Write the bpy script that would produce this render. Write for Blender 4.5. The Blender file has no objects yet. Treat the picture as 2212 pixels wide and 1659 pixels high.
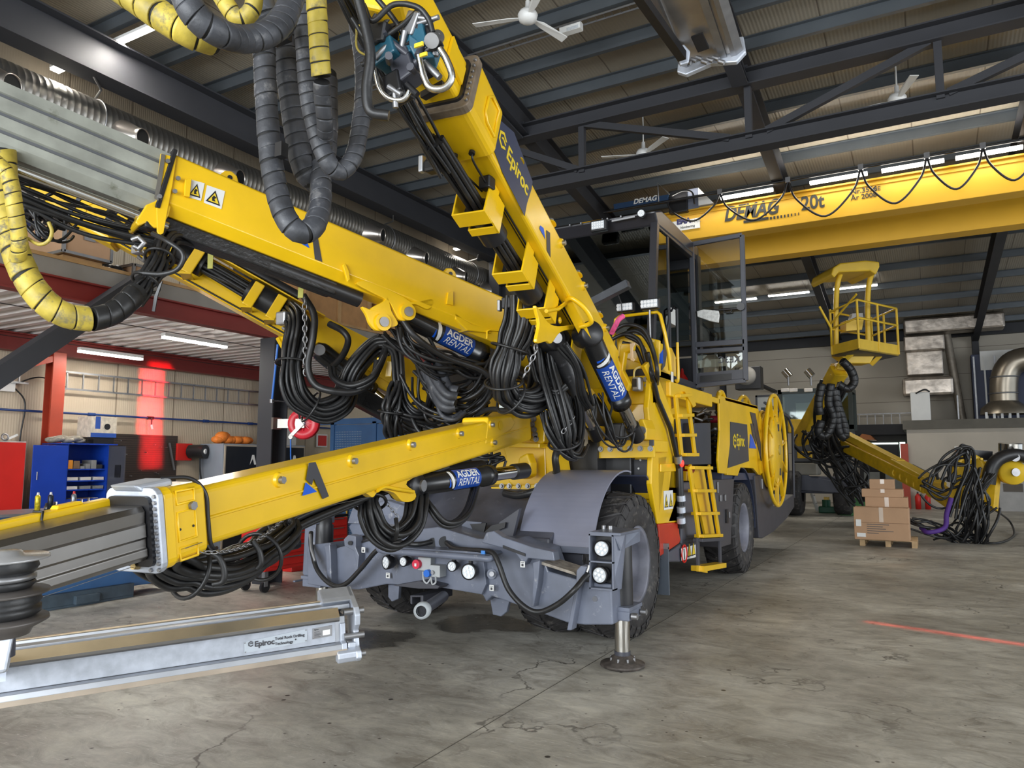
import bpy, bmesh, math, random
from mathutils import Vector as V, Matrix as M
random.seed(7)
PI = math.pi
C = bpy.context.scene.collection
S = bpy.context.scene
# ---------------------------------------------------------------- camera, world, light, exposure
FPX = 1612.0; CX, CY = 1106.0, 829.5
YAW = math.radians(29.2); PITCH = math.radians(6.05)
CAM = V((0, 0, 1.75))
RT = V((math.cos(YAW), math.sin(YAW), 0)); FH = V((-math.sin(YAW), math.cos(YAW), 0))
FW = FH * math.cos(PITCH) + V((0, 0, math.sin(PITCH))); UP = -FH * math.sin(PITCH) + V((0, 0, math.cos(PITCH)))
cd = bpy.data.cameras.new('camera'); cam = bpy.data.objects.new('camera', cd); C.objects.link(cam)
cd.sensor_width = 36; cd.lens = FPX / 2212 * 36; cd.clip_end = 200; cd.clip_start = .05
cam.matrix_world = M((RT, UP, -FW)).transposed().to_4x4(); cam.location = CAM
S.camera = cam
S.view_settings.view_transform = 'Standard'; S.view_settings.look = 'None'; S.view_settings.gamma = 1
S.view_settings.use_curve_mapping = False
S.view_settings.exposure = 0.7
S.cycles.max_bounces = 6; S.cycles.diffuse_bounces = 3; S.cycles.glossy_bounces = 3; S.cycles.transmission_bounces = 4
S.cycles.transparent_max_bounces = 6; S.cycles.use_denoising = True; S.cycles.caustics_reflective = False; S.cycles.caustics_refractive = False
w = bpy.data.worlds.new('daylight'); S.world = w; w.use_nodes = True
w.node_tree.nodes['Background'].inputs[0].default_value = (0.80, 0.90, 1.0, 1); w.node_tree.nodes['Background'].inputs[1].default_value = 0.85

def area(name, loc, rot, sx, sy, power, col=(1, 1, 1)):
    l = bpy.data.lights.new(name, 'AREA'); l.shape = 'RECTANGLE'; l.size = sx; l.size_y = sy; l.energy = power; l.color = col
    o = bpy.data.objects.new(name, l); C.objects.link(o); o.location = loc; o.rotation_euler = rot; return o
# daylight through the open hall gate behind the photographer
area('gate_daylight', (-3, -9.5, 3.2), (math.radians(90), 0, 0), 14, 5.5, 1700, (0.93, 0.97, 1.0))
area('side_fill_light', (15.5, 6, 3.0), (math.radians(90), 0, math.radians(90)), 16, 5, 1000, (0.96, 0.98, 1.0))  # added fill light from the open right side, no gate there
area('lamp_row_light_a', (-4, 4, 9.3), (0, 0, 0), 13, .4, 260, (1, .93, .80))
area('lamp_row_light_b', (-4, 11, 10.0), (0, 0, 0), 13, .4, 260, (1, .93, .80))
area('lamp_row_light_c', (-2, 24, 8.9), (0, 0, 0), 16, .4, 330, (1, .93, .80))

# ---------------------------------------------------------------- helpers
def ray(px, py): return FW + RT * ((px - CX) / FPX) + UP * ((CY - py) / FPX)
def AT(px, py, d): return CAM + ray(px, py) * d
def _pl(px, py, ax, v):
    r = ray(px, py); return CAM + r * ((v - CAM[ax]) / r[ax])
def PX(px, py, v): return _pl(px, py, 0, v)
def PY(px, py, v): return _pl(px, py, 1, v)
def PZ(px, py, v=0.0): return _pl(px, py, 2, v)
def PP(px, py, o, n):
    r = ray(px, py); return CAM + r * ((o - CAM).dot(n) / r.dot(n))

MATS = {}
def mat(name, col, rough=.5, metal=0., var=.12, scale=3., bump=0., bscale=60., coat=0., wear=None, wcol=(1, 1, 1), wscale=4., spec=.5):
    if name in MATS: return MATS[name]
    m = bpy.data.materials.new(name); m.use_nodes = True; nt = m.node_tree; N = nt.nodes; L = nt.links
    b = N['Principled BSDF']; b.inputs['Roughness'].default_value = rough; b.inputs['Metallic'].default_value = metal
    b.inputs['Coat Weight'].default_value = coat; b.inputs['Coat Roughness'].default_value = .15
    b.inputs['Specular IOR Level'].default_value = spec
    tc = N.new('ShaderNodeTexCoord'); n = N.new('ShaderNodeTexNoise'); n.inputs['Scale'].default_value = scale; n.inputs['Detail'].default_value = 6
    L.new(tc.outputs['Object'], n.inputs['Vector'])
    r = N.new('ShaderNodeMapRange'); r.inputs[1].default_value = .3; r.inputs[2].default_value = .7
    r.inputs[3].default_value = 1 - var; r.inputs[4].default_value = 1 + var * .6; L.new(n.outputs[0], r.inputs[0])
    mx = N.new('ShaderNodeMix'); mx.data_type = 'RGBA'; mx.blend_type = 'MULTIPLY'; mx.inputs[0].default_value = 1
    mx.inputs[6].default_value = (*col, 1); L.new(r.outputs[0], mx.inputs[7]); out = mx.outputs[2]
    if wear:
        n2 = N.new('ShaderNodeTexNoise'); n2.inputs['Scale'].default_value = wscale; n2.inputs['Detail'].default_value = 10; n2.inputs['Roughness'].default_value = .7
        L.new(tc.outputs['Object'], n2.inputs['Vector'])
        r2 = N.new('ShaderNodeMapRange'); r2.inputs[1].default_value = wear; r2.inputs[2].default_value = wear + .10; L.new(n2.outputs[0], r2.inputs[0])
        m2 = N.new('ShaderNodeMix'); m2.data_type = 'RGBA'; L.new(r2.outputs[0], m2.inputs[0]); L.new(out, m2.inputs[6]); m2.inputs[7].default_value = (*wcol, 1); out = m2.outputs[2]
    L.new(out, b.inputs['Base Color'])
    if bump:
        nb = N.new('ShaderNodeTexNoise'); nb.inputs['Scale'].default_value = bscale; nb.inputs['Detail'].default_value = 4; L.new(tc.outputs['Object'], nb.inputs['Vector'])
        bp = N.new('ShaderNodeBump'); bp.inputs['Strength'].default_value = bump; bp.inputs['Distance'].default_value = .01; L.new(nb.outputs[0], bp.inputs['Height']); L.new(bp.outputs[0], b.inputs['Normal'])
    MATS[name] = m; return m
def emis(name, col, st):
    if name in MATS: return MATS[name]
    m = bpy.data.materials.new(name); m.use_nodes = True; b = m.node_tree.nodes['Principled BSDF']
    b.inputs['Base Color'].default_value = (*col, 1); b.inputs['Emission Color'].default_value = (*col, 1); b.inputs['Emission Strength'].default_value = st
    MATS[name] = m; return m
def glass(name, tint, rough=.02, mixf=.5):
    m = bpy.data.materials.new(name); m.use_nodes = True; nt = m.node_tree; N = nt.nodes; L = nt.links
    N.remove(N['Principled BSDF']); o = N['Material Output']
    t = N.new('ShaderNodeBsdfTransparent'); t.inputs[0].default_value = (*tint, 1)
    g = N.new('ShaderNodeBsdfGlossy'); g.inputs['Roughness'].default_value = rough; g.inputs[0].default_value = (.9, .95, .95, 1)
    f = N.new('ShaderNodeFresnel'); f.inputs[0].default_value = 1.5
    k = N.new('ShaderNodeMath'); k.operation = 'MULTIPLY_ADD'; k.inputs[1].default_value = mixf * 2; k.inputs[2].default_value = .02; L.new(f.outputs[0], k.inputs[0])
    x = N.new('ShaderNodeMixShader'); L.new(k.outputs[0], x.inputs[0]); L.new(t.outputs[0], x.inputs[1]); L.new(g.outputs[0], x.inputs[2]); L.new(x.outputs[0], o.inputs[0])
    MATS[name] = m; return m

YEL = mat('yellow_paint', (.84, .52, .006), .33, 0, .10, 2.5, .02, 9, .35, wear=.74, wcol=(.30, .22, .04), wscale=7)
YEL2 = mat('worn_yellow_paint', (.74, .46, .012), .5, 0, .22, 4, .03, 20, .0, wear=.66, wcol=(.18, .13, .05), wscale=6)
GRY = mat('blue_grey_paint', (.150, .168, .222), .40, 0, .25, 3, .04, 14, .15, wear=.60, wcol=(.36, .37, .40), wscale=7)
GRYD = mat('dark_grey_paint', (.055, .057, .072), .42, 0, .12, 3, .02, 14)
GRYN = mat('navy_grey_paint', (.035, .045, .085), .45, 0, .12, 3)
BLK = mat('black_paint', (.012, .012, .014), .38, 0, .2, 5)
RUB = mat('black_rubber_hose', (.016, .016, .017), .42, 0, .35, 14, .1, 50)
RUBP = mat('grey_wrapped_hose', (.050, .053, .062), .5, 0, .45, 9, .2, 50, wear=.58, wcol=(.15, .15, .155), wscale=9)
RUBY = mat('yellow_spiral_wrap', (.52, .40, .06), .5, 0, .40, 7, .15, 50, wear=.53, wcol=(.20, .17, .08), wscale=9)
TYR = mat('tyre_rubber', (.032, .030, .031), .6, 0, .5, 6, .3, 40, wear=.55, wcol=(.12, .11, .10), wscale=9)
CHR = mat('chrome_rod', (.62, .60, .56), .12, 1, .05)
STL = mat('steel', (.33, .33, .34), .45, .9, .15, 8)
STLB = mat('brushed_tube_steel', (.30, .285, .27), .30, 1, .15, 3)
ALU = mat('aluminium', (.52, .54, .58), .45, .9, .12, 5, .03, 40)
ALUW = mat('cast_aluminium', (.56, .60, .68), .5, .6, .12, 9, .15, 30)
BEAM = mat('dark_steel_beam', (.030, .031, .037), .62, 0, .1, 2)
RED = mat('red_paint', (.62, .02, .015), .4, 0, .08, 3)
REDD = mat('oxide_red_paint', (.20, .022, .018), .5, 0, .08, 3)
REDC = mat('red_column_paint', (.42, .055, .025), .45, 0, .1, 3)
BLU = mat('blue_paint', (.006, .045, .36), .4, 0, .08, 3)
BLUM = mat('bench_blue_paint', (.045, .13, .30), .5, 0, .15, 3, wear=.66, wcol=(.02, .05, .1))
WHT = mat('white_paint', (.78, .78, .76), .5, 0, .04)
DEC = mat('decal_dark_grey', (.05, .05, .058), .45, 0, .03)
DECB = mat('decal_blue', (.008, .10, .62), .45, 0, .03)
DECN = mat('decal_navy', (.045, .055, .10), .4, 0, .03)
DECY = mat('decal_yellow', (.82, .60, .03), .45, 0, .03)
WOOD = mat('plywood', (.44, .26, .11), .65, 0, .2, 6)
CARD = mat('cardboard', (.47, .29, .17), .8, 0, .08, 3)
FOIL = mat('foil_insulation', (.50, .44, .38), .36, .85, .45, 3, 1.0, 3.5)
GALV = mat('galvanised_steel', (.30, .285, .26), .40, .9, .12, 3)
CONC = mat('concrete_wall', (.50, .45, .38), .8, 0, .08, 1)
LENS = mat('lamp_lens', (.70, .74, .78), .15, .2, .15, 40)
LITE = emis('lit_tube', (1.0, .95, .86), 9)
REDL = emis('red_indicator', (1, .03, .02), 1.2)

class MB:
    def __init__(s): s.v = []; s.f = []; s.s = []
    def add(s, vs, fs, sm=False):
        n = len(s.v); s.v += [V(a) for a in vs]; s.f += [tuple(i + n for i in f) for f in fs]; s.s += [sm] * len(fs); return s
    def hexa(s, p): return s.add(p, [(0, 3, 2, 1), (4, 5, 6, 7), (0, 1, 5, 4), (1, 2, 6, 5), (2, 3, 7, 6), (3, 0, 4, 7)])
    def box(s, a, b):
        (x0, y0, z0), (x1, y1, z1) = a, b
        return s.hexa([(x0, y0, z0), (x1, y0, z0), (x1, y1, z0), (x0, y1, z0), (x0, y0, z1), (x1, y0, z1), (x1, y1, z1), (x0, y1, z1)])
    def cbox(s, c, d, R=None):
        c = V(c); x, y, z = d[0] / 2, d[1] / 2, d[2] / 2; P = [V(q) for q in ((-x, -y, -z), (x, -y, -z), (x, y, -z), (-x, y, -z), (-x, -y, z), (x, -y, z), (x, y, z), (-x, y, z))]
        if R: P = [R @ q for q in P]
        return s.hexa([c + q for q in P])
    def prism(s, pts, ex):
        pts = [V(p) for p in pts]; ex = V(ex); n = len(pts)
        return s.add(pts + [p + ex for p in pts], [tuple(range(n))[::-1], tuple(range(n, 2 * n))] + [(i, (i + 1) % n, n + (i + 1) % n, n + i) for i in range(n)])
    def bar(s, a, b, wd, ht, up=(0, 0, 1)):
        a, b = V(a), V(b); d = (b - a).normalized(); u = V(up); u = u - d * u.dot(d)
        if u.length < 1e-3: u = V((0, 1, 0)) - d * d.y
        u.normalize(); r = d.cross(u); r *= wd / 2; u *= ht / 2
        return s.hexa([a - r - u, a + r - u, b + r - u, b - r - u, a - r + u, a + r + u, b + r + u, b - r + u])
    def ibeam(s, a, b, wd, ht, t=.02, up=(0, 0, 1)):
        a, b = V(a), V(b); d = (b - a).normalized(); u = V(up); u = (u - d * u.dot(d)).normalized()
        s.bar(a, b, t, ht - 2 * t, up); s.bar(a + u * (ht / 2 - t / 2), b + u * (ht / 2 - t / 2), wd, t, up); s.bar(a - u * (ht / 2 - t / 2), b - u * (ht / 2 - t / 2), wd, t, up); return s
    def cyl(s, a, b, r, r2=None, n=18, caps=True):
        a, b = V(a), V(b); r2 = r if r2 is None else r2; d = (b - a).normalized(); u = d.orthogonal().normalized(); w_ = d.cross(u)
        A = [a + (u * math.cos(t) + w_ * math.sin(t)) * r for t in (2 * PI * i / n for i in range(n))]
        B = [b + (u * math.cos(t) + w_ * math.sin(t)) * r2 for t in (2 * PI * i / n for i in range(n))]
        s.add(A + B, [(i, (i + 1) % n, n + (i + 1) % n, n + i) for i in range(n)], True)
        if caps: s.add(A, [tuple(range(n))[::-1]]); s.add(B, [tuple(range(n))])
        return s
    def ring(s, c, ax, R, r, n=28, m=8):
        c = V(c); d = V(ax).normalized(); u = d.orthogonal().normalized(); w_ = d.cross(u); vs = []
        for i in range(n):
            t = 2 * PI * i / n; e = u * math.cos(t) + w_ * math.sin(t)
            for j in range(m): q = 2 * PI * j / m; vs.append(c + e * (R + r * math.cos(q)) + d * r * math.sin(q))
        return s.add(vs, [(i * m + j, i * m + (j + 1) % m, ((i + 1) % n) * m + (j + 1) % m, ((i + 1) % n) * m + j) for i in range(n) for j in range(m)], True)
    def lathe(s, c, ax, prof, n=32, sm=True):
        c = V(c); d = V(ax).normalized(); u = d.orthogonal().normalized(); w_ = d.cross(u); vs = []; k = len(prof)
        for (h, r) in prof:
            for i in range(n): t = 2 * PI * i / n; vs.append(c + d * h + (u * math.cos(t) + w_ * math.sin(t)) * r)
        return s.add(vs, [(j * n + i, j * n + (i + 1) % n, (j + 1) * n + (i + 1) % n, (j + 1) * n + i) for j in range(k - 1) for i in range(n)], sm)
    def tube(s, pts, r, n=8, rf=None, tilt=0, caps=True):
        pts = [V(p) for p in pts]; k = len(pts); vs = []; T = []
        for i in range(k): T.append((pts[min(i + 1, k - 1)] - pts[max(i - 1, 0)]).normalized())
        u = T[0].orthogonal().normalized()
        for i in range(k):
            u = (u - T[i] * u.dot(T[i])).normalized(); w_ = T[i].cross(u); R = r if rf is None else rf[i]
            for j in range(n):
                q = 2 * PI * j / n; vs.append(pts[i] + (u * math.cos(q) + w_ * math.sin(q)) * R + (T[i] * tilt * math.cos(q) if tilt else V((0, 0, 0))))
        s.add(vs, [(i * n + j, i * n + (j + 1) % n, (i + 1) * n + (j + 1) % n, (i + 1) * n + j) for i in range(k - 1) for j in range(n)], True)
        if caps: s.add(vs[:n], [tuple(range(n))[::-1]]); s.add(vs[-n:], [tuple(range(n))])
        return s
    def sphere(s, c, r, n=12, sc=(1, 1, 1)):
        c = V(c); vs = []; k = n // 2
        for i in range(k + 1):
            a = PI * i / k
            for j in range(n): b = 2 * PI * j / n; vs.append(c + V((r * math.sin(a) * math.cos(b) * sc[0], r * math.sin(a) * math.sin(b) * sc[1], r * math.cos(a) * sc[2])))
        return s.add(vs, [(i * n + j, (i + 1) * n + j, (i + 1) * n + (j + 1) % n, i * n + (j + 1) % n) for i in range(k) for j in range(n)], True)
    def build(s, name, m, parent=None, bevel=0, sub=0):
        me = bpy.data.meshes.new(name); bm = bmesh.new(); vs = [bm.verts.new(p) for p in s.v]
        for f, sm in zip(s.f, s.s):
            try: q = bm.faces.new([vs[i] for i in f]); q.smooth = sm
            except ValueError: pass
        bmesh.ops.recalc_face_normals(bm, faces=bm.faces); bm.to_mesh(me); bm.free(); me.materials.append(m)
        o = bpy.data.objects.new(name, me); C.objects.link(o)
        if parent: par(o, parent)
        if bevel:
            b = o.modifiers.new('edge', 'BEVEL'); b.width = bevel; b.segments = 2; b.limit_method = 'ANGLE'; b.angle_limit = math.radians(40); b.harden_normals = False
        if sub: b = o.modifiers.new('smooth', 'SUBSURF'); b.levels = sub; b.render_levels = sub
        return o
WL = {}
def par(o, p):
    o.parent = p; o.matrix_parent_inverse = M.Translation(-WL.get(p.name, V((0, 0, 0))))
def tag(o, label, cat, group=None, kind=None):
    if label: o['label'] = label
    if cat: o['category'] = cat
    if group: o['group'] = group
    if kind: o['kind'] = kind
    return o
def thing(name, label, cat, loc=(0, 0, 0), group=None):
    o = bpy.data.objects.new(name, None); C.objects.link(o); o.location = loc; o.empty_display_size = .2; WL[o.name] = V(loc); return tag(o, label, cat, group)
def pgroup(name, parent):
    o = bpy.data.objects.new(name, None); C.objects.link(o); par(o, parent); return o
def struct(name, mb, m, bevel=0):
    o = mb.build(name, m, None, bevel); o['kind'] = 'structure'; return o
def dup(o, delta, label=None, parent=None, par_=None):
    c = o.copy(); C.objects.link(c)
    if parent is None: c.location = o.location + V(delta); WL[c.name] = WL.get(o.name, V((0, 0, 0))) + V(delta)
    else: c.parent = parent
    for ch in list(o.children): dup(ch, None, None, c)
    if label: c['label'] = label
    return c
def spline(P, n=12):
    P = [V(p) for p in P]; Q = [P[0] * 2 - P[1]] + P + [P[-1] * 2 - P[-2]]; out = []
    for i in range(1, len(Q) - 2):
        a, b, c, d = Q[i - 1:i + 3]
        for k in range(n):
            t = k / n; out.append(.5 * ((2 * b) + (c - a) * t + (2 * a - 5 * b + 4 * c - d) * t * t + (3 * b - a - 3 * c + d) * t * t * t))
    out.append(P[-1]); return out
def resample(P, step):
    out = [P[0]]; acc = 0
    for a, b in zip(P, P[1:]):
        L_ = (b - a).length; t = step - acc
        while t < L_: out.append(a.lerp(b, t / L_)); t += step
        acc = (acc + L_) % step if L_ else acc
    return out
def bundle(parent, P, n, spread, r, name='hose_bundle', m=None, seed=1, flat=1.0, ties=(), jit=1.0, ns=8):
    """parent > hose_bundle > hose: n hoses wandering around one path; ties = fractions along the path with a rubber strap."""
    rnd = random.Random(seed); g = pgroup(name, parent); path = spline(P, ns); K = len(path)
    T = [(path[min(i + 1, K - 1)] - path[max(i - 1, 0)]).normalized() for i in range(K)]
    u = T[0].orthogonal().normalized(); U = []
    for t in T: u = (u - t * u.dot(t)).normalized(); U.append(u.copy())
    cells = []
    k = 0
    while len(cells) < n:
        a = k * 2.39996; rr = math.sqrt((k + .5) / n); cells.append((rr * math.cos(a), rr * math.sin(a))); k += 1
    for (cx_, cy_) in cells:
        ph = rnd.uniform(0, 6.28); f1 = rnd.uniform(.5, 1.6); ph2 = rnd.uniform(0, 6.28); pts = []
        for i, p in enumerate(path):
            t = i / (K - 1); w1 = math.sin(ph + f1 * 6.28 * t) * .28 * jit; w2 = math.sin(ph2 + f1 * 5 * t) * .28 * jit
            sp = spread * (1 if not ties else 1 - .25 * max(0, 1 - min(abs(t - q) for q in ties) / .06))
            pts.append(p + (U[i] * (cx_ + w1) + T[i].cross(U[i]) * (cy_ + w2) * flat) * sp)
        MB().tube(pts, r * rnd.uniform(.8, 1.15), 7).build('hose', m or RUB, g)
    for q in ties:
        i = int(q * (K - 1)); MB().ring(path[i], T[i], spread * 1.15 + r, .012).build('tie_strap', RUB, g)
    return g
def spiral(parent, P, r, m, pitch=.075, name='spiral_hose', tilt=.30, gap=.83, n=18):
    """a hose bundle wound in spiral wrap: overlapping bands with a dark gap between the turns"""
    path = resample(spline(P, 40), pitch / 8); rnd = random.Random(len(path)); mb = MB(); k = 0; T = lambda i: (path[min(i + 1, len(path) - 1)] - path[max(i - 1, 0)]).normalized()
    u = T(0).orthogonal().normalized(); K = len(path)
    while k + 8 < K:
        j = rnd.uniform(.98, 1.03); tl = r * tilt * rnd.uniform(.6, 1.3); vs = []; m_ = 0
        for (di, rr) in ((0, .90), (.15, .975), (1, .985), (4, .995), (7, 1.012), (7.35, 1.0), (7.4, .90)):
            f = k + di; a = int(f); p = path[a].lerp(path[min(a + 1, K - 1)], f - a); t = T(a); uu = (u - t * u.dot(t)).normalized(); u = uu; w_ = t.cross(uu)
            for q in range(n): an = 2 * PI * q / n; vs.append(p + (uu * math.cos(an) + w_ * math.sin(an)) * r * rr * j + t * tl * math.cos(an + .8))
            m_ += 1
        mb.add(vs, [(i * n + q, i * n + (q + 1) % n, (i + 1) * n + (q + 1) % n, (i + 1) * n + q) for i in range(m_ - 1) for q in range(n)], True); k += 8
    o = mb.build(name, m, parent); MB().tube(path[::4], r * .93, n).build('hose_core', mat('gap_shade_black', (.008, .008, .008), .7), o); return o  # black core puts the shade between the turns into colour
def text(s, size, m, parent, o, xd, yd, name='lettering', ex=.002, bold=0., shear=0., align='LEFT', sx=1.0):
    """lettering as a mesh: o = lower left corner, xd / yd = writing and up direction in the world"""
    cu = bpy.data.curves.new('t', 'FONT'); cu.body = s; cu.size = size; cu.extrude = ex; cu.offset = bold; cu.shear = shear; cu.align_x = align
    t = bpy.data.objects.new('t', cu); C.objects.link(t); dg = bpy.context.evaluated_depsgraph_get(); dg.update()
    me = bpy.data.meshes.new_from_object(t.evaluated_get(dg)); bpy.data.objects.remove(t)
    xd = V(xd).normalized(); yd = V(yd); yd = (yd - xd * yd.dot(xd)).normalized(); z = xd.cross(yd)
    R = M((xd * sx, yd, z)).transposed().to_4x4(); R.translation = V(o); me.transform(R); me.materials.clear(); me.materials.append(m)
    q = bpy.data.objects.new(name, me); C.objects.link(q)
    if parent: par(q, parent)
    return q
class Fr:
    """a straight beam frame: s along, v sideways (v>0 towards the viewer's side), w up"""
    def __init__(s, A, B, up=(0, 0, 1), roll=0):
        s.o = V(A); s.x = (V(B) - V(A)); s.L = s.x.length; s.x.normalize(); u = V(up); s.z = (u - s.x * u.dot(s.x)).normalized(); s.y = s.x.cross(s.z)
        if (CAM - s.o).dot(s.y) < 0: s.y = -s.y
        if roll:
            a = math.radians(roll); s.y, s.z = s.y * math.cos(a) + s.z * math.sin(a), s.z * math.cos(a) - s.y * math.sin(a)
    def __call__(s, a, v, w_): return s.o + s.x * a + s.y * v + s.z * w_
    def side(s, px, py, v): return PP(px, py, s.o + s.y * v, s.y)
    def loc(s, p): d = V(p) - s.o; return d.dot(s.x), d.dot(s.y), d.dot(s.z)
    def sweep(s, prof, a, b, prof2=None):
        """prof: [(v,w)] closed outline"""
        prof2 = prof2 or prof; n = len(prof); vs = [s(a, v, w_) for v, w_ in prof] + [s(b, v, w_) for v, w_ in prof2]; m_ = MB()
        return m_.add(vs, [tuple(range(n)), tuple(range(n, 2 * n))] + [(i, (i + 1) % n, n + (i + 1) % n, n + i) for i in range(n)])
def rrect(hw, hh, c=.04, k=3):
    out = []
    for (sx, sy, a0) in ((1, 1, 0), (-1, 1, 90), (-1, -1, 180), (1, -1, 270)):
        for i in range(k + 1):
            a = math.radians(a0 + 90 * i / k); out.append((sx * (hw - c) + c * math.cos(a), sy * (hh - c) + c * math.sin(a)))
    return out
# ================================================================ the hall
def panel_mat(name, col, axis, seam=1.15, rib=.0, var=.06):
    """sandwich panel wall: dark seams every `seam` metres along world axis 0/1/2, fine ribs"""
    m = mat(name, col, .62, 0, var, .6); nt = m.node_tree; N = nt.nodes; L = nt.links; b = N['Principled BSDF']
    src = b.inputs['Base Color'].links[0].from_socket
    tc = N.new('ShaderNodeTexCoord'); sp = N.new('ShaderNodeSeparateXYZ'); L.new(tc.outputs['Object'], sp.inputs[0])
    mo = N.new('ShaderNodeMath'); mo.operation = 'PINGPONG'; mo.inputs[1].default_value = seam / 2; L.new(sp.outputs[axis], mo.inputs[0])
    lt = N.new('ShaderNodeMath'); lt.operation = 'LESS_THAN'; lt.inputs[1].default_value = .012; L.new(mo.outputs[0], lt.inputs[0])
    mx = N.new('ShaderNodeMix'); mx.data_type = 'RGBA'; L.new(lt.outputs[0], mx.inputs[0]); L.new(src, mx.inputs[6]); mx.inputs[7].default_value = (col[0] * .45, col[1] * .42, col[2] * .4, 1)
    L.new(mx.outputs[2], b.inputs['Base Color'])
    if rib:
        wv = N.new('ShaderNodeMath'); wv.operation = 'PINGPONG'; wv.inputs[1].default_value = rib; L.new(sp.outputs[axis], wv.inputs[0])
        bp = N.new('ShaderNodeBump'); bp.inputs['Distance'].default_value = .3; bp.inputs['Strength'].default_value = .35; L.new(wv.outputs[0], bp.inputs['Height']); L.new(bp.outputs[0], b.inputs['Normal'])
    return m
WALLL = panel_mat('wall_panels_vertical_seams', (.56, .47, .35), 1, 1.15, .02)
WALLF = panel_mat('wall_panels_horizontal_seams', (.50, .45, .37), 2, 1.1)
ROOFM = panel_mat('roof_panels', (.34, .30, .235), 0, 1.2, .03, .1)
ROOFM.node_tree.nodes['Principled BSDF'].inputs['Roughness'].default_value = .38
def floor_mat():
    m = bpy.data.materials.new('worn_concrete_floor'); m.use_nodes = True; nt = m.node_tree; N = nt.nodes; L = nt.links; b = N['Principled BSDF']
    tc = N.new('ShaderNodeTexCoord')
    def noise(sc, det, rough=.6, st=None, dist=0):
        n = N.new('ShaderNodeTexNoise'); n.inputs['Scale'].default_value = sc; n.inputs['Detail'].default_value = det; n.inputs['Roughness'].default_value = rough; n.inputs['Distortion'].default_value = dist
        if st:
            mp = N.new('ShaderNodeMapping'); mp.inputs['Scale'].default_value = st; mp.inputs['Rotation'].default_value = (0, 0, math.radians(24)); L.new(tc.outputs['Object'], mp.inputs[0]); L.new(mp.outputs[0], n.inputs['Vector'])
        else: L.new(tc.outputs['Object'], n.inputs['Vector'])
        return n.outputs[0]
    def ramp(src, pts):
        r = N.new('ShaderNodeValToRGB'); L.new(src, r.inputs[0]); e = r.color_ramp.elements
        while len(e) < len(pts): e.new(.5)
        for q, (p, c) in zip(e, pts): q.position = p; q.color = (*c, 1)
        return r.outputs[0]
    def mix(f, a, c, mode='MIX', fac=None):
        x = N.new('ShaderNodeMix'); x.data_type = 'RGBA'; x.blend_type = mode
        if f is None: x.inputs[0].default_value = fac
        else: L.new(f, x.inputs[0])
        L.new(a, x.inputs[6])
        if isinstance(c, tuple): x.inputs[7].default_value = (*c, 1)
        else: L.new(c, x.inputs[7])
        return x.outputs[2]
    base = ramp(noise(.45, 8, .65), [(.30, (.20, .185, .155)), (.50, (.40, .38, .335)), (.68, (.64, .62, .56))])
    fine = ramp(noise(2.6, 10, .74, (1, 1.8, 1), 1.0), [(.34, (.62, .60, .57)), (.50, (.97, .97, .97)), (.66, (1.25, 1.25, 1.22))])
    c = mix(None, base, fine, 'MULTIPLY', 1.0)
    scr = ramp(noise(5, 10, .75, (.7, 6, 1), 2.0), [(.57, (0, 0, 0)), (.66, (1, 1, 1))]); c = mix(scr, c, (.60, .58, .53))
    # oil drops
    vo = N.new('ShaderNodeTexVoronoi'); vo.inputs['Scale'].default_value = 3.4; vo.inputs['Randomness'].default_value = 1; L.new(tc.outputs['Object'], vo.inputs['Vector'])
    drops = ramp(vo.outputs['Distance'], [(.055, (1, 1, 1)), (.075, (0, 0, 0))]); gate = ramp(noise(.8, 3), [(.38, (0, 0, 0)), (.44, (1, 1, 1))]); dg = mix(None, drops, gate, 'MULTIPLY', 1.0); c = mix(dg, c, (.055, .047, .038))
    v3 = N.new('ShaderNodeTexVoronoi'); v3.inputs['Scale'].default_value = 9; L.new(tc.outputs['Object'], v3.inputs['Vector'])
    sm = ramp(v3.outputs['Distance'], [(.07, (1, 1, 1)), (.10, (0, 0, 0))]); g3 = ramp(noise(1.3, 3), [(.50, (0, 0, 0)), (.56, (1, 1, 1))]); c = mix(mix(None, sm, g3, 'MULTIPLY', 1.0), c, (.10, .085, .07))
    # damp patches left by the machine, each at its own spot on the slab
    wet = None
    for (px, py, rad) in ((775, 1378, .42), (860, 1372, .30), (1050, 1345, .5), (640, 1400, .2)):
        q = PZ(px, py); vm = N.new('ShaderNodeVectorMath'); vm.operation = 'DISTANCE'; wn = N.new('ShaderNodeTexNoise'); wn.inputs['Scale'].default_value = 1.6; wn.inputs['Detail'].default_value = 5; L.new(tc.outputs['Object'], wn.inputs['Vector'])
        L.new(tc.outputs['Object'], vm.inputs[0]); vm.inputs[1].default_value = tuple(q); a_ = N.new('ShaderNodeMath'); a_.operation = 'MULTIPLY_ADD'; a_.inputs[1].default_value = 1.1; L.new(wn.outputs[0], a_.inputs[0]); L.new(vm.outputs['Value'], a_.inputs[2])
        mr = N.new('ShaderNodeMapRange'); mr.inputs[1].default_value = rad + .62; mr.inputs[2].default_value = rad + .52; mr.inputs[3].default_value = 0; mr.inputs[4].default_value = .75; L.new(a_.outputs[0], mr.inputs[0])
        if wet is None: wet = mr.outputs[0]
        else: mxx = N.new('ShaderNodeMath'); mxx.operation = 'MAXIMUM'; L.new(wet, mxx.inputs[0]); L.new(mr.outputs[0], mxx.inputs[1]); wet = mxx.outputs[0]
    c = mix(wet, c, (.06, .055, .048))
    # wandering cracks
    v2 = N.new('ShaderNodeTexVoronoi'); v2.feature = 'DISTANCE_TO_EDGE'; v2.inputs['Scale'].default_value = .55
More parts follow.
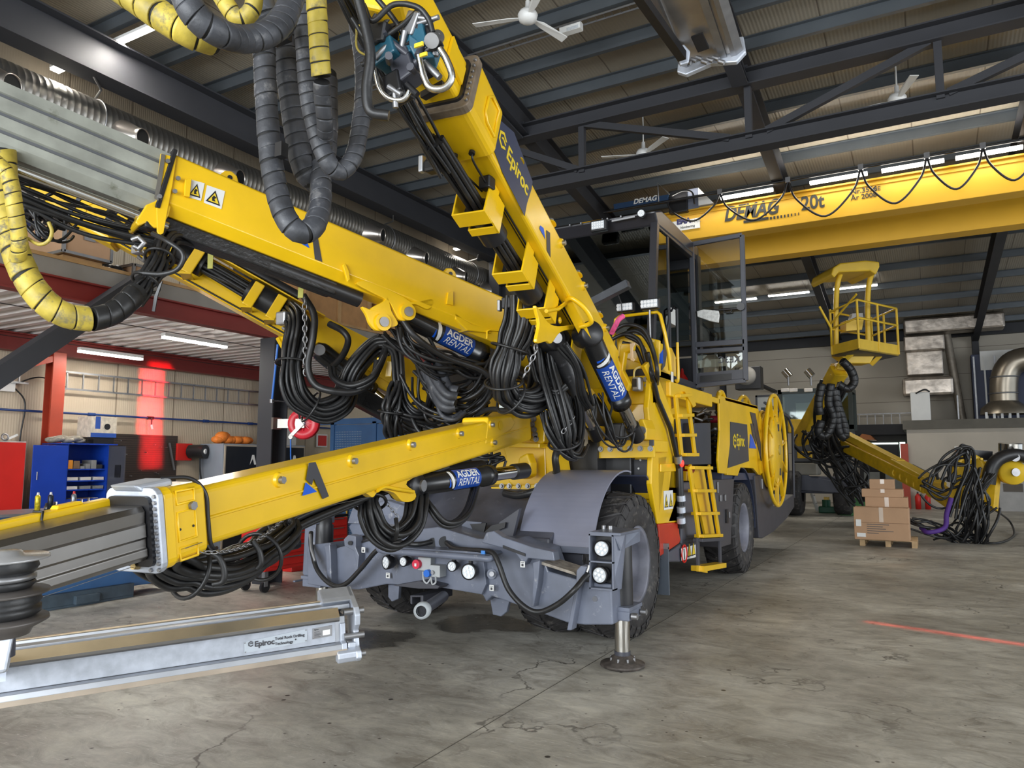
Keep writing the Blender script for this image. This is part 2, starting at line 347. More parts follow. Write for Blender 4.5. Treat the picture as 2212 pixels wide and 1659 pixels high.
    nz = N.new('ShaderNodeTexNoise'); nz.inputs['Scale'].default_value = 2.5; nz.inputs['Detail'].default_value = 8; L.new(tc.outputs['Object'], nz.inputs['Vector'])
    ad = N.new('ShaderNodeMix'); ad.data_type = 'RGBA'; ad.blend_type = 'LINEAR_LIGHT'; ad.inputs[0].default_value = .5; L.new(tc.outputs['Object'], ad.inputs[6]); L.new(nz.outputs[1], ad.inputs[7]); L.new(ad.outputs[2], v2.inputs['Vector'])
    cr = ramp(v2.outputs[0], [(.004, (1, 1, 1)), (.010, (0, 0, 0))]); g2 = ramp(noise(.6, 2), [(.50, (0, 0, 0)), (.62, (.8, .8, .8))]); cg = mix(None, cr, g2, 'MULTIPLY', 1.0); c = mix(cg, c, (.06, .052, .042))
    L.new(c, b.inputs['Base Color'])
    rr = N.new('ShaderNodeMapRange'); rr.inputs[1].default_value = .3; rr.inputs[2].default_value = .7; rr.inputs[3].default_value = .30; rr.inputs[4].default_value = .62; L.new(noise(1.2, 6), rr.inputs[0]); rw_ = N.new('ShaderNodeMath'); rw_.operation = 'MULTIPLY_ADD'; rw_.inputs[1].default_value = -.25; L.new(wet, rw_.inputs[0]); L.new(rr.outputs[0], rw_.inputs[2]); L.new(rw_.outputs[0], b.inputs['Roughness'])
    bp = N.new('ShaderNodeBump'); bp.inputs['Strength'].default_value = .25; bp.inputs['Distance'].default_value = .01; L.new(noise(14, 8, .7), bp.inputs['Height']); L.new(bp.outputs[0], b.inputs['Normal'])
    return m
XW, XE, YB, YF, YR = -12.5, 16.0, -10.0, 36.5, 12.0
def roof_h(y): return 8.95 - (y - YR) * (1.45 / 24.5) if y > YR else 8.95
struct('floor', MB().box((XW - .3, YB, -.25), (XE, YF + .3, 0)), floor_mat())
struct('wall_left', MB().prism([(XW, YB, 0), (XW, YF, 0), (XW, YF, roof_h(YF)), (XW, YR, roof_h(YR)), (XW, YB, roof_h(YB))], (-.2, 0, 0)), WALLL)
struct('wall_back', MB().box((XW, YF, 0), (XE, YF + .2, roof_h(YF))), WALLF)
rf = MB(); rf.prism([(XW - .2, YR, roof_h(YR)), (XW - .2, YF + .2, roof_h(YF + .2)), (XW - .2, YF + .2, roof_h(YF + .2) + .15), (XW - .2, YR, roof_h(YR) + .15)], (XE - XW + .2, 0, 0))
rf.prism([(XW - .2, YB, roof_h(YB)), (XW - .2, YR, roof_h(YR)), (XW - .2, YR, roof_h(YR) + .15), (XW - .2, YB, roof_h(YB) + .15)], (XE - XW + .2, 0, 0))
struct('ceiling', rf, ROOFM)
# joint sawn in the slab and the faded red line
j = MB(); j.box((-2.703, YB, 0), (-2.697, YF, .002)); struct('trim_1', j, mat('joint_filler', (.10, .09, .075), .8))
# purlins along X
PUR = mat('galvanised_purlin', (.10, .115, .13), .42, .35, .1, 2)
y = 1.2; pk = 0
while y < YF:
    z = roof_h(y); u = (0, 0, 1); mb = MB(); mb.bar((XW, y, z - .11), (XE, y, z - .11), .012, .20); mb.bar((XW, y + .04, z - .205), (XE, y + .04, z - .205), .09, .012); mb.bar((XW, y - .035, z - .012), (XE, y - .035, z - .012), .08, .012)
    tag(struct('roof_purlin', mb, PUR), 'grey galvanised purlin running under the roof sheets', 'purlin', 'roof purlins'); y += 1.12 if y < 15 else min(2.2, 1.12 + (y - 15) * .15)
# rafters: level up to y=12, then falling gently to the far wall
for (xa, xb) in ((-6.55, -8.6), (-2.42, -3.36), (1.9, 1.85), (6.3, 7.1)):
    mb = MB(); mb.ibeam((xa, YB, 8.46), (xa, YR - 1, 8.46), .24, .50, .02); mb.ibeam((xa, YR - 1, 8.46), (xb, YF - .1, roof_h(YF) - .48), .24, .50, .02)
    tag(struct('roof_rafter', mb, BEAM), 'dark steel roof rafter running to the far wall', 'rafter', 'roof rafters')
    tag(struct('steel_column', MB().ibeam((xb, YF - .2, 0), (xb, YF - .2, roof_h(YF) - .3), .24, .36, .02, up=(0, 1, 0)), BEAM), 'dark steel column standing against the far wall', 'column', 'columns at the far wall')
# eave beam
struct('trim_2', MB().box((XW, YF - .25, roof_h(YF) - .45), (XE, YF - .02, roof_h(YF) - .02)), BEAM)
# horizontal truss along X
YT = 12.4
tr = MB(); zt0, zt1 = 8.33, 6.95
tr.ibeam((-7.3, YT, zt0 - .14), (XE, YT, zt0 - .14), .30, .30, .025); tr.ibeam((-7.3, YT, zt1 + .13), (XE, YT, zt1 + .13), .28, .28, .022)
for x in (-5.42, -2.38, .40, 3.3, 6.4): tr.bar((x, YT, zt1 + .2), (x, YT, zt0 - .2), .11, .11)
for a, b in ((-7.2, -5.5), (-5.35, -2.7)): tr.bar((a, YT, zt0 - .25), (b, YT, zt1 + .27), .10, .12)
for a, b in ((-2.1, .30), (.5, 3.2), (3.4, 6.3)): tr.bar((a, YT, zt1 + .27), (b, YT, zt0 - .25), .10, .12)
tag(struct('roof_truss', tr, BEAM), 'dark steel lattice truss hanging below the roof', 'truss')
hg = MB()
for xr in (-6.7, -2.46, 1.9, 6.4):
    hg.prism([(xr - .02, YT - .9, 8.22), (xr - .02, YT + .3, 8.22), (xr - .02, YT + .2, zt0 - .1), (xr - .02, YT - .2, zt0 - .1)], (.04, 0, 0)); hg.bar((xr, YT - 1.5, 8.2), (xr, YT - .2, zt0 - .32), .26, .03, up=(0, 1, 0)); hg.box((xr - .12, YT - .16, zt0 - .0), (xr + .12, YT + .16, zt0 + .04))
tag(struct('truss_hanger', hg, BEAM), 'bolted hanger plates between rafters and truss', 'hanger')
# left longitudinal beam and its far column
tag(struct('longitudinal_beam', MB().ibeam((-11.3, -2, 8.18), (-11.3, 19.3, 8.18), .42, .66, .03), BEAM), 'heavy dark steel beam along the left wall above the duct', 'beam')
cb = MB(); cb.ibeam((-11.3, 19.3, 0), (-11.3, 19.3, 8.5), .35, .42, .025, up=(0, 1, 0)); cb.bar((-11.3, 19.3, 7.2), (-8.0, 19.3, 7.2), .12, .14); cb.bar((-11.3, 19.3, 6.3), (-8.0, 19.3, 6.3), .12, .14)
cb.ibeam((-8.4, 19.3, 8.2), (-11.3, 19.3, 8.2), .3, .4)
tag(struct('far_corner_column', cb, BEAM), 'dark steel column carrying the longitudinal beam beyond the rig', 'column')
# ---------------------------------------------------------------- ventilation duct
duct = thing('ventilation_duct', 'spiral galvanised ventilation duct with nozzles along the upper left wall', 'duct', (-12.0, 8, 7.43))
yy = -1.0; prof = []
while yy < 34:
    prof += [(yy, .39), (yy + .012, .395), (yy + .024, .395), (yy + .036, .39)]; yy += .105
MB().lathe((-11.95, 0, 7.40), (0, 1, 0), prof, 28).build('spiral_tube', GALV, duct)
for (px, py) in ((28, 184), (310, 299), (520, 385), (828, 508), (922, 558), (1008, 599), (1075, 632)):
    q = PX(px, py, -11.30); d = V((.95, .30, -.12)).normalized(); b0 = q - d * .50
    MB().lathe(b0, d, [(0, .31), (.16, .29), (.42, .17), (.50, .165), (.50, .15), (.30, .145)], 22).build('nozzle', mat('nozzle_steel', (.50, .46, .42), .3, .9, .05), duct)
    MB().cyl(b0 + d * .30, b0 + d * .485, .152, .152).build('nozzle_mouth', mat('void_black', (.002, .002, .002), .9), duct)  # black plug stands for the shaded inside of the nozzle
for ys in (6.6, 10.4, 14.2, 18.2):
    MB().tube([(-11.3, ys, 7.86), (-11.5, ys + .25, 7.80), (-11.9, ys + .4, 7.82)], .018, 6).build('hanger_rod', STL, duct)
    MB().ring((-11.95, ys + .4, 7.40), (0, 1, 0), .405, .012).build('hanger_strap', STL, duct)
# ---------------------------------------------------------------- lamps
def tube_lamp(label, a, b, group=None, power=0, w_=.09, cat='ceiling light'):
    a, b = V(a), V(b); r = thing('tube_lamp', label, cat, (a + b) / 2, group)
    MB().bar(a, b, w_ * 1.2, .05).build('housing', WHT, r); MB().bar(a - V((0, 0, .04)), b - V((0, 0, .04)), w_, .035).build('diffuser', LITE, r)
    if power:
        d = (b - a); l = area('lamp_glow', (a + b) / 2 - V((0, 0, .09)), (0, 0, math.atan2(d.y, d.x)), d.length, w_, power, (1, .95, .86)); par(l, r)
        l.matrix_parent_inverse = M.Translation(-(a + b) / 2)
    return r
def on_roof(px, py, drop=.35): return PZ(px, py, 8.95 - drop)
a = on_roof(250, 90); b = on_roof(342, 55); b.y = a.y; b.z = a.z; tube_lamp('bright tube lamp under the roof above the spiral hoses', a, b, 'roof tube lamps', 60)
a = PX(118, 148, -12.25); b = PX(150, 137, -11.62); b.z = a.z; b.y = a.y; tube_lamp('short lit lamp bracketed high on the left wall above the duct', a, b, None, 9, .14)
a = PX(982, 536, -12.25); b = PX(1003, 532, -11.62); b.z = a.z; b.y = a.y; tube_lamp('short lit lamp near the far end of the duct', a, b, None, 9, .14)
for (x0, y0, x1, y1, lb) in ((1545, 651, 1634, 643, 'lit tube lamp seen through the open cab door glass'), (1660, 637, 1748, 629, 'lit tube lamp between the crane girder and the far wall'), (1800, 622, 1895, 614, 'lit tube lamp behind the yellow work platform')):
    a = PY(x0, y0, 28); b = PY(x1, y1, 28); b.z = a.z = (a.z + b.z) / 2; tube_lamp(lb, a, b, 'far tube lamps', 45, .16)
# ---------------------------------------------------------------- ceiling fans
def fan(px, py, yp, blades, label, drop):
    c = PY(px, py, yp); r = thing('ceiling_fan', label, 'fan', c, 'ceiling fans')
    MB().lathe(c, (0, 0, 1), [(-.10, .0), (-.10, .07), (-.06, .13), (.02, .15), (.08, .12), (.10, .04), (.24, .035), (.28, .0)], 20).build('motor_housing', WHT, r)
    MB().cyl(c + V((0, 0, .2)), V((c.x, c.y, roof_h(c.y) - .12)), .015, n=8).build('down_rod', WHT, r)
    MB().lathe((c.x, c.y, c.z + drop), (0, 0, 1), [(0, .05), (.03, .09), (.12, .09), (.15, .03)], 14).build('mounting_canopy', WHT, r)
    for a in blades:
        a = math.radians(a); d = V((math.cos(a), math.sin(a), 0)); s_ = V((-d.y, d.x, 0))
        p = [c + d * .12 - s_ * .03, c + d * .30 - s_ * .065, c + d * .82 - s_ * .075, c + d * .84 + s_ * .055, c + d * .30 + s_ * .045, c + d * .12 + s_ * .02]
        p[1] += V((0, 0, .02)); p[2] += V((0, 0, .02)); MB().prism([q + V((0, 0, -.02)) for q in p], (0, 0, .012)).build('fan_blade', WHT, r)
fan(1140, 36, 9.2, (195, 315, 75), 'white three-blade ceiling fan nearest the top edge of the view', .9)
fan(1390, 333, 13.8, (200, 60, 320), 'white ceiling fan seen between the truss chords', .8)
fan(1938, 215, 14.0, (175, 25, 290), 'white ceiling fan beyond the truss above the crane girder', .8)
# small box on the cable tray
tg = thing('emergency_light', 'small white emergency light on the cable tray under the roof', 'light', on_roof(1245, 76))
c = on_roof(1245, 76, .35) + V((0, -.2, 0)); MB().cbox(c, (.36, .12, .12)).build('casing', WHT, tg); MB().cbox(c + V((.05, -.06, -.03)), (.2, .02, .05)).build('lens', LENS, tg)
tc_ = on_roof(1330, 50, .35); a = V((tc_.x - 5, c.y, c.z + .05)); b = V((tc_.x + 3, c.y, c.z + .05)); tray = MB()
for s_ in (-.05, .05): tray.bar(a + V((0, s_ * 1.4, 0)), b + V((0, s_ * 1.4, 0)), .008, .03)
for i in range(60): q = a.lerp(b, i / 59); tray.bar(q + V((0, -.07, 0)), q + V((0, .07, 0)), .01, .008)
tag(tray.build('cable_tray', STL), 'wire cable tray hung below the roof purlins', 'cable tray')
# ---------------------------------------------------------------- overhead crane
CRY = mat('crane_yellow_paint', (.72, .40, .022), .45, 0, .05, 2)
crane = thing('overhead_crane', 'yellow twin-girder overhead travelling crane spanning the hall', 'crane', (0, 17, 6.992))
c0, c1 = -6.7, 15.5
MB().box((c0, 17.0, 6.992), (c1, 17.45, 7.672)).build('girder', CRY, crane, .01); MB().box((c0, 16.93, 7.672), (c1, 17.5, 7.709)).build('girder_flange', CRY, crane); MB().box((c0, 16.97, 7.575), (c1, 17.0, 7.59)).build('girder_stiffener', CRY, crane)
MB().box((c0, 19.4, 6.992), (c1, 19.9, 7.709)).build('girder', CRY, crane, .01)
MB().box((c0 - .5, 16.3, 7.133), (c0 + .05, 20.6, 7.606)).build('end_carriage', CRY, crane, .02)
NAVY = mat('trolley_navy_paint', (.018, .05, .12), .4)
trol = pgroup('hoist_trolley', crane)
p0 = PY(1325, 441, 16.8); p1 = PY(1327, 455, 16.8); p2 = PY(1443, 438, 16.8); p3 = PY(1443, 420, 16.8)
MB().prism([p0, p1, p2, p3], (0, .05, 0)).build('side_plate', NAVY, trol); bx0 = PY(1445, 425, 16.9); bx1 = PY(1532, 440, 16.9)
MB().box((bx0.x, 16.85, bx1.z - .1), (bx0.x + .45, 18.6, bx0.z + .12)).build('gearbox', BLK, trol, .03)
MB().box((bx0.x + .45, 16.9, bx1.z - .05), (bx1.x - .25, 18.2, bx0.z + .10)).build('control_cabinet', GRY, trol, .01)
MB().prism([(bx1.x - .25, 16.9, bx1.z), (bx1.x + .1, 16.9, bx1.z), (bx1.x - .25, 16.9, bx0.z + .1)], (0, .5, 0)).build('cover_plate', WHT, trol)
MB().tube([PY(1423, 440, 16.8), PY(1421, 395, 16.8), PY(1446, 420, 16.8)], .02, 6).build('cable_arm', STL, trol)
MB().tube(spline([PY(1446, 425, 16.7), PY(1475, 412, 16.7), PY(1495, 416, 16.7), PY(1500, 440, 16.7)]), .022, 6).build('trolley_cable', BLK, trol)
text('DEMAG', .17, WHT, trol, PY(1368, 441, 16.78), (1, 0, .0), (0, 0, 1), bold=.004, shear=.25)
CRT = mat('crane_lettering', (.02, .022, .02), .5)
text('DEMAG', .47, CRT, crane, PY(1564, 478, 16.985), (1, 0, 0), (0, 0, 1), bold=.014, shear=.28, sx=.74)
MB().box(tuple(V((PY(1606, 480, 16.98).x, 16.985, PY(1606, 480, 16.98).z - .02))), tuple(V((PY(1660, 474, 16.98).x, 16.998, PY(1606, 480, 16.98).z + .04)))).build('lettering', CRT, crane)
xx = PY(1663, 474, 16.98); dt = MB()
for i in range(9): dt.box((xx.x + i * .075, 16.985, xx.z), (xx.x + i * .075 + (.045 - i * .0035), 16.998, xx.z + .06))
dt.build('lettering', CRT, crane)
text('20t', .43, CRT, crane, PY(1731, 454, 16.985), (1, 0, 0), (0, 0, 1), bold=.010, sx=.82)
text('Nr.3556', .15, CRT, crane, PY(1838, 420, 16.985), (1, 0, 0), (0, 0, 1), bold=.002); text('Ar 2008', .15, CRT, crane, PY(1838, 433, 16.985), (1, 0, 0), (0, 0, 1), bold=.002); text('°', .15, CRT, crane, PY(1840, 431, 16.985), (1, 0, 0), (0, 0, 1)); text('CE', .13, CRT, crane, PY(1885, 413, 16.985), (1, 0, 0), (0, 0, 1))
pl0 = PY(1448, 500, 16.97); pl1 = PY(1512, 490, 16.97)
MB().box((pl0.x, 16.965, pl1.z - .02), (pl1.x, 16.985, PY(1512, 470, 16.97).z)).build('sign_plate', WHT, crane)
text('EMA', .17, mat('sign_navy', (.03, .03, .13), .5), crane, PY(1462, 485, 16.96), (1, 0, 0), (0, 0, 1), bold=.01); text('110t', .13, mat('sign_grey', (.3, .3, .3), .5), crane, PY(1492, 482, 16.96), (1, 0, 0), (0, 0, 1)); text('håndtering', .08, CRT, crane, PY(1470, 494, 16.96), (1, 0, 0), (0, 0, 1))
for (xa, xb) in ((1558, 1670), (1750, 1874), (1905, 2040), (2065, 2210)):
    ya = 465 - .1770 * (xa - 1450) - 6; yb = 465 - .1770 * (xb - 1450) - 6; A = PY(xa, ya, 16.75); B = PY(xb, yb, 16.75); A.z = B.z = 7.766
    g = pgroup('girder_lamp', crane); MB().bar(A + V((0, .06, .03)), B + V((0, .06, .03)), .1, .05).build('housing', WHT, g); MB().bar(A, B, .09, .06).build('diffuser', LITE, g)
MB().tube([(c0, 16.6, 7.861), (c1, 16.6, 7.861)], .03, 6).build('festoon_rail', BLK, crane)
fx = [PY(p, 420, 16.6).x for p in (1440, 1555, 1703, 1862, 2007, 2130, 2260)]
for x0, x1, sg in zip(fx, fx[1:], (.55, .75, .9, .85, .75, .75)):
    MB().tube(spline([(x0, 16.6, 7.842), (x0 + (x1 - x0) * .12, 16.6, 7.842 - sg * .5), (x0 + (x1 - x0) * .5, 16.6, 7.842 - sg), (x0 + (x1 - x0) * .88, 16.6, 7.842 - sg * .5), (x1, 16.6, 7.842)], 8), .022, 6).build('festoon_cable', BLK, crane); MB().box((x1 - .05, 16.57, 7.81), (x1 + .05, 16.63, 7.93)).build('cable_trolley', STL, crane)
area('crane_lamp_light', (0, 16.75, 7.983), (PI, 0, 0), 10, .15, 45, (1, .95, .85)); area('crane_lamp_light_down', (0, 16.7, 7.606), (0, 0, 0), 10, .15, 25, (1, .95, .85))
# ================================================================ mezzanine and the left wall
MX, MY0, MY1 = -8.6, -2.0, 14.2
mm = MB(); mm.box((XW, MY0, 3.86), (MX, MY1, 4.05)); tag(struct('mezzanine_floor', mm, mat('screed', (.30, .29, .26), .8)), 'grey mezzanine deck', 'floor')
co = MB(); n = 0; y = MY0
while y < MY1 - .28:
    co.add([(XW, y, 3.85), (XW, y + .10, 3.85), (XW, y + .13, 3.77), (XW, y + .23, 3.77), (XW, y + .26, 3.85), (MX - .1, y, 3.85), (MX - .1, y + .10, 3.85), (MX - .1, y + .13, 3.77), (MX - .1, y + .23, 3.77), (MX - .1, y + .26, 3.85)], [(i, i + 1, i + 6, i + 5) for i in range(4)]); y += .26
tag(struct('corrugated_deck_ceiling', co, mat('white_corrugated_sheet', (.74, .70, .68), .5)), 'white corrugated underside of the mezzanine', 'ceiling')
tag(struct('mezzanine_edge_beam', MB().ibeam((MX, MY0, 3.74), (MX, MY1, 3.74), .16, .24, .02), REDD), 'dark red edge beam of the mezzanine', 'beam')
struct('trim_3', MB().box((MX - .02, MY0, 3.87), (MX + .03, MY1, 4.06)), mat('grey_fascia', (.27, .25, .225), .7)); struct('trim_4', MB().box((MX - .3, MY0, 4.06), (MX + .05, MY1, 4.10)), WOOD)
tag(struct('mezzanine_wall_beam', MB().ibeam((-12.30, MY0, 3.62), (-12.30, MY1, 3.62), .2, .28, .02), REDD), 'dark red beam along the wall under the mezzanine', 'beam')
for yc in (1.7, 6.78, 11.15): tag(struct('red_column', MB().ibeam((-12.15, yc, 0), (-12.15, yc, 3.5), .20, .22, .02, up=(1, 0, 0)), REDC), 'red steel column at the left wall', 'column', 'red wall columns')
tag(struct('red_brace', MB().bar((-12.1, 6.7, 3.40), (-12.1, 5.3, 2.86), .09, .09), REDC), 'red diagonal brace on the wall column', 'brace')
dk = MB(); dk.ibeam((MX, 8.02, 0), (MX, 8.02, 3.62), .30, .30, .02, up=(0, 1, 0)); dk.ibeam((MX, 13.6, 0), (MX, 13.6, 3.62), .30, .30, .02, up=(0, 1, 0))
tag(struct('mezzanine_column', dk, BEAM), 'dark steel columns under the mezzanine edge', 'column')
up_ = MB(); up_.ibeam((-9.0, 7.75, 4.1), (-9.0, 7.75, 5.6), .24, .26, .02, up=(0, 1, 0)); tag(struct('upper_column', up_, BEAM), 'dark steel column above the mezzanine', 'column')
tag(struct('diagonal_brace', MB().bar((-8.35, 2.2, 1.0), (-8.35, 6.5, 4.75), .20, .20, up=(1, 0, 0)), BEAM), 'dark steel diagonal brace crossing the mezzanine edge', 'brace')
# things on the mezzanine
def case_box(nm, label, cat, x0, x1, y0, y1, z0, z1, m=CARD, edge=True, rz=0):
    t = thing(nm, label, cat, ((x0 + x1) / 2, (y0 + y1) / 2, z0)); MB().box((x0, y0, z0), (x1, y1, z1)).build('shell', m, t, .004)
    if edge:
        e = MB()
        for xx in (x0, x1):
            for yy in (y0, y1): e.cbox((xx, yy, (z0 + z1) / 2), (.035, .035, z1 - z0))
            for zz_ in (z0 + .01, z1 - .01): e.cbox((xx, (y0 + y1) / 2, zz_), (.035, y1 - y0, .035))
        for yy in (y0, y1):
            for zz_ in (z0 + .01, z1 - .01): e.cbox(((x0 + x1) / 2, yy, zz_), (x1 - x0, .035, .035))
        e.build('edge_profile', STL, t)
        MB().cbox((x1 + .02, (y0 + y1) / 2, (z0 + z1) / 2 + .04), (.02, .14, .09)).build('handle_plate', STL, t)
    return t
case_box('flight_case', 'large plywood flight case with aluminium edges on the mezzanine edge', 'case', -10.0, -9.05, 5.05, 5.65, 4.30, 4.72)
case_box('flight_case', 'small plywood case low behind the black tarp on the mezzanine', 'case', -9.9, -9.1, 6.0, 6.35, 4.10, 4.38)
tag(MB().box((-9.7, 5.1, 4.10), (-9.15, 5.6, 4.295)).build('wooden_block', WOOD), 'orange-brown wooden block under the large flight case', 'block')
MB_ = MB()
for k in range(9): MB_.sphere((-9.25 + .05 * math.sin(k * 3), 5.72 + .025 * k, 4.18 + .04 * (k % 3)), .085, 8)
tag(MB_.build('folded_tarp', BLK), 'crumpled black tarp between the two flight cases', 'tarp')
dc = thing('drawer_cabinet', 'dark blue drawer cabinet with white strips on the mezzanine', 'cabinet', (-10.8, 4.9, 4.1)); dbm = mat('drawer_blue', (.012, .02, .085), .4)
MB().box((-11.1, 4.6, 4.1), (-10.4, 5.5, 5.0)).build('body', dbm, dc)
for k in range(5): MB().box((-10.41, 4.64, 4.16 + k * .17), (-10.385, 5.1, 4.20 + k * .17)).build('drawer_front', WHT, dc)
tag(MB().box((-9.3, 4.1, 4.10), (-9.0, 4.7, 4.14)).build('wooden_plank', WOOD), 'dark flat plank lying on the mezzanine edge', 'plank')
pk_ = [('timber_crate', -9.9, -8.95, 7.9, 8.3, 4.1, 4.5, 'plain timber crate on the mezzanine by the dark column'), ('timber_crate', -9.9, -8.9, 8.9, 10.6, 4.1, 4.95, 'long timber crate on the mezzanine behind the leftmost boom'), ('timber_crate', -9.7, -8.9, 10.8, 11.6, 4.1, 4.75, 'timber crate at the far end of the mezzanine behind the hoses')]
for nm, x0, x1, y0, y1, z0, z1, lb in pk_:
    t = thing(nm, lb, 'crate', ((x0 + x1) / 2, (y0 + y1) / 2, z0)); MB().box((x0, y0, z0), (x1, y1, z1)).build('planking', mat('pine', (.42, .22, .085), .7, 0, .2, 5), t)
    for k in range(3): MB().box((x1, y0 + (y1 - y0) * (k * .46) , z0), (x1 + .025, y0 + (y1 - y0) * (k * .46) + .08, z1 + .01)).build('batten', WOOD, t)
tag(MB().bar((-9.0, 8.3, 5.12), (-9.0, 11.8, 4.98), .08, .10).build('timber_plank', WOOD), 'long timber plank resting over the crates on the mezzanine', 'plank')
tag(MB().cyl((-9.2, 8.55, 5.0), (-8.95, 8.65, 5.0), .0001, .0002, n=4).build('nail', STL), 'tiny nail in the long plank', 'nail') if False else None
# cable ladder, pipe, sockets on the wall
cl = MB()
for z in (2.97, 3.25): cl.bar((-12.38, 7.05, z), (-12.38, 14, z), .02, .03)
y = 7.1
while y < 14: cl.bar((-12.38, y, 2.97), (-12.38, y, 3.25), .02, .02); y += .27
tag(cl.build('cable_ladder', STL), 'galvanised cable ladder fixed along the wall below the mezzanine', 'cable ladder')
cl = MB()
for z in (3.0, 3.28): cl.bar((-12.38, 4.0, z), (-12.38, 6.5, z), .02, .03)
for k in range(9): cl.bar((-12.38, 4.2 + .27 * k, 3.0), (-12.38, 4.2 + .27 * k, 3.28), .02, .02)
tag(cl.build('cable_ladder', STL), 'short galvanised cable ladder at the left edge behind the red brace', 'cable ladder')
pp = thing('air_pipe', 'blue compressed air pipe running along the whole left wall', 'pipe', (-12.4, 8, 2.57)); PB = mat('pipe_blue', (.015, .05, .20), .35)
MB().cyl((-12.4, 2, 2.57), (-12.4, 14, 2.57), .018, n=10).build('pipe', PB, pp)
for y in (5.9, 7.5, 8.6, 9.8, 10.9): MB().cyl((-12.4, y, 2.57), (-12.4, y + .12, 2.57), .03, n=10).build('pipe_fitting', BLK if y == 8.6 else PB, pp)
MB().cyl((-12.36, 8.66, 2.57), (-12.36, 8.66, 2.42), .014, n=8).build('outlet_valve', BLK, pp); MB().cyl((-12.36, 8.66, 2.44), (-12.33, 8.66, 2.36), .02, n=8).build('outlet_nozzle', WHT, pp)
jb = thing('junction_box', 'white junction box with black cable on the wall by the red column', 'box', (-12.4, 6.2, 2.9)); MB().box((-12.48, 6.05, 2.85), (-12.40, 6.33, 3.02)).build('casing', WHT, jb, .01)
MB().tube(spline([(-12.44, 5.2, 3.05), (-12.44, 5.7, 3.12), (-12.44, 6.05, 2.96)]), .012, 6).build('cable', BLK, jb); MB().tube(spline([(-12.44, 6.3, 2.95), (-12.44, 6.5, 2.7), (-12.44, 6.47, 2.2), (-12.44, 6.42, 1.55)]), .012, 6).build('cable', BLK, jb); MB().tube(spline([(-12.42, 6.33, 2.98), (-12.42, 6.7, 3.12), (-12.42, 7.1, 3.0)]), .012, 6).build('cable', BLK, jb)
tube_lamp('lit tube lamp hung under the mezzanine close to its front edge', (-9.85, 7.02, 3.65), (-9.85, 8.15, 3.65), 'mezzanine tube lamps', 32, .08)
tube_lamp('lit tube lamp hung under the mezzanine close to the wall', (-11.67, 6.85, 3.55), (-11.67, 7.93, 3.55), 'mezzanine tube lamps', 12, .08)
for xx, zz_ in ((-9.85, 3.70), (-11.67, 3.60)): tag(MB().tube([(xx, 0, zz_), (xx, 13.5, zz_)], .006, 5).build('support_wire', BLK), 'thin dark wire carrying the %s mezzanine lamp' % ('front' if xx > -10 else 'wall side'), 'wire')
# red line lasers: stripe on the wall, line on the floor
l = area('red_line_projector', (-6.5, 8.72, 2.62), (0, math.radians(-90), PI), 1.5, .42, 11, (1, .02, .03)); l.data.spread = math.radians(2); l.rotation_euler = V((-1, 0, 0)).to_track_quat('-Z', 'Y').to_euler()
l.data.size = .42; l.data.size_y = 1.9
l = area('red_floor_line_projector', (0.9, 8.86, 7.4), (0, 0, math.radians(-17)), 3.4, .10, 1.1, (1, .03, .03)); l.data.spread = math.radians(1.5)
# ---------------------------------------------------------------- furniture along the left wall
def goods(parent, x, y0, y1, z, seed, cols, n=6, nm='stored_item', hmax=.14):
    rnd = random.Random(seed); y = y0
    for k in range(n):
        w_ = (y1 - y0) / n * rnd.uniform(.6, .92); h = rnd.uniform(.04, hmax); MB().box((x - rnd.uniform(.12, .3), y, z), (x - rnd.uniform(0, .05), y + w_, z + h)).build(nm, rnd.choice(cols), parent, .003); y += (y1 - y0) / n
it = [mat('goods_white', (.6, .58, .54), .5), mat('goods_black', (.02, .02, .02), .5), mat('goods_orange', (.75, .30, .03), .5), mat('goods_grey', (.2, .2, .2), .5), mat('goods_brown', (.16, .10, .06), .6)]
bc = thing('tool_cabinet', 'open blue steel cabinet with filled shelves under the mezzanine', 'cabinet', (-12, 7.1, 0))
x0, x1, y0, y1 = -12.2, -11.7, 6.79, 7.46
b = MB(); b.box((x0, y0, 0), (x1, y0 + .02, 2.04)); b.box((x0, y1 - .02, 0), (x1, y1, 2.04)); b.box((x0, y0, 0), (x0 + .02, y1, 2.04)); b.build('body', BLU, bc); MB().box((x0, y0 - .12, 2.04), (x1 + .04, y1 + .12, 2.06)).build('top_panel', BLU, bc)
for k, z in enumerate((.30, .62, .95, 1.13, 1.32, 1.46, 1.64)):
    MB().box((x0 + .02, y0 + .02, z), (x1 - .02, y1 - .02, z + .02)).build('shelf', BLU, bc)
MB().box((x1 - .03, y0 + .02, 1.13), (x1, y1 - .02, 1.19)).build('drawer', BLU, bc); MB().box((x1 - .03, y0 + .02, .80), (x1, y1 - .02, .93)).build('drawer', BLU, bc)
dr = MB().box((x1, y0 - .52, .02), (x1 + .02, y0 - .0, 2.02)).build('door', BLU, bc, .004); MB().cyl((x1 + .03, y0 - .45, 1.5), (x1 + .03, y0 - .45, 1.62), .008, n=6).build('handle', STL, dr)
dr = MB().box((x1, y1, .02), (x1 + .42, y1 + .02, 2.02)).build('door', GRYD, bc); MB().box((x1 + .24, y1 - .012, 1.55), (x1 + .30, y1, 1.68)).build('handle', STL, dr); MB().box((x1 + .20, y1 - .014, 1.52), (x1 + .34, y1 - .006, 1.72)).build('handle_recess', BLK, dr)
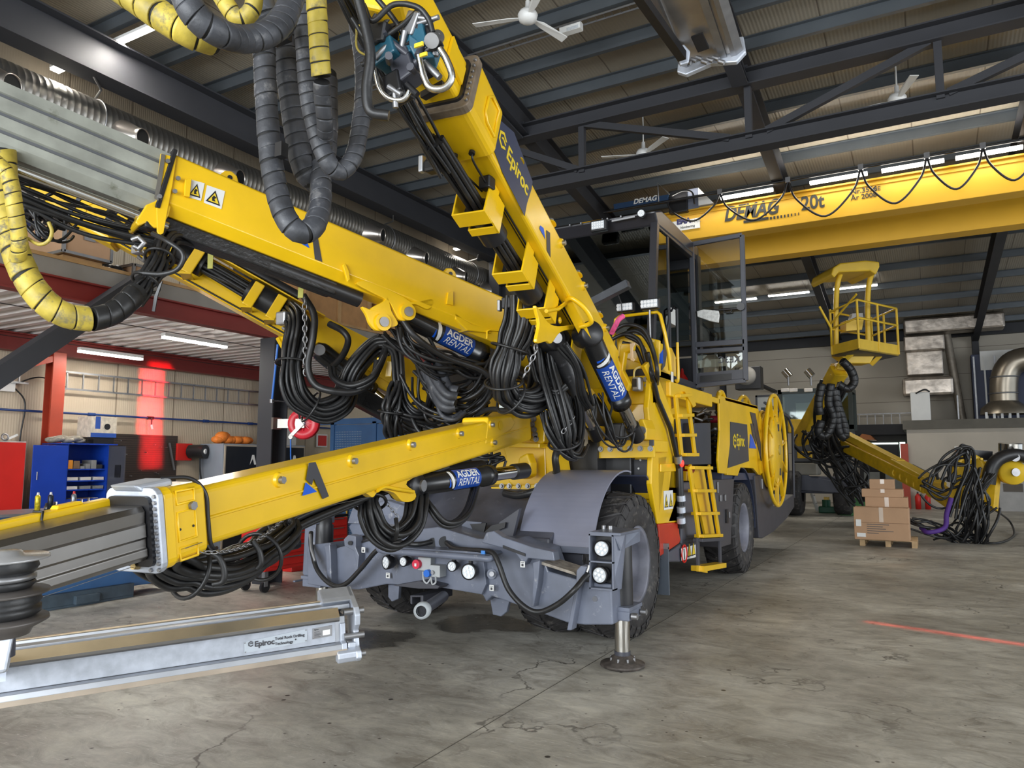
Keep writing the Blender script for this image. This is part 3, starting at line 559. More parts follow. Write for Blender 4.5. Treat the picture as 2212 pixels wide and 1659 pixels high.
for z, sd, cols in ((1.66, 3, it), (1.48, 5, [it[0]]), (1.34, 6, [it[0], it[3]]), (1.15, 7, it), (.98, 8, it)):
    rnd = random.Random(sd); y = y0 + .04
    for k in range(6 if z > 1.6 or z < 1.2 else 3):
        w_ = rnd.uniform(.07, .10) if z > 1.6 or z < 1.2 else .17; h = rnd.uniform(.04, .22) if z > 1.6 else (rnd.uniform(.04, .13) if z < 1.0 else .05)
        tag(MB().box((x1 - .3, y, z), (x1 - .04, y + w_, z + h)).build('storage_tray' if cols != it else 'tool_box', rnd.choice(cols), None, .003), 'small %s kept on a shelf of the open blue cabinet' % ('white tray' if cols != it else 'tool or box'), 'tray' if cols != it else 'tool box', 'things on the blue cabinet shelves'); y += w_ + .012 + (.03 if w_ > .15 else 0)
rc = thing('red_cabinet', 'tall red steel cabinet at the left edge beside the open blue cabinet', 'cabinet', (-12, 5.5, 0)); MB().box((-12.3, 4.9, 0), (-11.7, 6.18, 2.07)).build('body', mat('cabinet_grey', (.35, .34, .33), .5), rc, .01)
MB().box((-11.7, 4.9, .03), (-11.68, 5.52, 2.05)).build('door', RED, rc, .003); MB().box((-11.7, 5.535, .03), (-11.68, 6.16, 2.05)).build('door', RED, rc, .003); MB().box((-11.68, 5.6, .95), (-11.66, 5.64, 1.15)).build('handle', STL, rc)
t = thing('tape_dispenser', 'cardboard box with a silver tape gun on the red cabinet', 'box', (-11.9, 5.8, 2.07)); MB().box((-12.05, 5.45, 2.07), (-11.8, 5.82, 2.17)).build('carton', CARD, t); MB().ring((-11.85, 5.95, 2.13), (1, 0, .2), .045, .014).build('tape_roll', STL, t); MB().bar((-11.85, 5.98, 2.10), (-11.85, 6.12, 2.17), .03, .03).build('handle', WHT, t)
# stuff on the blue cabinet
t = thing('folded_sack', 'crumpled grey plastic sack on top of the blue cabinet', 'sack', (-11.95, 6.85, 2.06)); s_ = MB()
for k in range(7): s_.sphere((-11.9 + .03 * (k % 2), 6.66 + .07 * k, 2.11 + .015 * (k % 3)), .10, 10, (1, 1.1, .5))
s_.build('sack_cloth', mat('dusty_sack', (.30, .27, .22), .6, 0, .5, 20, .5, 20), t)
t = thing('cable_box', 'white and blue printed carton with a round hole standing on the cabinet', 'box', (-11.9, 7.35, 2.16)); MB().box((-12.1, 7.15, 2.165), (-11.72, 7.58, 2.50)).build('carton', mat('printed_carton', (.62, .56, .46), .6, 0, .25, 14), t, .004)
MB().box((-11.722, 7.15, 2.165), (-11.715, 7.58, 2.235)).build('print_band', mat('print_blue', (.02, .08, .35), .5), t); MB().box((-11.722, 7.22, 2.30), (-11.715, 7.30, 2.50)).build('print_band', MATS['print_blue'], t); MB().cyl((-11.72, 7.42, 2.34), (-11.713, 7.42, 2.34), .05).build('hole', BLK, t)
tag(MB().box((-12.1, 7.22, 2.062), (-11.74, 7.56, 2.162)).build('flat_carton', BLK, None, .004), 'black and yellow flat carton under the printed carton', 'box')
# pegboard, desk, reel, grey cabinets
pb = thing('tool_board', 'dark perforated tool board on the wall left of the grey cabinet', 'tool board', (-12.4, 8.3, 1.3)); MB().box((-12.46, 7.72, 1.27), (-12.40, 9.25, 2.26)).build('board', mat('dark_perforated_board', (.055, .04, .032), .45), pb); e = MB()
for k in range(24): e.box((-12.40, 7.74, 1.30 + k * .04), (-12.394, 9.23, 1.306 + k * .04))
e.build('perforation', BLK, pb); rnd = random.Random(4)
for k in range(14): yy = rnd.uniform(7.8, 9.1); zz_ = rnd.uniform(1.4, 2.2); MB().cyl((-12.40, yy, zz_), (-12.34, yy, zz_), .008, n=6).build('hook', STL, pb)
tag(MB().bar((-12.37, 9.05, 2.12), (-12.37, 9.18, 1.62), .03, .03).build('pry_bar', STL), 'long thin tool hanging on the dark tool board', 'tool')
t = thing('work_desk', 'pale workshop desk below the dark tool board', 'desk', (-12.1, 8.6, 0)); MB().box((-12.4, 7.8, 1.0), (-11.75, 9.35, 1.05)).build('desk_top', WHT, t)
for q in ((-12.35, 7.85), (-12.35, 9.26), (-11.82, 7.85), (-11.82, 9.28)): MB().box((q[0], q[1], 0), (q[0] + .05, q[1] + .05, 1.0)).build('leg', BEAM, t)
tag(MB().lathe((-12.0, 8.0, 1.055), (0, 0, 1), [(0, .001), (0, .09), (.2, .085), (.34, .06), (.36, .001)], 20).build('metal_jug', mat('jug_steel', (.45, .38, .32), .5, .6, .1), None), 'tall pale metal jug on the workshop desk', 'jug')
t = thing('hose_reel', 'red wall-mounted hose reel between tool board and grey cabinet', 'hose reel', (-12.4, 9.3, 2.0)); MB().box((-12.46, 9.22, 1.80), (-12.36, 9.55, 2.12)).build('back_plate', RED, t, .01); MB().cyl((-12.36, 9.5, 1.97), (-12.05, 9.6, 1.97), .13).build('drum', BLK, t); MB().cyl((-12.06, 9.58, 1.97), (-12.03, 9.6, 1.97), .05).build('hub', WHT, t); MB().tube(spline([(-12.2, 9.6, 1.85), (-12.2, 9.62, 1.6), (-12.2, 9.68, 1.3)]), .015, 6).build('hose', RUB, t)
t = thing('charger_station', 'white and blue charger station beside the grey cabinet', 'charger', (-12.2, 9.25, 1.2)); MB().box((-12.35, 9.40, 1.05), (-12.0, 9.68, 1.28)).build('casing', WHT, t, .01); MB().box((-12.35, 9.42, 1.28), (-12.0, 9.66, 1.38)).build('lid', mat('charger_blue', (.03, .07, .18), .4), t, .01)
for k, (yy, lb) in enumerate(((9.72, 'grey cabinet with a black door and white emblem under the orange tarp'), (10.82, 'grey cabinet partly hidden by the dark mezzanine column'))):
    t = thing('locker_cabinet', lb, 'cabinet', (-12, yy + .4, 0)); MB().box((-12.35, yy, 0), (-11.7, yy + 1.02, 2.12)).build('body', mat('locker_grey', (.26, .29, .34), .5), t, .005); MB().box((-11.7, yy + .02, .04), (-11.68, yy + 1.0, 2.10)).build('door_frame', mat('door_edge', (.45, .38, .3), .5), t); d = MB().box((-11.68, yy + .05, .07), (-11.67, yy + .96, 2.07)).build('door', BLK, t)
    em = MB(); yb, zb = yy + .62, 1.72
    em.prism([(-11.669, yb, zb), (-11.669, yb + .05, zb + .19), (-11.669, yb + .1, zb + .19), (-11.669, yb + .16, zb), (-11.669, yb + .11, zb), (-11.669, yb + .07, zb + .12)], (.003, 0, 0)); em.build('emblem', WHT, t)
t = thing('orange_tarp', 'rolled orange tarp lying on the grey cabinet', 'tarp', (-12, 10.1, 2.12)); s_ = MB()
for k in range(11): s_.sphere((-11.95 + .02 * math.sin(k * 2.3), 9.80 + .07 * k, 2.20 + (.05 if k in (1, 2) else 0)), .085, 12, (1.3, 1.7, .92 if k not in (1, 2) else 1.3))
s_.build('tarp_cloth', mat('orange_cloth', (.80, .22, .03), .6, 0, .2, 20, .4, 25), t)
tag(MB().box((-12.0, 10.88, 2.25), (-11.72, 11.15, 2.36)).build('first_aid_case', mat('case_red', (.5, .06, .03), .4), None, .015), 'small red case on top of a dark bag on the cabinet', 'case'); tag(MB().box((-12.05, 10.86, 2.12), (-11.7, 11.2, 2.25)).build('tool_bag', mat('olive_bag', (.07, .06, .03), .7), None, .04), 'dark olive bag under the small red case', 'bag')
tag(MB().box((-12.1, 11.3, 2.12), (-11.72, 11.6, 2.62)).build('carton_box', mat('pale_carton', (.5, .48, .45), .7), None, .004), 'tall pale carton on the cabinet beside the dark column', 'box')
# hose reel with bracket on the dark column
hr = thing('air_hose_reel', 'red air hose reel on a silver bracket fixed to the dark column', 'hose reel', (-8.3, 7.9, 2.35)); hc = AT(656, 915, 10.9); ax = V((.62, -.78, 0)).normalized(); rd = mat('reel_red', (.72, .03, .05), .35)
MB().lathe(hc, ax, [(-.07, .09), (-.07, .225), (-.055, .23), (-.045, .225), (-.045, .13), (.045, .13), (.045, .215), (.055, .22), (.065, .215), (.065, .12), (.04, .10), (.04, .03)], 36).build('reel_drum', rd, hr); u = V((0, 0, 1)); v_ = ax.cross(u)
for k in range(8): a = k * PI / 4; d = u * math.cos(a) + v_ * math.sin(a); MB().bar(hc + ax * .05 + d * .03, hc + ax * .05 + d * .125, .018, .012).build('spoke', rd, hr)
ba = AT(597, 915, 10.85); MB().bar(ba, hc + ax * .09 - v_ * .02, .015, .13).build('bracket_arm', GALV, hr); MB().cbox(ba, (.04, .16, .17)).build('mounting_plate', GALV, hr); MB().bar(hc + ax * .1, AT(628, 942, 10.8), .02, .05).build('roller_arm', GALV, hr); MB().cyl(AT(628, 944, 10.8) - ax * .03, AT(628, 944, 10.8) + ax * .03, .03).build('roller', GALV, hr)
MB().tube(spline([AT(585, 866, 10.9), AT(615, 868, 10.8), AT(640, 880, 10.8), AT(648, 905, 10.75)]), .013, 6).build('feed_hose', BLK, hr); MB().tube([AT(600, 744, 10.9), AT(588, 862, 10.9)], .016, 7).build('feed_pipe', mat('hose_blue', (.02, .16, .62), .4), hr); MB().cyl(AT(587, 862, 10.9), AT(587, 870, 10.9), .03).build('elbow', STL, hr); MB().tube([AT(628, 948, 10.8), AT(628, 985, 10.8), AT(630, 1010, 10.8)], .010, 6).build('hose_end', mat('hose_blue', (.02, .16, .62), .4), hr)
# blue perforated tool wall
YB2 = 12.0; tw = thing('tool_wall', 'blue perforated tool wall with frame behind the low boom', 'tool wall', (-9.4, YB2, 0))
a = PY(722, 930, YB2); b = PY(806, 930, YB2); c = PY(860, 925, YB2); BLT = mat('tool_wall_blue', (.045, .12, .27), .5)
for (q0, q1) in ((a.x, b.x), (b.x + .1, c.x + .4)): MB().box((q0, YB2, .1), (q1, YB2 + .02, 2.55)).build('perforated_panel', BLT, tw)
fr = MB(); fr.box((PY(640, 925, YB2).x, YB2 - .03, 2.56), (c.x + .4, YB2 + .05, 2.68)); [fr.box((x - .05, YB2 - .03, 0), (x + .05, YB2 + .05, 2.6)) for x in (a.x - .03, b.x + .05, c.x + .42)]; fr.build('frame', BLT, tw)
hl = MB(); hx = 0
for i in range(16):
    for j in range(44): hl.cbox((a.x + .06 + i * .045, YB2 - .004, .25 + j * .05), (.016, .006, .016))
hl.build('perforation', mat('hole_light', (.30, .36, .42), .6), tw)
def hang(nm, label, px, y0_, y1_, m, w_=.04, head=None, hm=None):
    t = thing(nm, label, nm.replace('_', ' '), PY(px, y0_, YB2 - .06)); p, q = PY(px, y0_, YB2 - .05), PY(px, y1_, YB2 - .05); MB().cyl(p, q, w_ / 2, n=10).build('handle', m, t)
    if head: MB().cbox(p, head).build('head', hm or m, t, .01)
hang('sledge_hammer', 'orange sledge hammer hanging on the blue tool wall', 768, 1075, 1140, mat('hammer_orange', (.85, .12, .03), .4), .035, (.24, .07, .09)); hang('pick_handle', 'long black and yellow handled tool on the blue tool wall', 749, 1080, 1165, mat('tool_yellow', (.75, .42, .02), .4), .035)
hang('crow_bar', 'black crow bar hanging left of the yellow handled tool', 733, 1085, 1118, BLK, .04); hang('red_hammer', 'thin red handled tool beside the orange hammer', 778, 1062, 1100, RED, .03)
tr_ = thing('tape_reel', 'black cable reel hanging at the left edge of the blue tool wall', 'reel', PY(712, 1088, YB2 - .1)); MB().ring(PY(712, 1088, YB2 - .08), (0, 1, 0), .09, .035).build('coil', BLK, tr_); MB().cyl(PY(712, 1088, YB2 - .12), PY(712, 1088, YB2 - .05), .035).build('hub', ALU, tr_)
q = PX(695, 952, -12.44); fs = thing('fire_sign', 'small white and red fire hose sign on the far left wall', 'sign', q); MB().cbox(q, (.03, .34, .30)).build('sign_plate', WHT, fs); MB().cbox(q + V((.02, 0, 0)), (.01, .27, .24)).build('sign_symbol', RED, fs)
# red tool trolley
ct = thing('tool_trolley', 'red tool trolley on castors below the low boom', 'trolley', (-8.7, 8.2, 0)); MB().box((-8.42, 7.35, .28), (-7.94, 9.0, .92)).build('body', RED, ct, .02)
for z in (.34, .50, .66, .80): d = MB().box((-7.94, 7.42, z), (-7.92, 8.95, z + .125)).build('drawer', RED, ct, .004); MB().box((-7.92, 7.5, z + .1), (-7.905, 8.87, z + .115)).build('handle', STL, d)
MB().box((-8.42, 7.35, .93), (-7.94, 9.0, .97)).build('worktop', BLK, ct)
for (x, y) in ((-8.37, 7.42), (-8.0, 7.42), (-8.0, 8.9), (-8.37, 8.9)): w_ = MB().cyl((x - .02, y, .075), (x + .02, y, .075), .075).build('castor', BLK, ct); MB().box((x - .03, y - .03, .08), (x + .03, y + .03, .28)).build('castor_fork', STL, w_)
t = thing('welding_machine', 'red and white portable machine on the tool trolley', 'machine', (-8.85, 7.6, .97)); MB().box((-8.37, 7.45, .97), (-8.02, 7.95, 1.22)).build('casing', RED, t, .02); MB().box((-8.02, 7.47, 1.0), (-8.01, 7.93, 1.2)).build('front_panel', WHT, t); MB().cyl((-8.01, 7.8, 1.1), (-7.98, 7.8, 1.1), .06).build('dial', BLK, t)
t = thing('tool_bag', 'red and black tool bag behind the jack bracket', 'bag', PY(640, 1130, 9.3)); q = PY(640, 1125, 9.3); q.x -= .15; MB().box((q.x - .3, 9.1, .97), (q.x + .25, 9.4, 1.28)).build('bag_body', RED, t, .06); MB().box((q.x - .32, 9.08, 1.24), (q.x + .28, 9.42, 1.34)).build('lid', BLK, t, .04)
tag(MB().box((q.x - .4, 8.98, 0), (q.x + .4, 9.5, .965)).build('cabinet_base', RED, None, .01), 'red low cabinet carrying the tool bag beside the trolley', 'cabinet')
# blue skip, dark pallet frame, steel workbench with cans
sk = thing('steel_skip', 'blue steel tipping skip with fork pockets on the floor', 'skip', (-9.9, 5.8, 0)); X0 = -9.35
MB().prism([(X0, 6.95, .12), (X0, 7.02, .78), (X0, 4.2, .78), (X0, 4.5, .14)], (-.38, 0, 0)).build('body', BLUM, sk, .01)
ff = MB(); ff.box((X0 + .02, 5.0, .03), (X0 + .10, 6.35, .18)); ff.box((X0 - .38, 5.05, .02), (X0 + .08, 5.2, .14)); ff.box((X0 - .38, 6.1, .02), (X0 + .08, 6.25, .14)); ff.box((X0 + .1, 5.55, .03), (X0 + .16, 5.85, .13)); ff.box((X0 - .38, 5.0, 0), (X0 + .1, 6.35, .03)); ff.build('fork_pocket_frame', mat('skip_frame', (.05, .075, .10), .6, 0, .3, 6), sk, .005); MB().tube(spline([(X0 + .05, 4.98, .12), (X0 + .08, 4.85, .14), (X0 + .1, 4.8, .05)]), .018, 6).build('hook', BLUM, sk)
pf = thing('dark_skip', 'dark steel skip with fork pockets beside the blue one', 'skip', (-9.4, 7.4, 0)); MB().box((-10.3, 7.15, .14), (-9.3, 8.1, .42)).build('body', BLK, pf, .02); g = MB()
for yy in (7.2, 7.75): g.box((-10.3, yy, 0), (-9.25, yy + .03, .14)); g.box((-10.3, yy + .27, 0), (-9.25, yy + .3, .14))
g.build('fork_pocket', GRYD, pf); MB().tube(spline([(-9.26, 7.18, .12), (-9.2, 7.12, .13), (-9.2, 7.08, .04)]), .015, 6).build('hook', STL, pf)
wb = thing('steel_workbench', 'workbench with steel top and blue side behind the silver boom tube', 'workbench', (-10.3, 5.2, 0)); MB().box((-10.7, 4.1, 1.10), (-9.75, 6.35, 1.135)).build('bench_top', STL, wb); MB().box((-9.85, 4.1, .80), (-9.8, 6.3, 1.10)).build('side_panel', BLUM, wb)
for q in ((-10.65, 4.15), (-10.65, 6.2), (-9.86, 4.15), (-9.86, 6.2)): MB().box((q[0], q[1], 0), (q[0] + .06, q[1] + .06, 1.1)).build('leg', GRYD, wb)
def can(px, py, m, cap, label, h=.24, r=.033):
    p = PX(px, py, -10.0); p.z = 1.136; t = thing('spray_can', label, 'spray can', p); MB().lathe(p, (0, 0, 1), [(0, .001), (0, r), (h * .78, r), (h * .86, r * .6), (h * .88, r * .35)], 16).build('can_body', m, t); MB().cyl(p + V((0, 0, h * .86)), p + V((0, 0, h)), r * .55, r * .4, n=12).build('cap', cap, t)
can(80, 1105, mat('can_yellow', (.75, .60, .03), .3, .3, .5, 40), WHT, 'yellow spray can standing on the workbench'); can(108, 1100, mat('can_dark', (.03, .04, .06), .3, .3, .6, 40), WHT, 'black spray can standing on the workbench'); can(158, 1100, mat('can_silver', (.30, .34, .38), .3, .7, .2, 40), RED, 'silver spray can with a red cap on the workbench')
for k, (px, h, r, lb) in enumerate(((101, .10, .035, 'short steel bushing beside the black spray can'), (119, .11, .035, 'steel cup between the black and silver cans'), (175, .13, .025, 'small steel fitting right of the silver can'), (190, .14, .025, 'eye bolt at the right end of the workbench'))):
    p = PX(px, 1100, -10.05); p.z = 1.136; tag(MB().lathe(p, (0, 0, 1), [(0, .001), (0, r), (h * .6, r), (h * .6, r * .7), (h, r * .6), (h, .001)], 12).build('steel_fitting', STL), lb, 'fitting')
p = PX(138, 1098, -10.05); tag(MB().box((p.x - .06, p.y - .09, 1.136), (p.x + .05, p.y + .09, 1.19)).build('small_carton', CARD), 'small pale carton lying behind the cans', 'box')
# ================================================================ far right: block room, plant, doorway
YK = 33.0
def ky(px, py): return PY(px, py, YK)
q = ky(1958, 925); bx = q.x
blk = MB(); blk.box((bx, YK, 0), (XE, YF - .02, 3.05)); struct('wall_utility_room', blk, CONC)
struct('trim_5', MB().box((bx - .12, YK - .15, 3.05), (XE, YF - .02, 3.40)), mat('slab_edge', (.13, .12, .10), .8))
def kbox(mb, x0, y0, x1, y1, Y, d): a, b = PY(x0, y1, Y), PY(x1, y0, Y); return mb.box((a.x, Y, a.z), (b.x, Y + d, b.z))
ZB = 3.405
fd = thing('insulated_duct', 'foil wrapped ventilation duct stepping down onto the utility room', 'duct', PY(2000, 860, 34)); 
kbox(MB(), 1952, 672, 2170, 722, 34.0, .9).build('upper_duct_run', FOIL, fd, .08); kbox(MB(), 1953, 720, 2040, 760, 34.05, .85).build('duct_bend', FOIL, fd, .06); kbox(MB(), 1959, 755, 2036, 812, 34.1, .7).build('vertical_duct', FOIL, fd, .05); kbox(MB(), 1950, 811, 2060, 857, 33.6, 1.1).build('plenum_box', FOIL, fd, .12)
a = PY(1985, 857, 34); MB().box((a.x, 34, ZB), (a.x + .05, 34.05, a.z)).build('support_leg', STL, fd); MB().box((a.x + 1.3, 34, ZB), (a.x + 1.35, 34.05, a.z)).build('support_leg', STL, fd)
t = thing('white_cabinet', 'white plant cabinet on the roof of the utility room', 'cabinet', PY(1990, 890, 33.3)); a, b = PY(1968, 890, 33.3), PY(2008, 846, 33.3); MB().box((a.x, 33.3, ZB), (b.x, 33.58, b.z)).build('casing', WHT, t, .02); MB().tube(spline([(a.x + .2, 33.28, b.z - .05), (a.x + .5, 33.2, b.z + .08), (b.x, 33.28, b.z)]), .03, 6).build('cable', BLK, t)
t = thing('clad_pipe', 'tall clad pipe rising behind the foil duct to the roof', 'pipe', PY(2078, 890, 35)); a = PY(2078, 890, 35.2); MB().cyl((a.x, 35.2, ZB), (a.x - .4, 35.2, roof_h(35.2) - .3), .16).build('pipe', mat('clad_pipe_foil', (.30, .26, .21), .5, .4, .2, 8, .5, 10), t)
ah = thing('air_handler', 'air handling unit with dark blue panels on the utility room roof', 'air handler', PY(2160, 880, 35)); a, b = PY(2100, 800, 34.6), PY(2260, 760, 34.6); MB().box((a.x, 34.9, ZB), (b.x + 2, 35.8, b.z + .1)).build('casing', mat('unit_blue', (.02, .03, .08), .5), ah, .01); MB().box((a.x + .3, 34.8, a.z), (a.x + 1.5, 34.9, b.z + .2)).build('panel', WHT, ah)
for k in range(4): MB().box((a.x + .05 + .35 * k, 34.75, ZB), (a.x + .11 + .35 * k, 34.83, b.z)).build('post', WHT if k % 2 else STL, ah)
e = thing('steel_elbow_duct', 'large silver elbow duct at the right edge of the view', 'duct', PY(2170, 880, 33.8)); P = [PY(2170, 885, 33.8), PY(2168, 850, 33.8), PY(2170, 815, 33.8), PY(2182, 790, 33.8), PY(2205, 778, 33.8), PY(2240, 776, 33.8), PY(2300, 776, 33.8)]; MB().tube(resample(spline(P, 8), .12), .46, 24).build('duct_tube', mat('dull_galvanised', (.40, .35, .28), .33, .85, .1), e)
for k in (1, 2): q = P[k]; MB().ring(q, (0, 0, 1), .47, .03).build('joint_ring', STL, e)
MB().lathe(PY(2170, 895, 33.8), (0, 0, 1), [(0, .8), (.25, .75), (.5, .46)], 24).build('fan_housing', MATS['dull_galvanised'], e)
for k in range(5):
    a = PY(2128 + 17 * k, 893, 33.2); tag(MB().box((a.x, 33.2, ZB), (a.x + .08, 33.28, ZB + .25)).build('rubber_block', WHT), 'short white block under the air handler', 'block', 'white blocks on the utility room roof')
# doorway left of the block
dw = PY(1862, 935, YF - .1); dx1 = bx; door = MB(); 
struct('door_1', MB().box((dw.x, YF - .12, 0), (dx1, YF - .01, dw.z - .05)), mat('dark_opening', (.02, .02, .02), .7)); fr = MB(); fr.box((dw.x - .3, YF - .25, dw.z - .1), (dx1, YF - .1, dw.z + .35)); fr.box((dw.x - .15, YF - .2, 0), (dw.x, YF - .1, dw.z)); struct('trim_6', fr, BEAM)  # the door is a dark sheet painted for the unlit interior behind
def win(n, x0, y0, x1, y1, m): a, b = PY(x0, y1, YF - .16), PY(x1, y0, YF - .16); struct('window_%d' % n, MB().box((a.x, YF - .16, a.z), (b.x, YF - .13, b.z)), m)
DAY = emis('daylit_window', (.80, .95, .85), 1.6); win(1, 1880, 956, 1940, 960, DAY); win(2, 1945, 955, 1955, 990, DAY); win(3, 1884, 962, 1938, 1015, mat('dark_shelf', (.02, .024, .03), .5)); win(4, 1868, 1020, 1900, 1060, mat('pale_machine', (.35, .38, .38), .5)); win(5, 1915, 1022, 1950, 1075, MATS['pale_machine'])  # the last three are flat panels for a shelf and machines, not windows
t = thing('orange_canopy', 'orange extraction hood above the far doorway', 'hood', PY(1870, 940, 35)); a = PY(1850, 950, 35); MB().prism([a, PY(1862, 937, 35), PY(1880, 940, 35), PY(1890, 950, 35)], (0, 1.6, 0)).build('hood_shell', mat('hood_orange', (.45, .14, .03), .5), t)
struct('trim_7', MB().box((PY(1945, 970, YK - .1).x, YK - .12, 0), (bx + .02, YK - .02, 2.5)), REDC)
tag(MB().box(tuple(PY(1963, 985, YK - .06)[:1]) + (YK - .06, 0.0), (PY(1975, 985, YK).x, YK - .02, .6)).build('red_bin', RED), 'red box standing against the utility room wall', 'bin') if False else None
for k, (px, lb) in enumerate(((1983, 'red fire extinguisher standing left at the utility room wall'), (2004, 'red fire extinguisher behind the fallen hoses at the wall'))):
    p = PY(px, 1080, YK - .25); t = thing('fire_extinguisher', lb, 'fire extinguisher', (p.x, p.y, 0)); MB().lathe((p.x, p.y, 0), (0, 0, 1), [(0, .001), (0, .10), (.48, .10), (.56, .05), (.60, .03)], 16).build('cylinder', RED, t); MB().box((p.x - .03, p.y - .1, .6), (p.x + .03, p.y + .04, .66)).build('valve', BLK, t)
a, b = PY(2062, 972, YK - .02), PY(2098, 964, YK - .02); tag(MB().box((a.x, YK - .04, a.z), (b.x, YK - .01, b.z)).build('notice_board', WHT), 'white notice strip on the utility room wall', 'sign'); a, b = PY(2064, 990, YK - .02), PY(2082, 972, YK - .02); tag(MB().box((a.x, YK - .04, a.z), (b.x, YK - .01, b.z)).build('notice_sheet', mat('sheet_salmon', (.6, .25, .15), .6)), 'salmon coloured notice sheet below the white strip', 'sign')
t = thing('wall_panel_door', 'pale panel with a dark grille behind the boom head', 'panel', PY(2180, 1060, YK)); a, b = PY(2160, 1094, YK - .05), PY(2215, 1045, YK - .05); MB().box((a.x, YK - .06, 0), (b.x + .6, YK - .01, b.z)).build('panel', mat('panel_grey', (.42, .41, .40), .5), t); a2 = PY(2168, 1062, YK - .07); MB().box((a2.x, YK - .08, a2.z), (a2.x + .6, YK - .06, b.z)).build('grille', mat('grille_brown', (.12, .10, .08), .6), t)
t = thing('wall_speaker', 'black box speaker on the far wall beside the cab door', 'speaker', PY(1615, 815, 30)); a, b = PY(1588, 842, 30), PY(1642, 790, 30); MB().box((a.x, 30, a.z), (b.x, 30.6, b.z)).build('cabinet', BLK, t, .03); MB().lathe(PY(1612, 812, 30), (0, -1, 0), [(0, .38), (.12, .36), (.16, .2), (.17, .001)], 24).build('horn', mat('horn_grey', (.25, .24, .22), .5), t); MB().box((a.x + .3, 30.6, b.z - .5), (a.x + .5, YF - .02, b.z - .4)).build('wall_arm', BEAM, t)
# ladder tray and cables at the far wall
cl = MB(); a, b = PY(1862, 895, YF - .2), PY(1958, 895, YF - .2)
for z in (a.z, a.z - .55): cl.bar((a.x - 1.5, YF - .2, z), (b.x + .3, YF - .2, z), .03, .04)
x = a.x - 1.4
while x < b.x: cl.bar((x, YF - .2, a.z), (x, YF - .2, a.z - .55), .03, .03); x += .32
tag(cl.build('cable_ladder', STL), 'cable ladder above the far doorway', 'cable ladder')
# glazed office frames behind the second rig
for (x0, y0, x1, y1, lb) in ((1634, 852, 1682, 930, 'glazed frame left of the second rig cab'), (1812, 848, 1842, 925, 'glazed frame right of the second rig mast')):
    t = thing('glazed_frame', lb, 'window frame', PY(x0, y1, 33)); a, b = PY(x0, y1, 33), PY(x1, y0, 33); f = MB(); f.box((a.x, 33, a.z), (a.x + .08, 33.08, b.z)); f.box((b.x - .08, 33, a.z), (b.x, 33.08, b.z)); f.box((a.x, 33, b.z - .08), (b.x, 33.08, b.z)); f.box((a.x, 33, a.z), (b.x, 33.08, a.z + .08)); f.build('frame', GRYD, t); MB().box((a.x, 33.03, a.z), (b.x, 33.05, b.z)).build('pane', mat('milky_pane', (.45, .47, .46), .2), t)
    for xx in (a.x, b.x - .08): MB().box((xx, 33, 0), (xx + .08, 33.08, a.z)).build('post', GRYD, t)
# ---------------------------------------------------------------- pallet with cartons
pt = thing('wooden_pallet', 'wooden pallet under the stack of brown cartons', 'pallet', (-.9, 18.1, 0)); px0, px1, py0, py1 = -1.42, -.34, 17.75, 18.95
for k in range(5): MB().box((px0, py0 + k * .26, .122), (px1, py0 + k * .26 + .14, .144)).build('deck_board', mat('pallet_pine', (.50, .34, .18), .75, 0, .2, 6), pt)
for xx in (px0, (px0 + px1) / 2 - .05, px1 - .1):
    for yy in (py0, (py0 + py1) / 2 - .07, py1 - .14): MB().box((xx, yy, .022), (xx + .1, yy + .14, .1)).build('block', MATS['pallet_pine'], pt)
    MB().box((xx, py0, .10), (xx + .1, py1, .122)).build('stringer', MATS['pallet_pine'], pt); MB().box((xx, py0, 0), (xx + .1, py1, .022)).build('bottom_board', MATS['pallet_pine'], pt)
def carton(label, x0, x1, y0, y1, z0, z1, rz=0.):
    c = V(((x0 + x1) / 2, (y0 + y1) / 2, z0)); t = thing('cardboard_box', label, 'box', c, 'cartons on the pallet'); MB().box((x0, y0, z0), (x1, y1, z1)).build('carton', CARD, t, .008); MB().box(((x0 + x1) / 2 - .03, y0 - .002, z1 - (z1 - z0) * .45), ((x0 + x1) / 2 + .05, y0 + .002, z1 + .001)).build('packing_tape', mat('clear_tape', (.62, .50, .40), .15), t); t.rotation_euler = (0, 0, rz); return t
big = carton('largest brown carton at the front of the pallet, marked and labelled', -1.50, -.46, 17.62, 18.0, .146, .82, -.04)
MB().box((-1.505, 17.612, .50), (-.455, 17.62, .506)).build('flap_edge', mat('carton_dark_line', (.22, .12, .07), .8), big)  # thin darker line across the carton front
for (a, b, c_, d) in ((-1.46, -1.36, .42, .56), (-1.45, -1.28, .20, .28)): MB().box((a, 17.61, c_), (b, 17.618, d)).build('label', WHT, big)
for k in range(5): MB().box((-1.25, 17.612, .46 - k * .045), (-1.25 + (.42, .3, .36, .5, .22)[k], 17.618, .472 - k * .045)).build('printing', DEC, big)
carton('brown carton lying behind the largest one, third from the top', -1.30, -.48, 18.02, 18.6, .146, 1.02); carton('wide brown carton second from the top of the stack', -1.36, -.56, 18.04, 18.6, 1.021, 1.19); carton('smallest brown carton on top of the stack', -1.2, -.72, 18.06, 18.5, 1.191, 1.40)
gb = thing('green_bin', 'green plastic bin behind the pallet', 'bin', PZ(1855, 1112)); p = PZ(1842, 1114); MB().prism([(p.x - .42, p.y, 0), (p.x + .75, p.y, 0), (p.x + .85, p.y, .52), (p.x - .5, p.y, .52)], (0, .7, 0)).build('tub', mat('bin_green', (.06, .20, .06), .5), gb, .02); MB().box((p.x - .54, p.y - .04, .52), (p.x + .89, p.y + .74, .56)).build('rim', mat('bin_green', (.06, .20, .06), .5), gb)
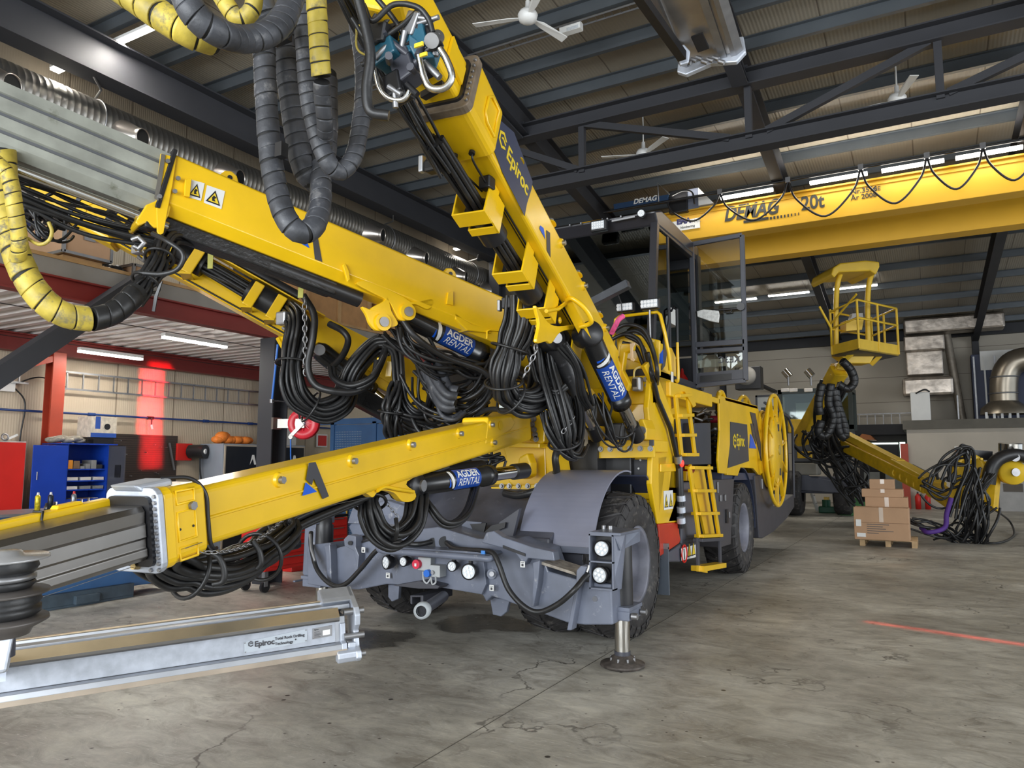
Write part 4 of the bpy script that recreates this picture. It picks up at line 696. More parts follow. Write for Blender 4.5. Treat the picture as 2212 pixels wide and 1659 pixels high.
sl = thing('step_ladder', 'aluminium step ladder beside the green bin', 'ladder', PZ(1740, 1105)); p = PZ(1722, 1104); r0 = PZ(1755, 1104); lm = mat('ladder_alu', (.50, .48, .44), .4, .6, .05); top = (p + r0) / 2 + V((.3, 0, 1.35))
for dy in (0, .45): MB().bar(V((r0.x + .15, r0.y + dy, 0)), V((top.x - .25, top.y + dy, 1.35)), .04, .06).build('rail', lm, sl); MB().bar(V((p.x - .2, p.y + dy, 0)), V((top.x - .35, top.y + dy, 1.35)), .04, .05).build('rear_rail', lm, sl)
for k in range(4): z = .25 + k * .3; x = (r0.x + .15) + (top.x - .25 - r0.x - .15) * z / 1.35; MB().box((x - .08, r0.y, z), (x + .05, r0.y + .45, z + .03)).build('step', lm, sl)
t = thing('pump_unit', 'small green and yellow pump unit on the floor', 'pump', PZ(1788, 1108)); p = PZ(1788, 1108); MB().box((p.x - .3, p.y, 0), (p.x + .35, p.y + .3, .22)).build('base', mat('pump_green', (.01, .10, .05), .5), t, .03); MB().cyl((p.x - .05, p.y + .15, .2), (p.x - .05, p.y + .15, .45), .14).build('motor', mat('pump_green', (.01, .10, .05), .5), t); MB().box((p.x - .12, p.y + .08, .45), (p.x + .05, p.y + .22, .55)).build('cap', YEL, t); tag(MB().tube(spline([(p.x + .35, p.y, .03), (p.x + 1.0, p.y - .15, .03), (p.x + 1.6, p.y + .2, .03), (p.x + 2.4, p.y + .1, .03)]), .02, 6).build('power_cable', BLK), 'black cable lying on the floor between pump and green bin', 'cable')
# ---------------------------------------------------------------- second drilling rig
D2 = 25.0
rig2 = thing('drilling_rig', 'second yellow drilling rig with raised work platform at the far end', 'drilling rig', PZ(1850, 1100))
G2 = mat('rig_grey_far', (.07, .075, .10), .5)
def b2(mb, x0, y0, x1, y1, d, dep=.6):
    a, b = PY(x0, y1, AT(x0, y1, d).y), None; Y = AT((x0 + x1) / 2, (y0 + y1) / 2, d).y; p, q = PY(x0, y1, Y), PY(x1, y0, Y); return mb.box((p.x, Y, max(p.z, .0)), (q.x, Y + dep, q.z))
b2(MB(), 1712, 1030, 1835, 1065, D2, .8).build('chassis_beam', G2, rig2, .05); Yc = AT(1770, 1040, D2).y
MB().prism([PY(1715, 1032, Yc), PY(1735, 1018, Yc), PY(1752, 1030, Yc), PY(1835, 1045, Yc), PY(1835, 1066, Yc), PY(1715, 1058, Yc)], (0, -.15, 0)).build('front_beam', G2, rig2, .02)
b2(MB(), 1716, 1000, 1765, 1026, D2, 1).build('front_cover', mat('rig_cover_dull', (.22, .21, .18), .6), rig2, .05); b2(MB(), 1712, 930, 1830, 1000, D2 + 1.2, 1).build('machine_body', BLK, rig2, .05); b2(MB(), 1702, 905, 1742, 935, D2, .8).build('body_cover', YEL2, rig2, .04); b2(MB(), 1722, 975, 1752, 990, D2 - .3, .3).build('boom_bracket', YEL2, rig2, .03)
for (px) in (1705, 1812):
    c = AT(px + 10, 1060, D2 + .3); c.z = .75; MB().lathe(c, (1, 0, 0), [(-.28, .3), (-.28, .66), (-.2, .75), (.2, .75), (.28, .66), (.28, .3)], 28).build('wheel', TYR, rig2)
cabd = pgroup('cab', rig2); Yk = AT(1760, 880, D2 + 1).y
cb_ = MB(); p, q = PY(1683, 930, Yk), PY(1840, 835, Yk); f = MB(); f.box((p.x, Yk, q.z - .16), (q.x, Yk + 1.5, q.z)); f.box((p.x, Yk, p.z), (p.x + .14, Yk + .1, q.z)); f.box((q.x - .14, Yk, p.z), (q.x, Yk + .1, q.z)); f.box((p.x, Yk, p.z - .1), (q.x, Yk + .1, p.z + .15)); f.box((p.x, Yk + 1.4, p.z), (q.x, Yk + 1.5, q.z)); f.build('cab_frame', mat('cab_dark_green', (.012, .022, .018), .4), cabd)
MB().box((p.x + .12, Yk + .04, p.z), (q.x - .12, Yk + .06, q.z - .14)).build('windscreen', glass('far_cab_glass', (.55, .62, .58), .03, .4), cabd)
for px in (1687, 1705, 1737, 1772): a = PY(px, 845, Yk - .05); MB().box((a.x, Yk - .08, a.z - .03), (a.x + .28, Yk - .02, a.z + .10)).build('work_light', mat('lamp_white', (.9, .85, .8), .3), cabd, .02)
for px in (1703, 1752): a = PY(px, 833, Yk); MB().cyl(a, a + V((0, 0, .35)), .035).build('spot_stalk', STL, cabd); MB().cyl(a + V((-.12, 0, .55)), a + V((.05, 0, .32)), .13).build('spot_lamp', CHR, cabd)
a = PY(1720, 900, Yk + 1.3); MB().box((a.x, Yk + 1.3, a.z), (a.x + .9, Yk + 1.38, a.z + .5)).build('louvre_panel', WHT, cabd)
# tower boom with basket
tb = Fr(AT(1730, 950, 24.2), AT(1812, 800, 22.0)); tb.sweep(rrect(.20, .22), 0, tb.L).build('lift_boom', YEL2, rig2, .02); Fr(AT(1725, 955, 24), AT(1792, 830, 22.6)).sweep(rrect(.16, .2), 0, 3).build('lift_boom', YEL2, rig2)
MB().prism([AT(1795, 810, 22), AT(1812, 782, 22), AT(1835, 790, 22), AT(1832, 815, 22), AT(1810, 826, 22)], FH * .3).build('jib_head', YEL2, rig2, .03); MB().bar(AT(1818, 800, 22), AT(1825, 770, 22), .25, .25).build('slewing_post', YEL2, rig2)
bk = pgroup('work_platform', rig2); DB = 21.0; yel3 = mat('basket_yellow', (.80, .52, .03), .45, 0, .08)
A_, B_, C_, D_ = AT(1795, 762, 20.3), AT(1855, 738, 19.6), AT(1940, 735, 21.3), AT(1888, 756, 22.2)
A_ = AT(1797, 757, 21.6); B_ = AT(1855, 738, 20.4); C_ = AT(1940, 738, 21.6); D_ = AT(1885, 750, 22.8); zf = 5.0
for q in (A_, B_, C_, D_): q.z = B_.z
z0 = B_.z - .18; fl = MB(); fl.prism([V((q.x, q.y, z0 - .05)) for q in (A_, B_, C_, D_)], (0, 0, .04)); fl.build('platform_floor', G2, bk)
def kb(p, q, h0, h1, nm='kick_plate'): MB().add([V((p.x, p.y, z0 + h0)), V((q.x, q.y, z0 + h0)), V((q.x, q.y, z0 + h1)), V((p.x, p.y, z0 + h1))] + [V((p.x, p.y, z0 + h0)) + FH * .03, V((q.x, q.y, z0 + h0)) + FH * .03, V((q.x, q.y, z0 + h1)) + FH * .03, V((p.x, p.y, z0 + h1)) + FH * .03], [(0, 1, 2, 3), (7, 6, 5, 4), (0, 4, 5, 1), (1, 5, 6, 2), (2, 6, 7, 3), (3, 7, 4, 0)]).build(nm, yel3, bk)
kb(A_, B_, -.05, .27); kb(B_, C_, -.05, .27); kb(C_, D_, -.05, .2); kb(D_, A_, -.05, .2)
def rail(pts, r=.032): MB().tube([V(p) for p in pts], r, 8).build('guard_rail', yel3, bk)
def up(q, h): return V((q.x, q.y, z0 + h))
for h in (.75, 1.25): rail([up(A_, h + .0), up(B_, h + .1), up(C_, h + .1), up(D_, h), up(A_, h)])
for q in (A_, B_, C_, D_, (B_ + C_) / 2, (C_ + D_) / 2): rail([up(q, 0), up(q, 1.33)])
rail([AT(1770, 662, 21), AT(1795, 708, 21), up(A_, .25)]); rail([up(A_, .9), up(B_, 1.5)], .03)
for k, (px, pb) in enumerate(((1812, 1812), (1880, 1882))):
    MB().tube(spline([AT(pb - 6, 755, 21.8), AT(px - 6, 660, 21.8), AT(px - 2, 610, 21.8), AT(px + 10, 575, 21.6)]), .075, 8).build('roof_post', yel3, bk)
rf_ = [AT(1796, 592, 21.3), AT(1800, 578, 21.3), AT(1815, 568, 21.3), AT(1870, 562, 21.3), AT(1900, 565, 21.3), AT(1901, 576, 21.3), AT(1893, 593, 21.3), AT(1880, 585, 21.3), AT(1812, 588, 21.3), AT(1803, 600, 21.3)]
MB().prism(rf_, FH * 1.5 + V((0, 0, .05))).build('canopy_roof', yel3, bk, .04)
MB().prism([AT(1828, 715, 21.6), AT(1862, 712, 21.6), AT(1866, 690, 21.6), AT(1828, 692, 21.6)], FH * .4).build('control_console', yel3, bk); MB().prism([AT(1838, 690, 21.5), AT(1865, 688, 21.5), AT(1864, 676, 21.5), AT(1842, 677, 21.5)], FH * .2).build('control_panel', mat('console_grey', (.35, .34, .32), .5), bk)
MB().prism([AT(1810, 765, 21.6), AT(1838, 785, 21.6), AT(1880, 785, 21.6), AT(1890, 768, 21.6)], FH * .5).build('under_frame', yel3, bk, .02); MB().bar(AT(1812, 790, 21.6), AT(1850, 755, 21.2), .10, .10).build('under_strut', yel3, bk); MB().bar(AT(1882, 788, 21.8), AT(1925, 745, 21.5), .10, .10).build('under_strut', yel3, bk)
# big hoses of the tower
for P in ([(1820, 780), (1838, 800), (1845, 825), (1830, 840), (1808, 828)], [(1795, 830), (1790, 870), (1800, 905), (1785, 940), (1768, 935), (1775, 905)], [(1800, 840), (1808, 880), (1812, 930), (1825, 945), (1822, 915), (1808, 870), (1805, 840)], [(1775, 830), (1768, 870), (1772, 900)]):
    spiral(rig2, [AT(x, y, 21.3) for x, y in P], .12, RUB, .16, 'spiral_hose', n=12)
bundle(rig2, [AT(1812, 835, 21.5), AT(1798, 880, 21.8), AT(1790, 930, 22.2), AT(1800, 980, 22.5), AT(1830, 1040, 22.5), AT(1862, 1082, 22.5)], 12, .32, .045, seed=5, jit=2)
bundle(rig2, [AT(1745, 930, 23), AT(1760, 970, 22.6), AT(1800, 985, 22.6), AT(1850, 960, 22.3)], 10, .3, .04, seed=6, jit=2.5)
bundle(rig2, [AT(1850, 990, 21.8), AT(1858, 1040, 21.8), AT(1845, 1075, 21.8)], 6, .3, .03, seed=16, jit=2.5)
# long boom coming forward to the right
f1 = Fr(AT(1815, 955, 23.0), AT(2010, 1052, 18.4)); f1.sweep(rrect(.19, .17, .03), 0, f1.L).build('boom', YEL2, rig2, .01)
f2 = Fr(AT(1822, 940, 22.8), AT(1945, 1005, 19.8)); f2.sweep([(-.14, -.04), (.14, -.04), (.12, .14), (-.12, .14)], 0, f2.L).build('boom_top_rail', yel3, rig2, .01); f3 = Fr(AT(1935, 1000, 20.0), AT(2030, 1052, 18.0)); f3.sweep(rrect(.16, .12, .03), 0, f3.L).build('boom_extension', yel3, rig2)
MB().bar(AT(1955, 1008, 20.0), AT(2020, 1042, 19), .5, .14).build('slide_cover', mat('slide_dull', (.20, .18, .15), .5, .4), rig2)
for k in range(6): t_ = k / 5; q = AT(1935 + 75 * t_, 1012 + 42 * t_, 19.7 - 1.5 * t_); MB().ring(q + V((0, 0, -.12)), (.4, -.9, 0), .09, .025, 12, 6).build('hose_clamp', yel3, rig2)
# drill head at the end of the boom
hd = pgroup('boom_head', rig2); d1 = AT(2095, 1010, 16.8)
MB().lathe(d1, (.25, -1, 0), [(-.12, .05), (-.12, .30), (0, .32), (.1, .30), (.1, .22), (.06, .2), (.06, .001)], 28).build('rotary_disc', yel3, hd)
for k in range(12): a = k * PI / 6; MB().cyl(d1 + V((.1, -.13, 0)) + V((math.cos(a) * .22, 0, math.sin(a) * .22)), d1 + V((.12, -.19, 0)) + V((math.cos(a) * .22, 0, math.sin(a) * .22)), .03, n=8).build('bolt', yel3, hd)
d2 = AT(2186, 1020, 16.6); MB().lathe(d2, (.25, -1, 0), [(-.25, .22), (-.25, .26), (.05, .28), (.12, .26), (.12, .07), (.16, .06), (.16, .001)], 30).build('end_disc', yel3, hd); MB().cyl(d2 + V((.04, -.16, 0)), d2 + V((.06, -.2, 0)), .09).build('hub_cap', STL, hd); MB().bar(AT(2190, 985, 16.7), AT(2178, 1005, 16.6), .12, .16).build('link_arm', yel3, hd); MB().cyl(AT(2193, 988, 16.7), AT(2193, 988, 16.3), .09).build('link_pin', STL, hd)
MB().tube(spline([AT(2135, 1045, 16.4), AT(2142, 1010, 16.4), AT(2160, 990, 16.4), AT(2190, 982, 16.4), AT(2225, 990, 16.4)]), .14, 8).build('rubber_guard', RUB, hd)
MB().cyl(AT(2183, 990, 17), AT(2183, 958, 17), .24).build('steel_drum', CHR, hd); MB().bar(AT(2080, 980, 16.9), AT(2135, 985, 16.9), .3, .2).build('rock_drill_body', BLK, hd); MB().bar(AT(2078, 1000, 16.9), AT(2070, 1095, 16.6), .28, .3).build('feed_holder', yel3, hd); MB().bar(AT(2060, 1060, 17), AT(2110, 1095, 16.6), .3, .34).build('swing_head', yel3, hd); MB().bar(AT(2148, 1010, 16.9), AT(2140, 1100, 16.6), .2, .25).build('feed_beam_end', YEL2, hd)
MB().bar(AT(2010, 1050, 18.2), AT(2062, 1085, 17), .3, .3).build('wrist_joint', YEL2, hd)
hp = [([(2000, 1045), (2040, 1010), (2075, 990), (2100, 980)], 4), ([(2062, 1120), (2080, 1060), (2095, 1010), (2085, 975), (2055, 1000), (2045, 1040)], 7), ([(2075, 1150), (2100, 1110), (2120, 1060), (2130, 1020)], 8), ([(2030, 1150), (2060, 1160), (2090, 1168), (2110, 1130), (2115, 1080)], 8), ([(1965, 1130), (2000, 1140), (2045, 1150), (2080, 1155)], 7), ([(2140, 1090), (2125, 1130), (2105, 1165), (2080, 1160)], 8), ([(2110, 1010), (2108, 1080), (2112, 1160)], 7), ([(1990, 1050), (2030, 1070), (2060, 1050), (2080, 1030)], 5)]
for k, (P, n_) in enumerate(hp): bundle(rig2, [AT(x, y, 16.2 if y < 1150 else 16.5) for x, y in P], n_, .17, .026, seed=40 + k, jit=2.2)
tag(MB().tube(spline([PZ(2118, 1172, .03), PZ(2160, 1172, .03), PZ(2190, 1155, .03), PZ(2180, 1125, .25), AT(2140, 1095, 16.4)]), .025, 6).build('loose_hose', RUB), 'single black hose looping on the floor below the far boom head', 'hose')
tag(MB().tube(spline([AT(2055, 1075, 16.0), AT(2045, 1110, 16.0), AT(2040, 1140, 16.0), AT(2005, 1150, 16.0), AT(1990, 1140, 16.3)]), .05, 8).build('lifting_sling', mat('sling_purple', (.07, .02, .20), .7)), 'purple lifting sling hanging round the fallen hoses', 'sling')
# ================================================================ the drilling rig: carrier
rig = thing('drilling_rig', 'large yellow and grey drilling rig with four booms and raised cab in the hall centre', 'drilling rig', (-4.15, 9.8, 0))
SX = -2.65; YF0 = 6.0
def plate(px, plane, val, th, name, m, parent=rig, bevel=.004):
    f = PX if plane == 'x' else PY; ex = (th, 0, 0) if plane == 'x' else (0, th, 0)
    return MB().prism([f(x, y, val) for x, y in px], ex).build(name, m, parent, bevel)
fy = lambda x, y, Y=YF0: PY(x, y, Y)
# front beam with ribs and lugs
bb = plate([(663, 1178), (712, 1172), (720, 1186), (770, 1172), (830, 1152), (945, 1138), (1030, 1163), (1100, 1166), (1168, 1188), (1184, 1234), (1240, 1250), (1262, 1256), (1320, 1262), (1324, 1350), (1262, 1350), (1225, 1345), (1150, 1318), (1062, 1288), (1050, 1300), (1042, 1285), (945, 1268), (835, 1262), (775, 1274), (715, 1270), (664, 1262)], 'y', YF0, .40, 'front_beam', GRY, rig, .012)
plate([(838, 1176), (1042, 1192), (1050, 1262), (1040, 1284), (945, 1268), (850, 1262)], 'y', YF0 - .05, .05, 'centre_panel', GRY)
for poly, nm in (([(742, 1165), (752, 1155), (768, 1158), (768, 1182), (775, 1200), (772, 1232), (764, 1190), (744, 1180)], 'lug'), ([(1040, 1172), (1050, 1150), (1066, 1147), (1085, 1160), (1150, 1182), (1195, 1192), (1198, 1212), (1140, 1206), (1132, 1222), (1110, 1190)], 'lug'), ([(700, 1180), (712, 1176), (714, 1200), (716, 1268), (707, 1268), (704, 1200)], 'rib'), ([(1150, 1215), (1166, 1210), (1162, 1260), (1152, 1312), (1147, 1312), (1152, 1250)], 'rib'), ([(1245, 1232), (1254, 1222), (1268, 1224), (1250, 1270), (1234, 1362), (1224, 1362), (1238, 1290), (1244, 1260)], 'rib'), ([(1057, 1288), (1100, 1298), (1094, 1322), (1082, 1332), (1064, 1328)], 'towing_lug'), ([(838, 1262), (862, 1264), (860, 1294), (846, 1300), (838, 1290)], 'towing_lug')):
    o = plate(poly, 'y', YF0 - (.10 if nm != 'towing_lug' else -.1), .11 if nm != 'towing_lug' else .05, nm, GRY, bb, .008)
MB().box(tuple(fy(1096, 1190, YF0 - .11) - V((0, 0, .02))), tuple(fy(1146, 1214, YF0 - .09) + V((0, 0, .04)))).build('slot', BLK, bb) if False else None
plate([(1086, 1178), (1134, 1196), (1134, 1202), (1086, 1184)], 'y', YF0 - .112, .02, 'slot', BLK, bb, 0); plate([(772, 1171), (806, 1162), (806, 1166), (772, 1176)], 'y', YF0 - .01, .02, 'slot', BLK, bb, 0)
MB().cyl(fy(756, 1173, YF0 - .13), fy(756, 1173, YF0 - .09), .022).build('lug_hole', BLK, bb)
for x, y, r in ((935, 1173, .05), (960, 1171, .055)): MB().cyl(fy(x, y, YF0 - .012), fy(x, y, YF0 + .02), r).build('cable_opening', BLK, bb)
plate([(1166, 1212), (1240, 1236), (1245, 1244), (1164, 1218)], 'y', YF0 - .06, .3, 'worn_top_edge', mat('scraped_paint', (.36, .32, .27), .6, 0, .5, 15), bb)
MB().cyl(fy(1062, 1240, YF0 - .03), fy(1062, 1240, YF0), .045).build('tow_pin_washer', GRY, bb); MB().cyl(fy(1062, 1240, YF0 - .11), fy(1062, 1240, YF0 - .02), .022).build('tow_pin', STL, bb)
MB().cyl(fy(1285, 1294, YF0 - .012), fy(1285, 1294, YF0), .022).build('plug', GRYD, bb)
for x, y in ((785, 1188), (838, 1243), (1129, 1219), (1062, 1270)):
    q = fy(x, y, YF0 - .13 if x == 1129 else YF0 - .06); s_ = MB().cbox(q, (.045, .004, .052)).build('sticker', WHT, bb); MB().cbox(q + V((0, -.003, -.006)), (.02, .003, .022)).build('sticker_mark', DEC, s_); MB().cbox(q + V((0, -.003, .015)), (.03, .003, .004)).build('sticker_mark', DEC, s_)
# bumper pipe
MB().tube(spline([fy(826, 1176, YF0 + .02), fy(818, 1184, 5.78), fy(835, 1190, 5.72), fy(930, 1197, 5.70), fy(1030, 1205, 5.70), fy(1058, 1207, 5.72), fy(1066, 1198, 5.82), fy(1052, 1190, YF0 + .02)], 8), .030, 10).build('guard_pipe', GRY, rig)
plate([(822, 1180), (1055, 1194), (1060, 1200), (822, 1187)], 'y', 5.78, .25, 'guard_shelf', GRY)
def wlight(c, ax, r, body=.09, nm='headlight', round_=True, parent=rig):
    c = V(c); ax = V(ax).normalized(); g = pgroup(nm, parent)
    MB().lathe(c, ax, [(-body, r * .65), (-body * .6, r * .98), (.0, r * 1.1), (.012, r * 1.08), (.012, r * .9)], 24).build('lamp_housing', BLK, g)
    MB().cyl(c + ax * .002, c + ax * .010, r * .92, n=24).build('lamp_lens', LENS, g)
    u = ax.orthogonal().normalized(); v_ = ax.cross(u); led = MB()
    for k in range(7):
        o = V((0, 0, 0)) if k == 6 else (u * math.cos(k * PI / 3) + v_ * math.sin(k * PI / 3)) * r * .55
        led.cyl(c + ax * .010 + o, c + ax * .016 + o, r * .20, n=10)
    led.build('led_cluster', mat('led', (.92, .93, .95), .15), g)
    return g
for x, y, r, ax in ((835, 1215, .062, (-.35, -1, 0)), (872, 1213, .045, (-.1, -1, 0)), (977, 1223, .045, (.1, -1, 0)), (1013, 1235, .068, (.15, -1, 0))):
    wlight(PY(x, y, 5.82), ax, r); q = PY(x + 4, y - 14, 5.86); MB().bar(q + V((0, 0, -.03)), q + V((0, 0, .05)), .03, .03).build('lamp_bracket', BLK, rig)
# sockets
g = pgroup('power_socket', rig); a = PY(902, 1232, 5.88); MB().box((a.x, 5.88, a.z), (PY(930, 1230, 5.88).x, 5.99, PY(915, 1204, 5.88).z)).build('socket_box', mat('socket_grey', (.45, .47, .48), .5), g, .008); q = PY(898, 1219, 5.84); MB().cyl(q, q + V((0, .05, 0)), .043).build('socket_cover', mat('socket_red', (.65, .02, .06), .4), g); MB().cbox(q + V((0, -.004, -.005)), (.022, .004, .028)).build('cover_label', WHT, g)
a = PY(927, 1246, 5.84); b = PY(950, 1222, 5.84); MB().box((a.x, 5.84, a.z), (b.x, 5.95, b.z)).build('socket_box', MATS['socket_grey'], g, .006); q = PY(921, 1239, 5.80); MB().cyl(q, q + V((.0, .05, 0)), .034).build('socket_cover', mat('socket_blue', (.01, .14, .62), .4), g); q = PY(933, 1237, 5.82); MB().cyl(q, q + V((0, .02, 0)), .018).build('lock', STL, g)
MB().tube(spline([PY(914, 1235, 5.82), PY(915, 1252, 5.80), PY(922, 1260, 5.8), PY(929, 1252, 5.82), PY(931, 1247, 5.84)], 6), .009, 6).build('cable', MATS['socket_grey'], g); MB().tube(spline([PY(931, 1248, 5.82), PY(934, 1262, 5.80), PY(941, 1258, 5.8), PY(941, 1246, 5.84)], 6), .009, 6).build('cable', MATS['socket_grey'], g)
plate([(848, 1265), (906, 1255), (950, 1266), (945, 1272), (905, 1272)], 'y', 5.80, .2, 'step_plate', GRYD)
# water inlet
p0 = AT(912, 1319, 6.15); p1 = AT(958, 1288, 6.8); MB().cyl(p0, p1, .048).build('water_pipe', GRYD, rig); d = (p1 - p0).normalized(); o = MB().lathe(p0, d, [(-.03, .045), (-.03, .066), (.02, .07), (.05, .066), (.06, .05), (-.02, .04)], 22).build('pipe_coupling', mat('coupling_grey', (.40, .43, .45), .5), rig); MB().cyl(p0 + d * .0, p0 + d * .02, .04).build('coupling_bore', BLK, o)
plate([(886, 1286), (914, 1286), (914, 1304), (908, 1306), (908, 1290), (890, 1290), (890, 1306), (886, 1304)], 'y', 5.9, .5, 'pipe_channel', GRYD)
# jacks
for side, xj in (('near', -2.42), ('far', -5.90)):
    g = pgroup('stabiliser_jack', rig); yj = 6.29
    MB().lathe((xj, yj, 0), (0, 0, 1), [(0, .001), (0, .17), (.015, .195), (.035, .19), (.05, .12), (.085, .10), (.10, .07), (.12, .06)], 36).build('jack_foot', mat('rusty_foot', (.10, .085, .075), .6, .4, .5, 12, .3, 40, wear=.6, wcol=(.28, .13, .07)), g)
    for k in range(8): a = k * PI / 4; MB().cyl((xj + .105 * math.cos(a), yj + .105 * math.sin(a), .05), (xj + .105 * math.cos(a), yj + .105 * math.sin(a), .085), .012, n=6).build('foot_bolt', STL, g)
    MB().cyl((xj, yj, .10), (xj, yj, .46), .066).build('jack_piston', CHR, g); MB().cyl((xj, yj, .09), (xj, yj, .135), .07).build('piston_seal', GRYD, g)
    MB().lathe((xj, yj, .44), (0, 0, 1), [(0, .075), (.0, .088), (.1, .10), (.60, .095), (.70, .088), (.72, .07)], 28).build('jack_cylinder', mat('worn_black_cylinder', (.022, .022, .025), .4, 0, .3, 6, wear=.70, wcol=(.16, .16, .17), wscale=9), g)
    MB().box((xj - .13, yj - .17, .42), (xj + .13, yj + .13, .50)).build('clamp_block', GRY, g, .01)
    for dx in (.09, ): MB().cyl((xj + .14, yj - .13, .46), (xj + .19, yj - .13, .46), .028, n=8).build('clamp_bolt', STL, g); MB().cyl((xj + .14, yj + .10, .46), (xj + .19, yj + .10, .46), .028, n=8).build('clamp_bolt', STL, g)
    MB().box((xj - .16, yj - .16, .50), (xj + .13, yj + .16, .53)).build('clamp_plate', GRY, g)
# near lamp box and arm
YL = 5.92; a = PY(1273, 1272, YL); b = PY(1324, 1156, YL); bx = MB(); bx.box((a.x, YL, a.z), (a.x + .012, YL + .16, b.z)); bx.box((b.x - .012, YL, a.z), (b.x, YL + .16, b.z)); bx.box((a.x, YL, a.z), (b.x, YL + .16, a.z + .012)); bx.box((a.x, YL, b.z - .012), (b.x, YL + .16, b.z)); zc = (a.z + b.z) / 2; bx.box((a.x, YL, zc - .006), (b.x, YL + .16, zc + .006)); bx.box((a.x, YL + .14, a.z), (b.x, YL + .16, b.z)); o = bx.build('lamp_guard', GRY, rig)
MB().box((a.x + .012, YL + .135, a.z + .012), (b.x - .012, YL + .14, b.z - .012)).build('guard_inside', BLK, o)
MB().hexa([(b.x - .02, YL - .0, b.z - .46), (b.x + .01, YL + .14, b.z - .46), (b.x + .01, YL + .16, b.z - .46), (b.x - .02, YL + .16, b.z - .46), (b.x - .01, YL - .0, b.z), (b.x + .06, YL + .12, b.z), (b.x + .06, YL + .16, b.z), (b.x - .01, YL + .16, b.z)]).build('guard_side', GRY, rig, .004)
MB().box((a.x, YL, b.z - .005), (-2.28, YL + .50, b.z + .02)).build('jack_top_plate', GRY, rig, .006); MB().prism([(b.x, YL + .02, b.z), (-2.28, YL + .48, b.z), (-2.28, YL + .48, b.z - .09), (b.x + .04, YL + .06, b.z - .13)], (-.02, .02, 0)).build('arm_web', GRY, rig)
for dx in (0, .06): MB().cyl((-2.55 + dx, YL + .3, b.z + .02), (-2.55 + dx, YL + .3, b.z + .05), .022, n=6).build('arm_bolt', STL, rig)
wlight(PY(1300, 1185, YL + .05), (.05, -1, 0), .066); wlight(PY(1296, 1242, YL + .03), (-.1, -1, 0), .068)
# far jack arm
g = MB(); g.hexa([PY(654, 1240, 6.2), PY(680, 1262, 6.2), PY(680, 1262, 6.5), PY(654, 1240, 6.5), PY(660, 1118, 6.2), PY(684, 1124, 6.2), PY(684, 1124, 6.5), PY(660, 1118, 6.5)]); g.box(tuple(PY(658, 1132, 6.15)), tuple(PY(724, 1112, 6.45))); g.box(tuple(PY(686, 1190, 6.5)), tuple(PY(722, 1132, 6.55))); g.build('jack_arm', GRY, rig, .012); MB().box(tuple(PY(632, 1258, 6.25)), tuple(PY(665, 1249, 6.45))).build('jack_lug', GRY, rig, .01)
wlight(PY(632, 1175, 6.2), (-.8, -1, 0), .06)
MB().cyl(PY(665, 1112, 6.3), PY(665, 1107, 6.3), .03, n=8).build('arm_bolt', STL, rig); MB().cyl(PY(677, 1111, 6.3), PY(677, 1106, 6.3), .03, n=8).build('arm_bolt', STL, rig)
# frame under the machine and hood
MB().box((-5.15, 6.35, .50), (-3.15, 15.5, 1.05)).build('chassis_frame', GRYD, rig, .02)
MB().prism([(-5.2, 6.35, 1.02), (-5.2, 6.55, 1.16), (-5.2, 7.15, 1.50), (-5.2, 8.3, 1.52), (-5.2, 8.3, 1.0)], (2.05, 0, 0)).build('hood', mat('worn_hood', (.085, .09, .115), .38, 0, .35, 3, .05, 12, .1, wear=.62, wcol=(.26, .27, .31), wscale=5), rig, .01)
plate([(1015, 1132), (1050, 1130), (1045, 1150), (1028, 1158)], 'y', 6.32, .02, 'hood_opening', BLK, rig, 0); plate([(1062, 1135), (1092, 1128), (1090, 1140), (1058, 1152), (1040, 1155)], 'y', 6.31, .02, 'hood_opening', BLK, rig, 0)
plate([(1002, 1125), (1040, 1128), (1028, 1160), (990, 1150)], 'y', 6.33, .02, 'hood_bracket', GRY, rig)
plate([(752, 1138), (790, 1092), (832, 1080), (900, 1100), (912, 1150), (840, 1152), (762, 1160)], 'y', 6.5, .5, 'far_fender_cover', GRY, rig, .02)
# fenders
def fender(x0, x1, cy, r0, a0, a1, name, m, th=.018, n=16, cz=.78):
    mb = MB(); vs = []; fs = []
    for i in range(n + 1):
        a = math.radians(a0 + (a1 - a0) * i / n); c, s_ = math.cos(a), math.sin(a)
        for r in (r0, r0 + th):
            for x in (x0, x1): vs.append((x, cy - r * c, cz + r * s_))
    for i in range(n):
        k = 4 * i; fs += [(k, k + 1, k + 5, k + 4), (k + 2, k + 6, k + 7, k + 3), (k, k + 4, k + 6, k + 2), (k + 1, k + 3, k + 7, k + 5)]
    fs += [(0, 2, 3, 1), (4 * n, 4 * n + 1, 4 * n + 3, 4 * n + 2)]; return mb.add(vs, fs, False).build(name, m, rig)
fender(-3.52, -2.74, 7.30, .88, 12, 100, 'front_fender', mat('smooth_fender', (.215, .225, .295), .38, 0, .12, 2, .02, 10, .15, wear=.7, wcol=(.4, .4, .42)), n=24)
MB().box((-3.52, 6.42, .92), (-2.74, 6.50, .98)).build('fender_lip', GRY, rig, .004)
fender(-3.25, -2.68, 7.35, .92, 116, 188, 'rear_mudguard', GRYN, n=20); MB().box((-3.2, 8.20, .30), (-2.60, 8.23, .82)).build('mud_flap', mat('flap_grey', (.10, .12, .15), .5), rig); MB().box((-3.2, 8.19, .80), (-2.60, 8.24, .86)).build('flap_strip', STL, rig)
fender(-5.7, -4.95, 7.30, .88, 20, 150, 'far_fender', GRY)
plate([(1078, 1128), (1122, 1098), (1106, 1168), (1098, 1180), (1074, 1150)], 'y', 6.35, .05, 'fender_bracket', GRYD)
plate([(1175, 1190), (1258, 1198), (1262, 1240), (1200, 1228)], 'y', 6.6, .05, 'inner_bracket', GRYD)
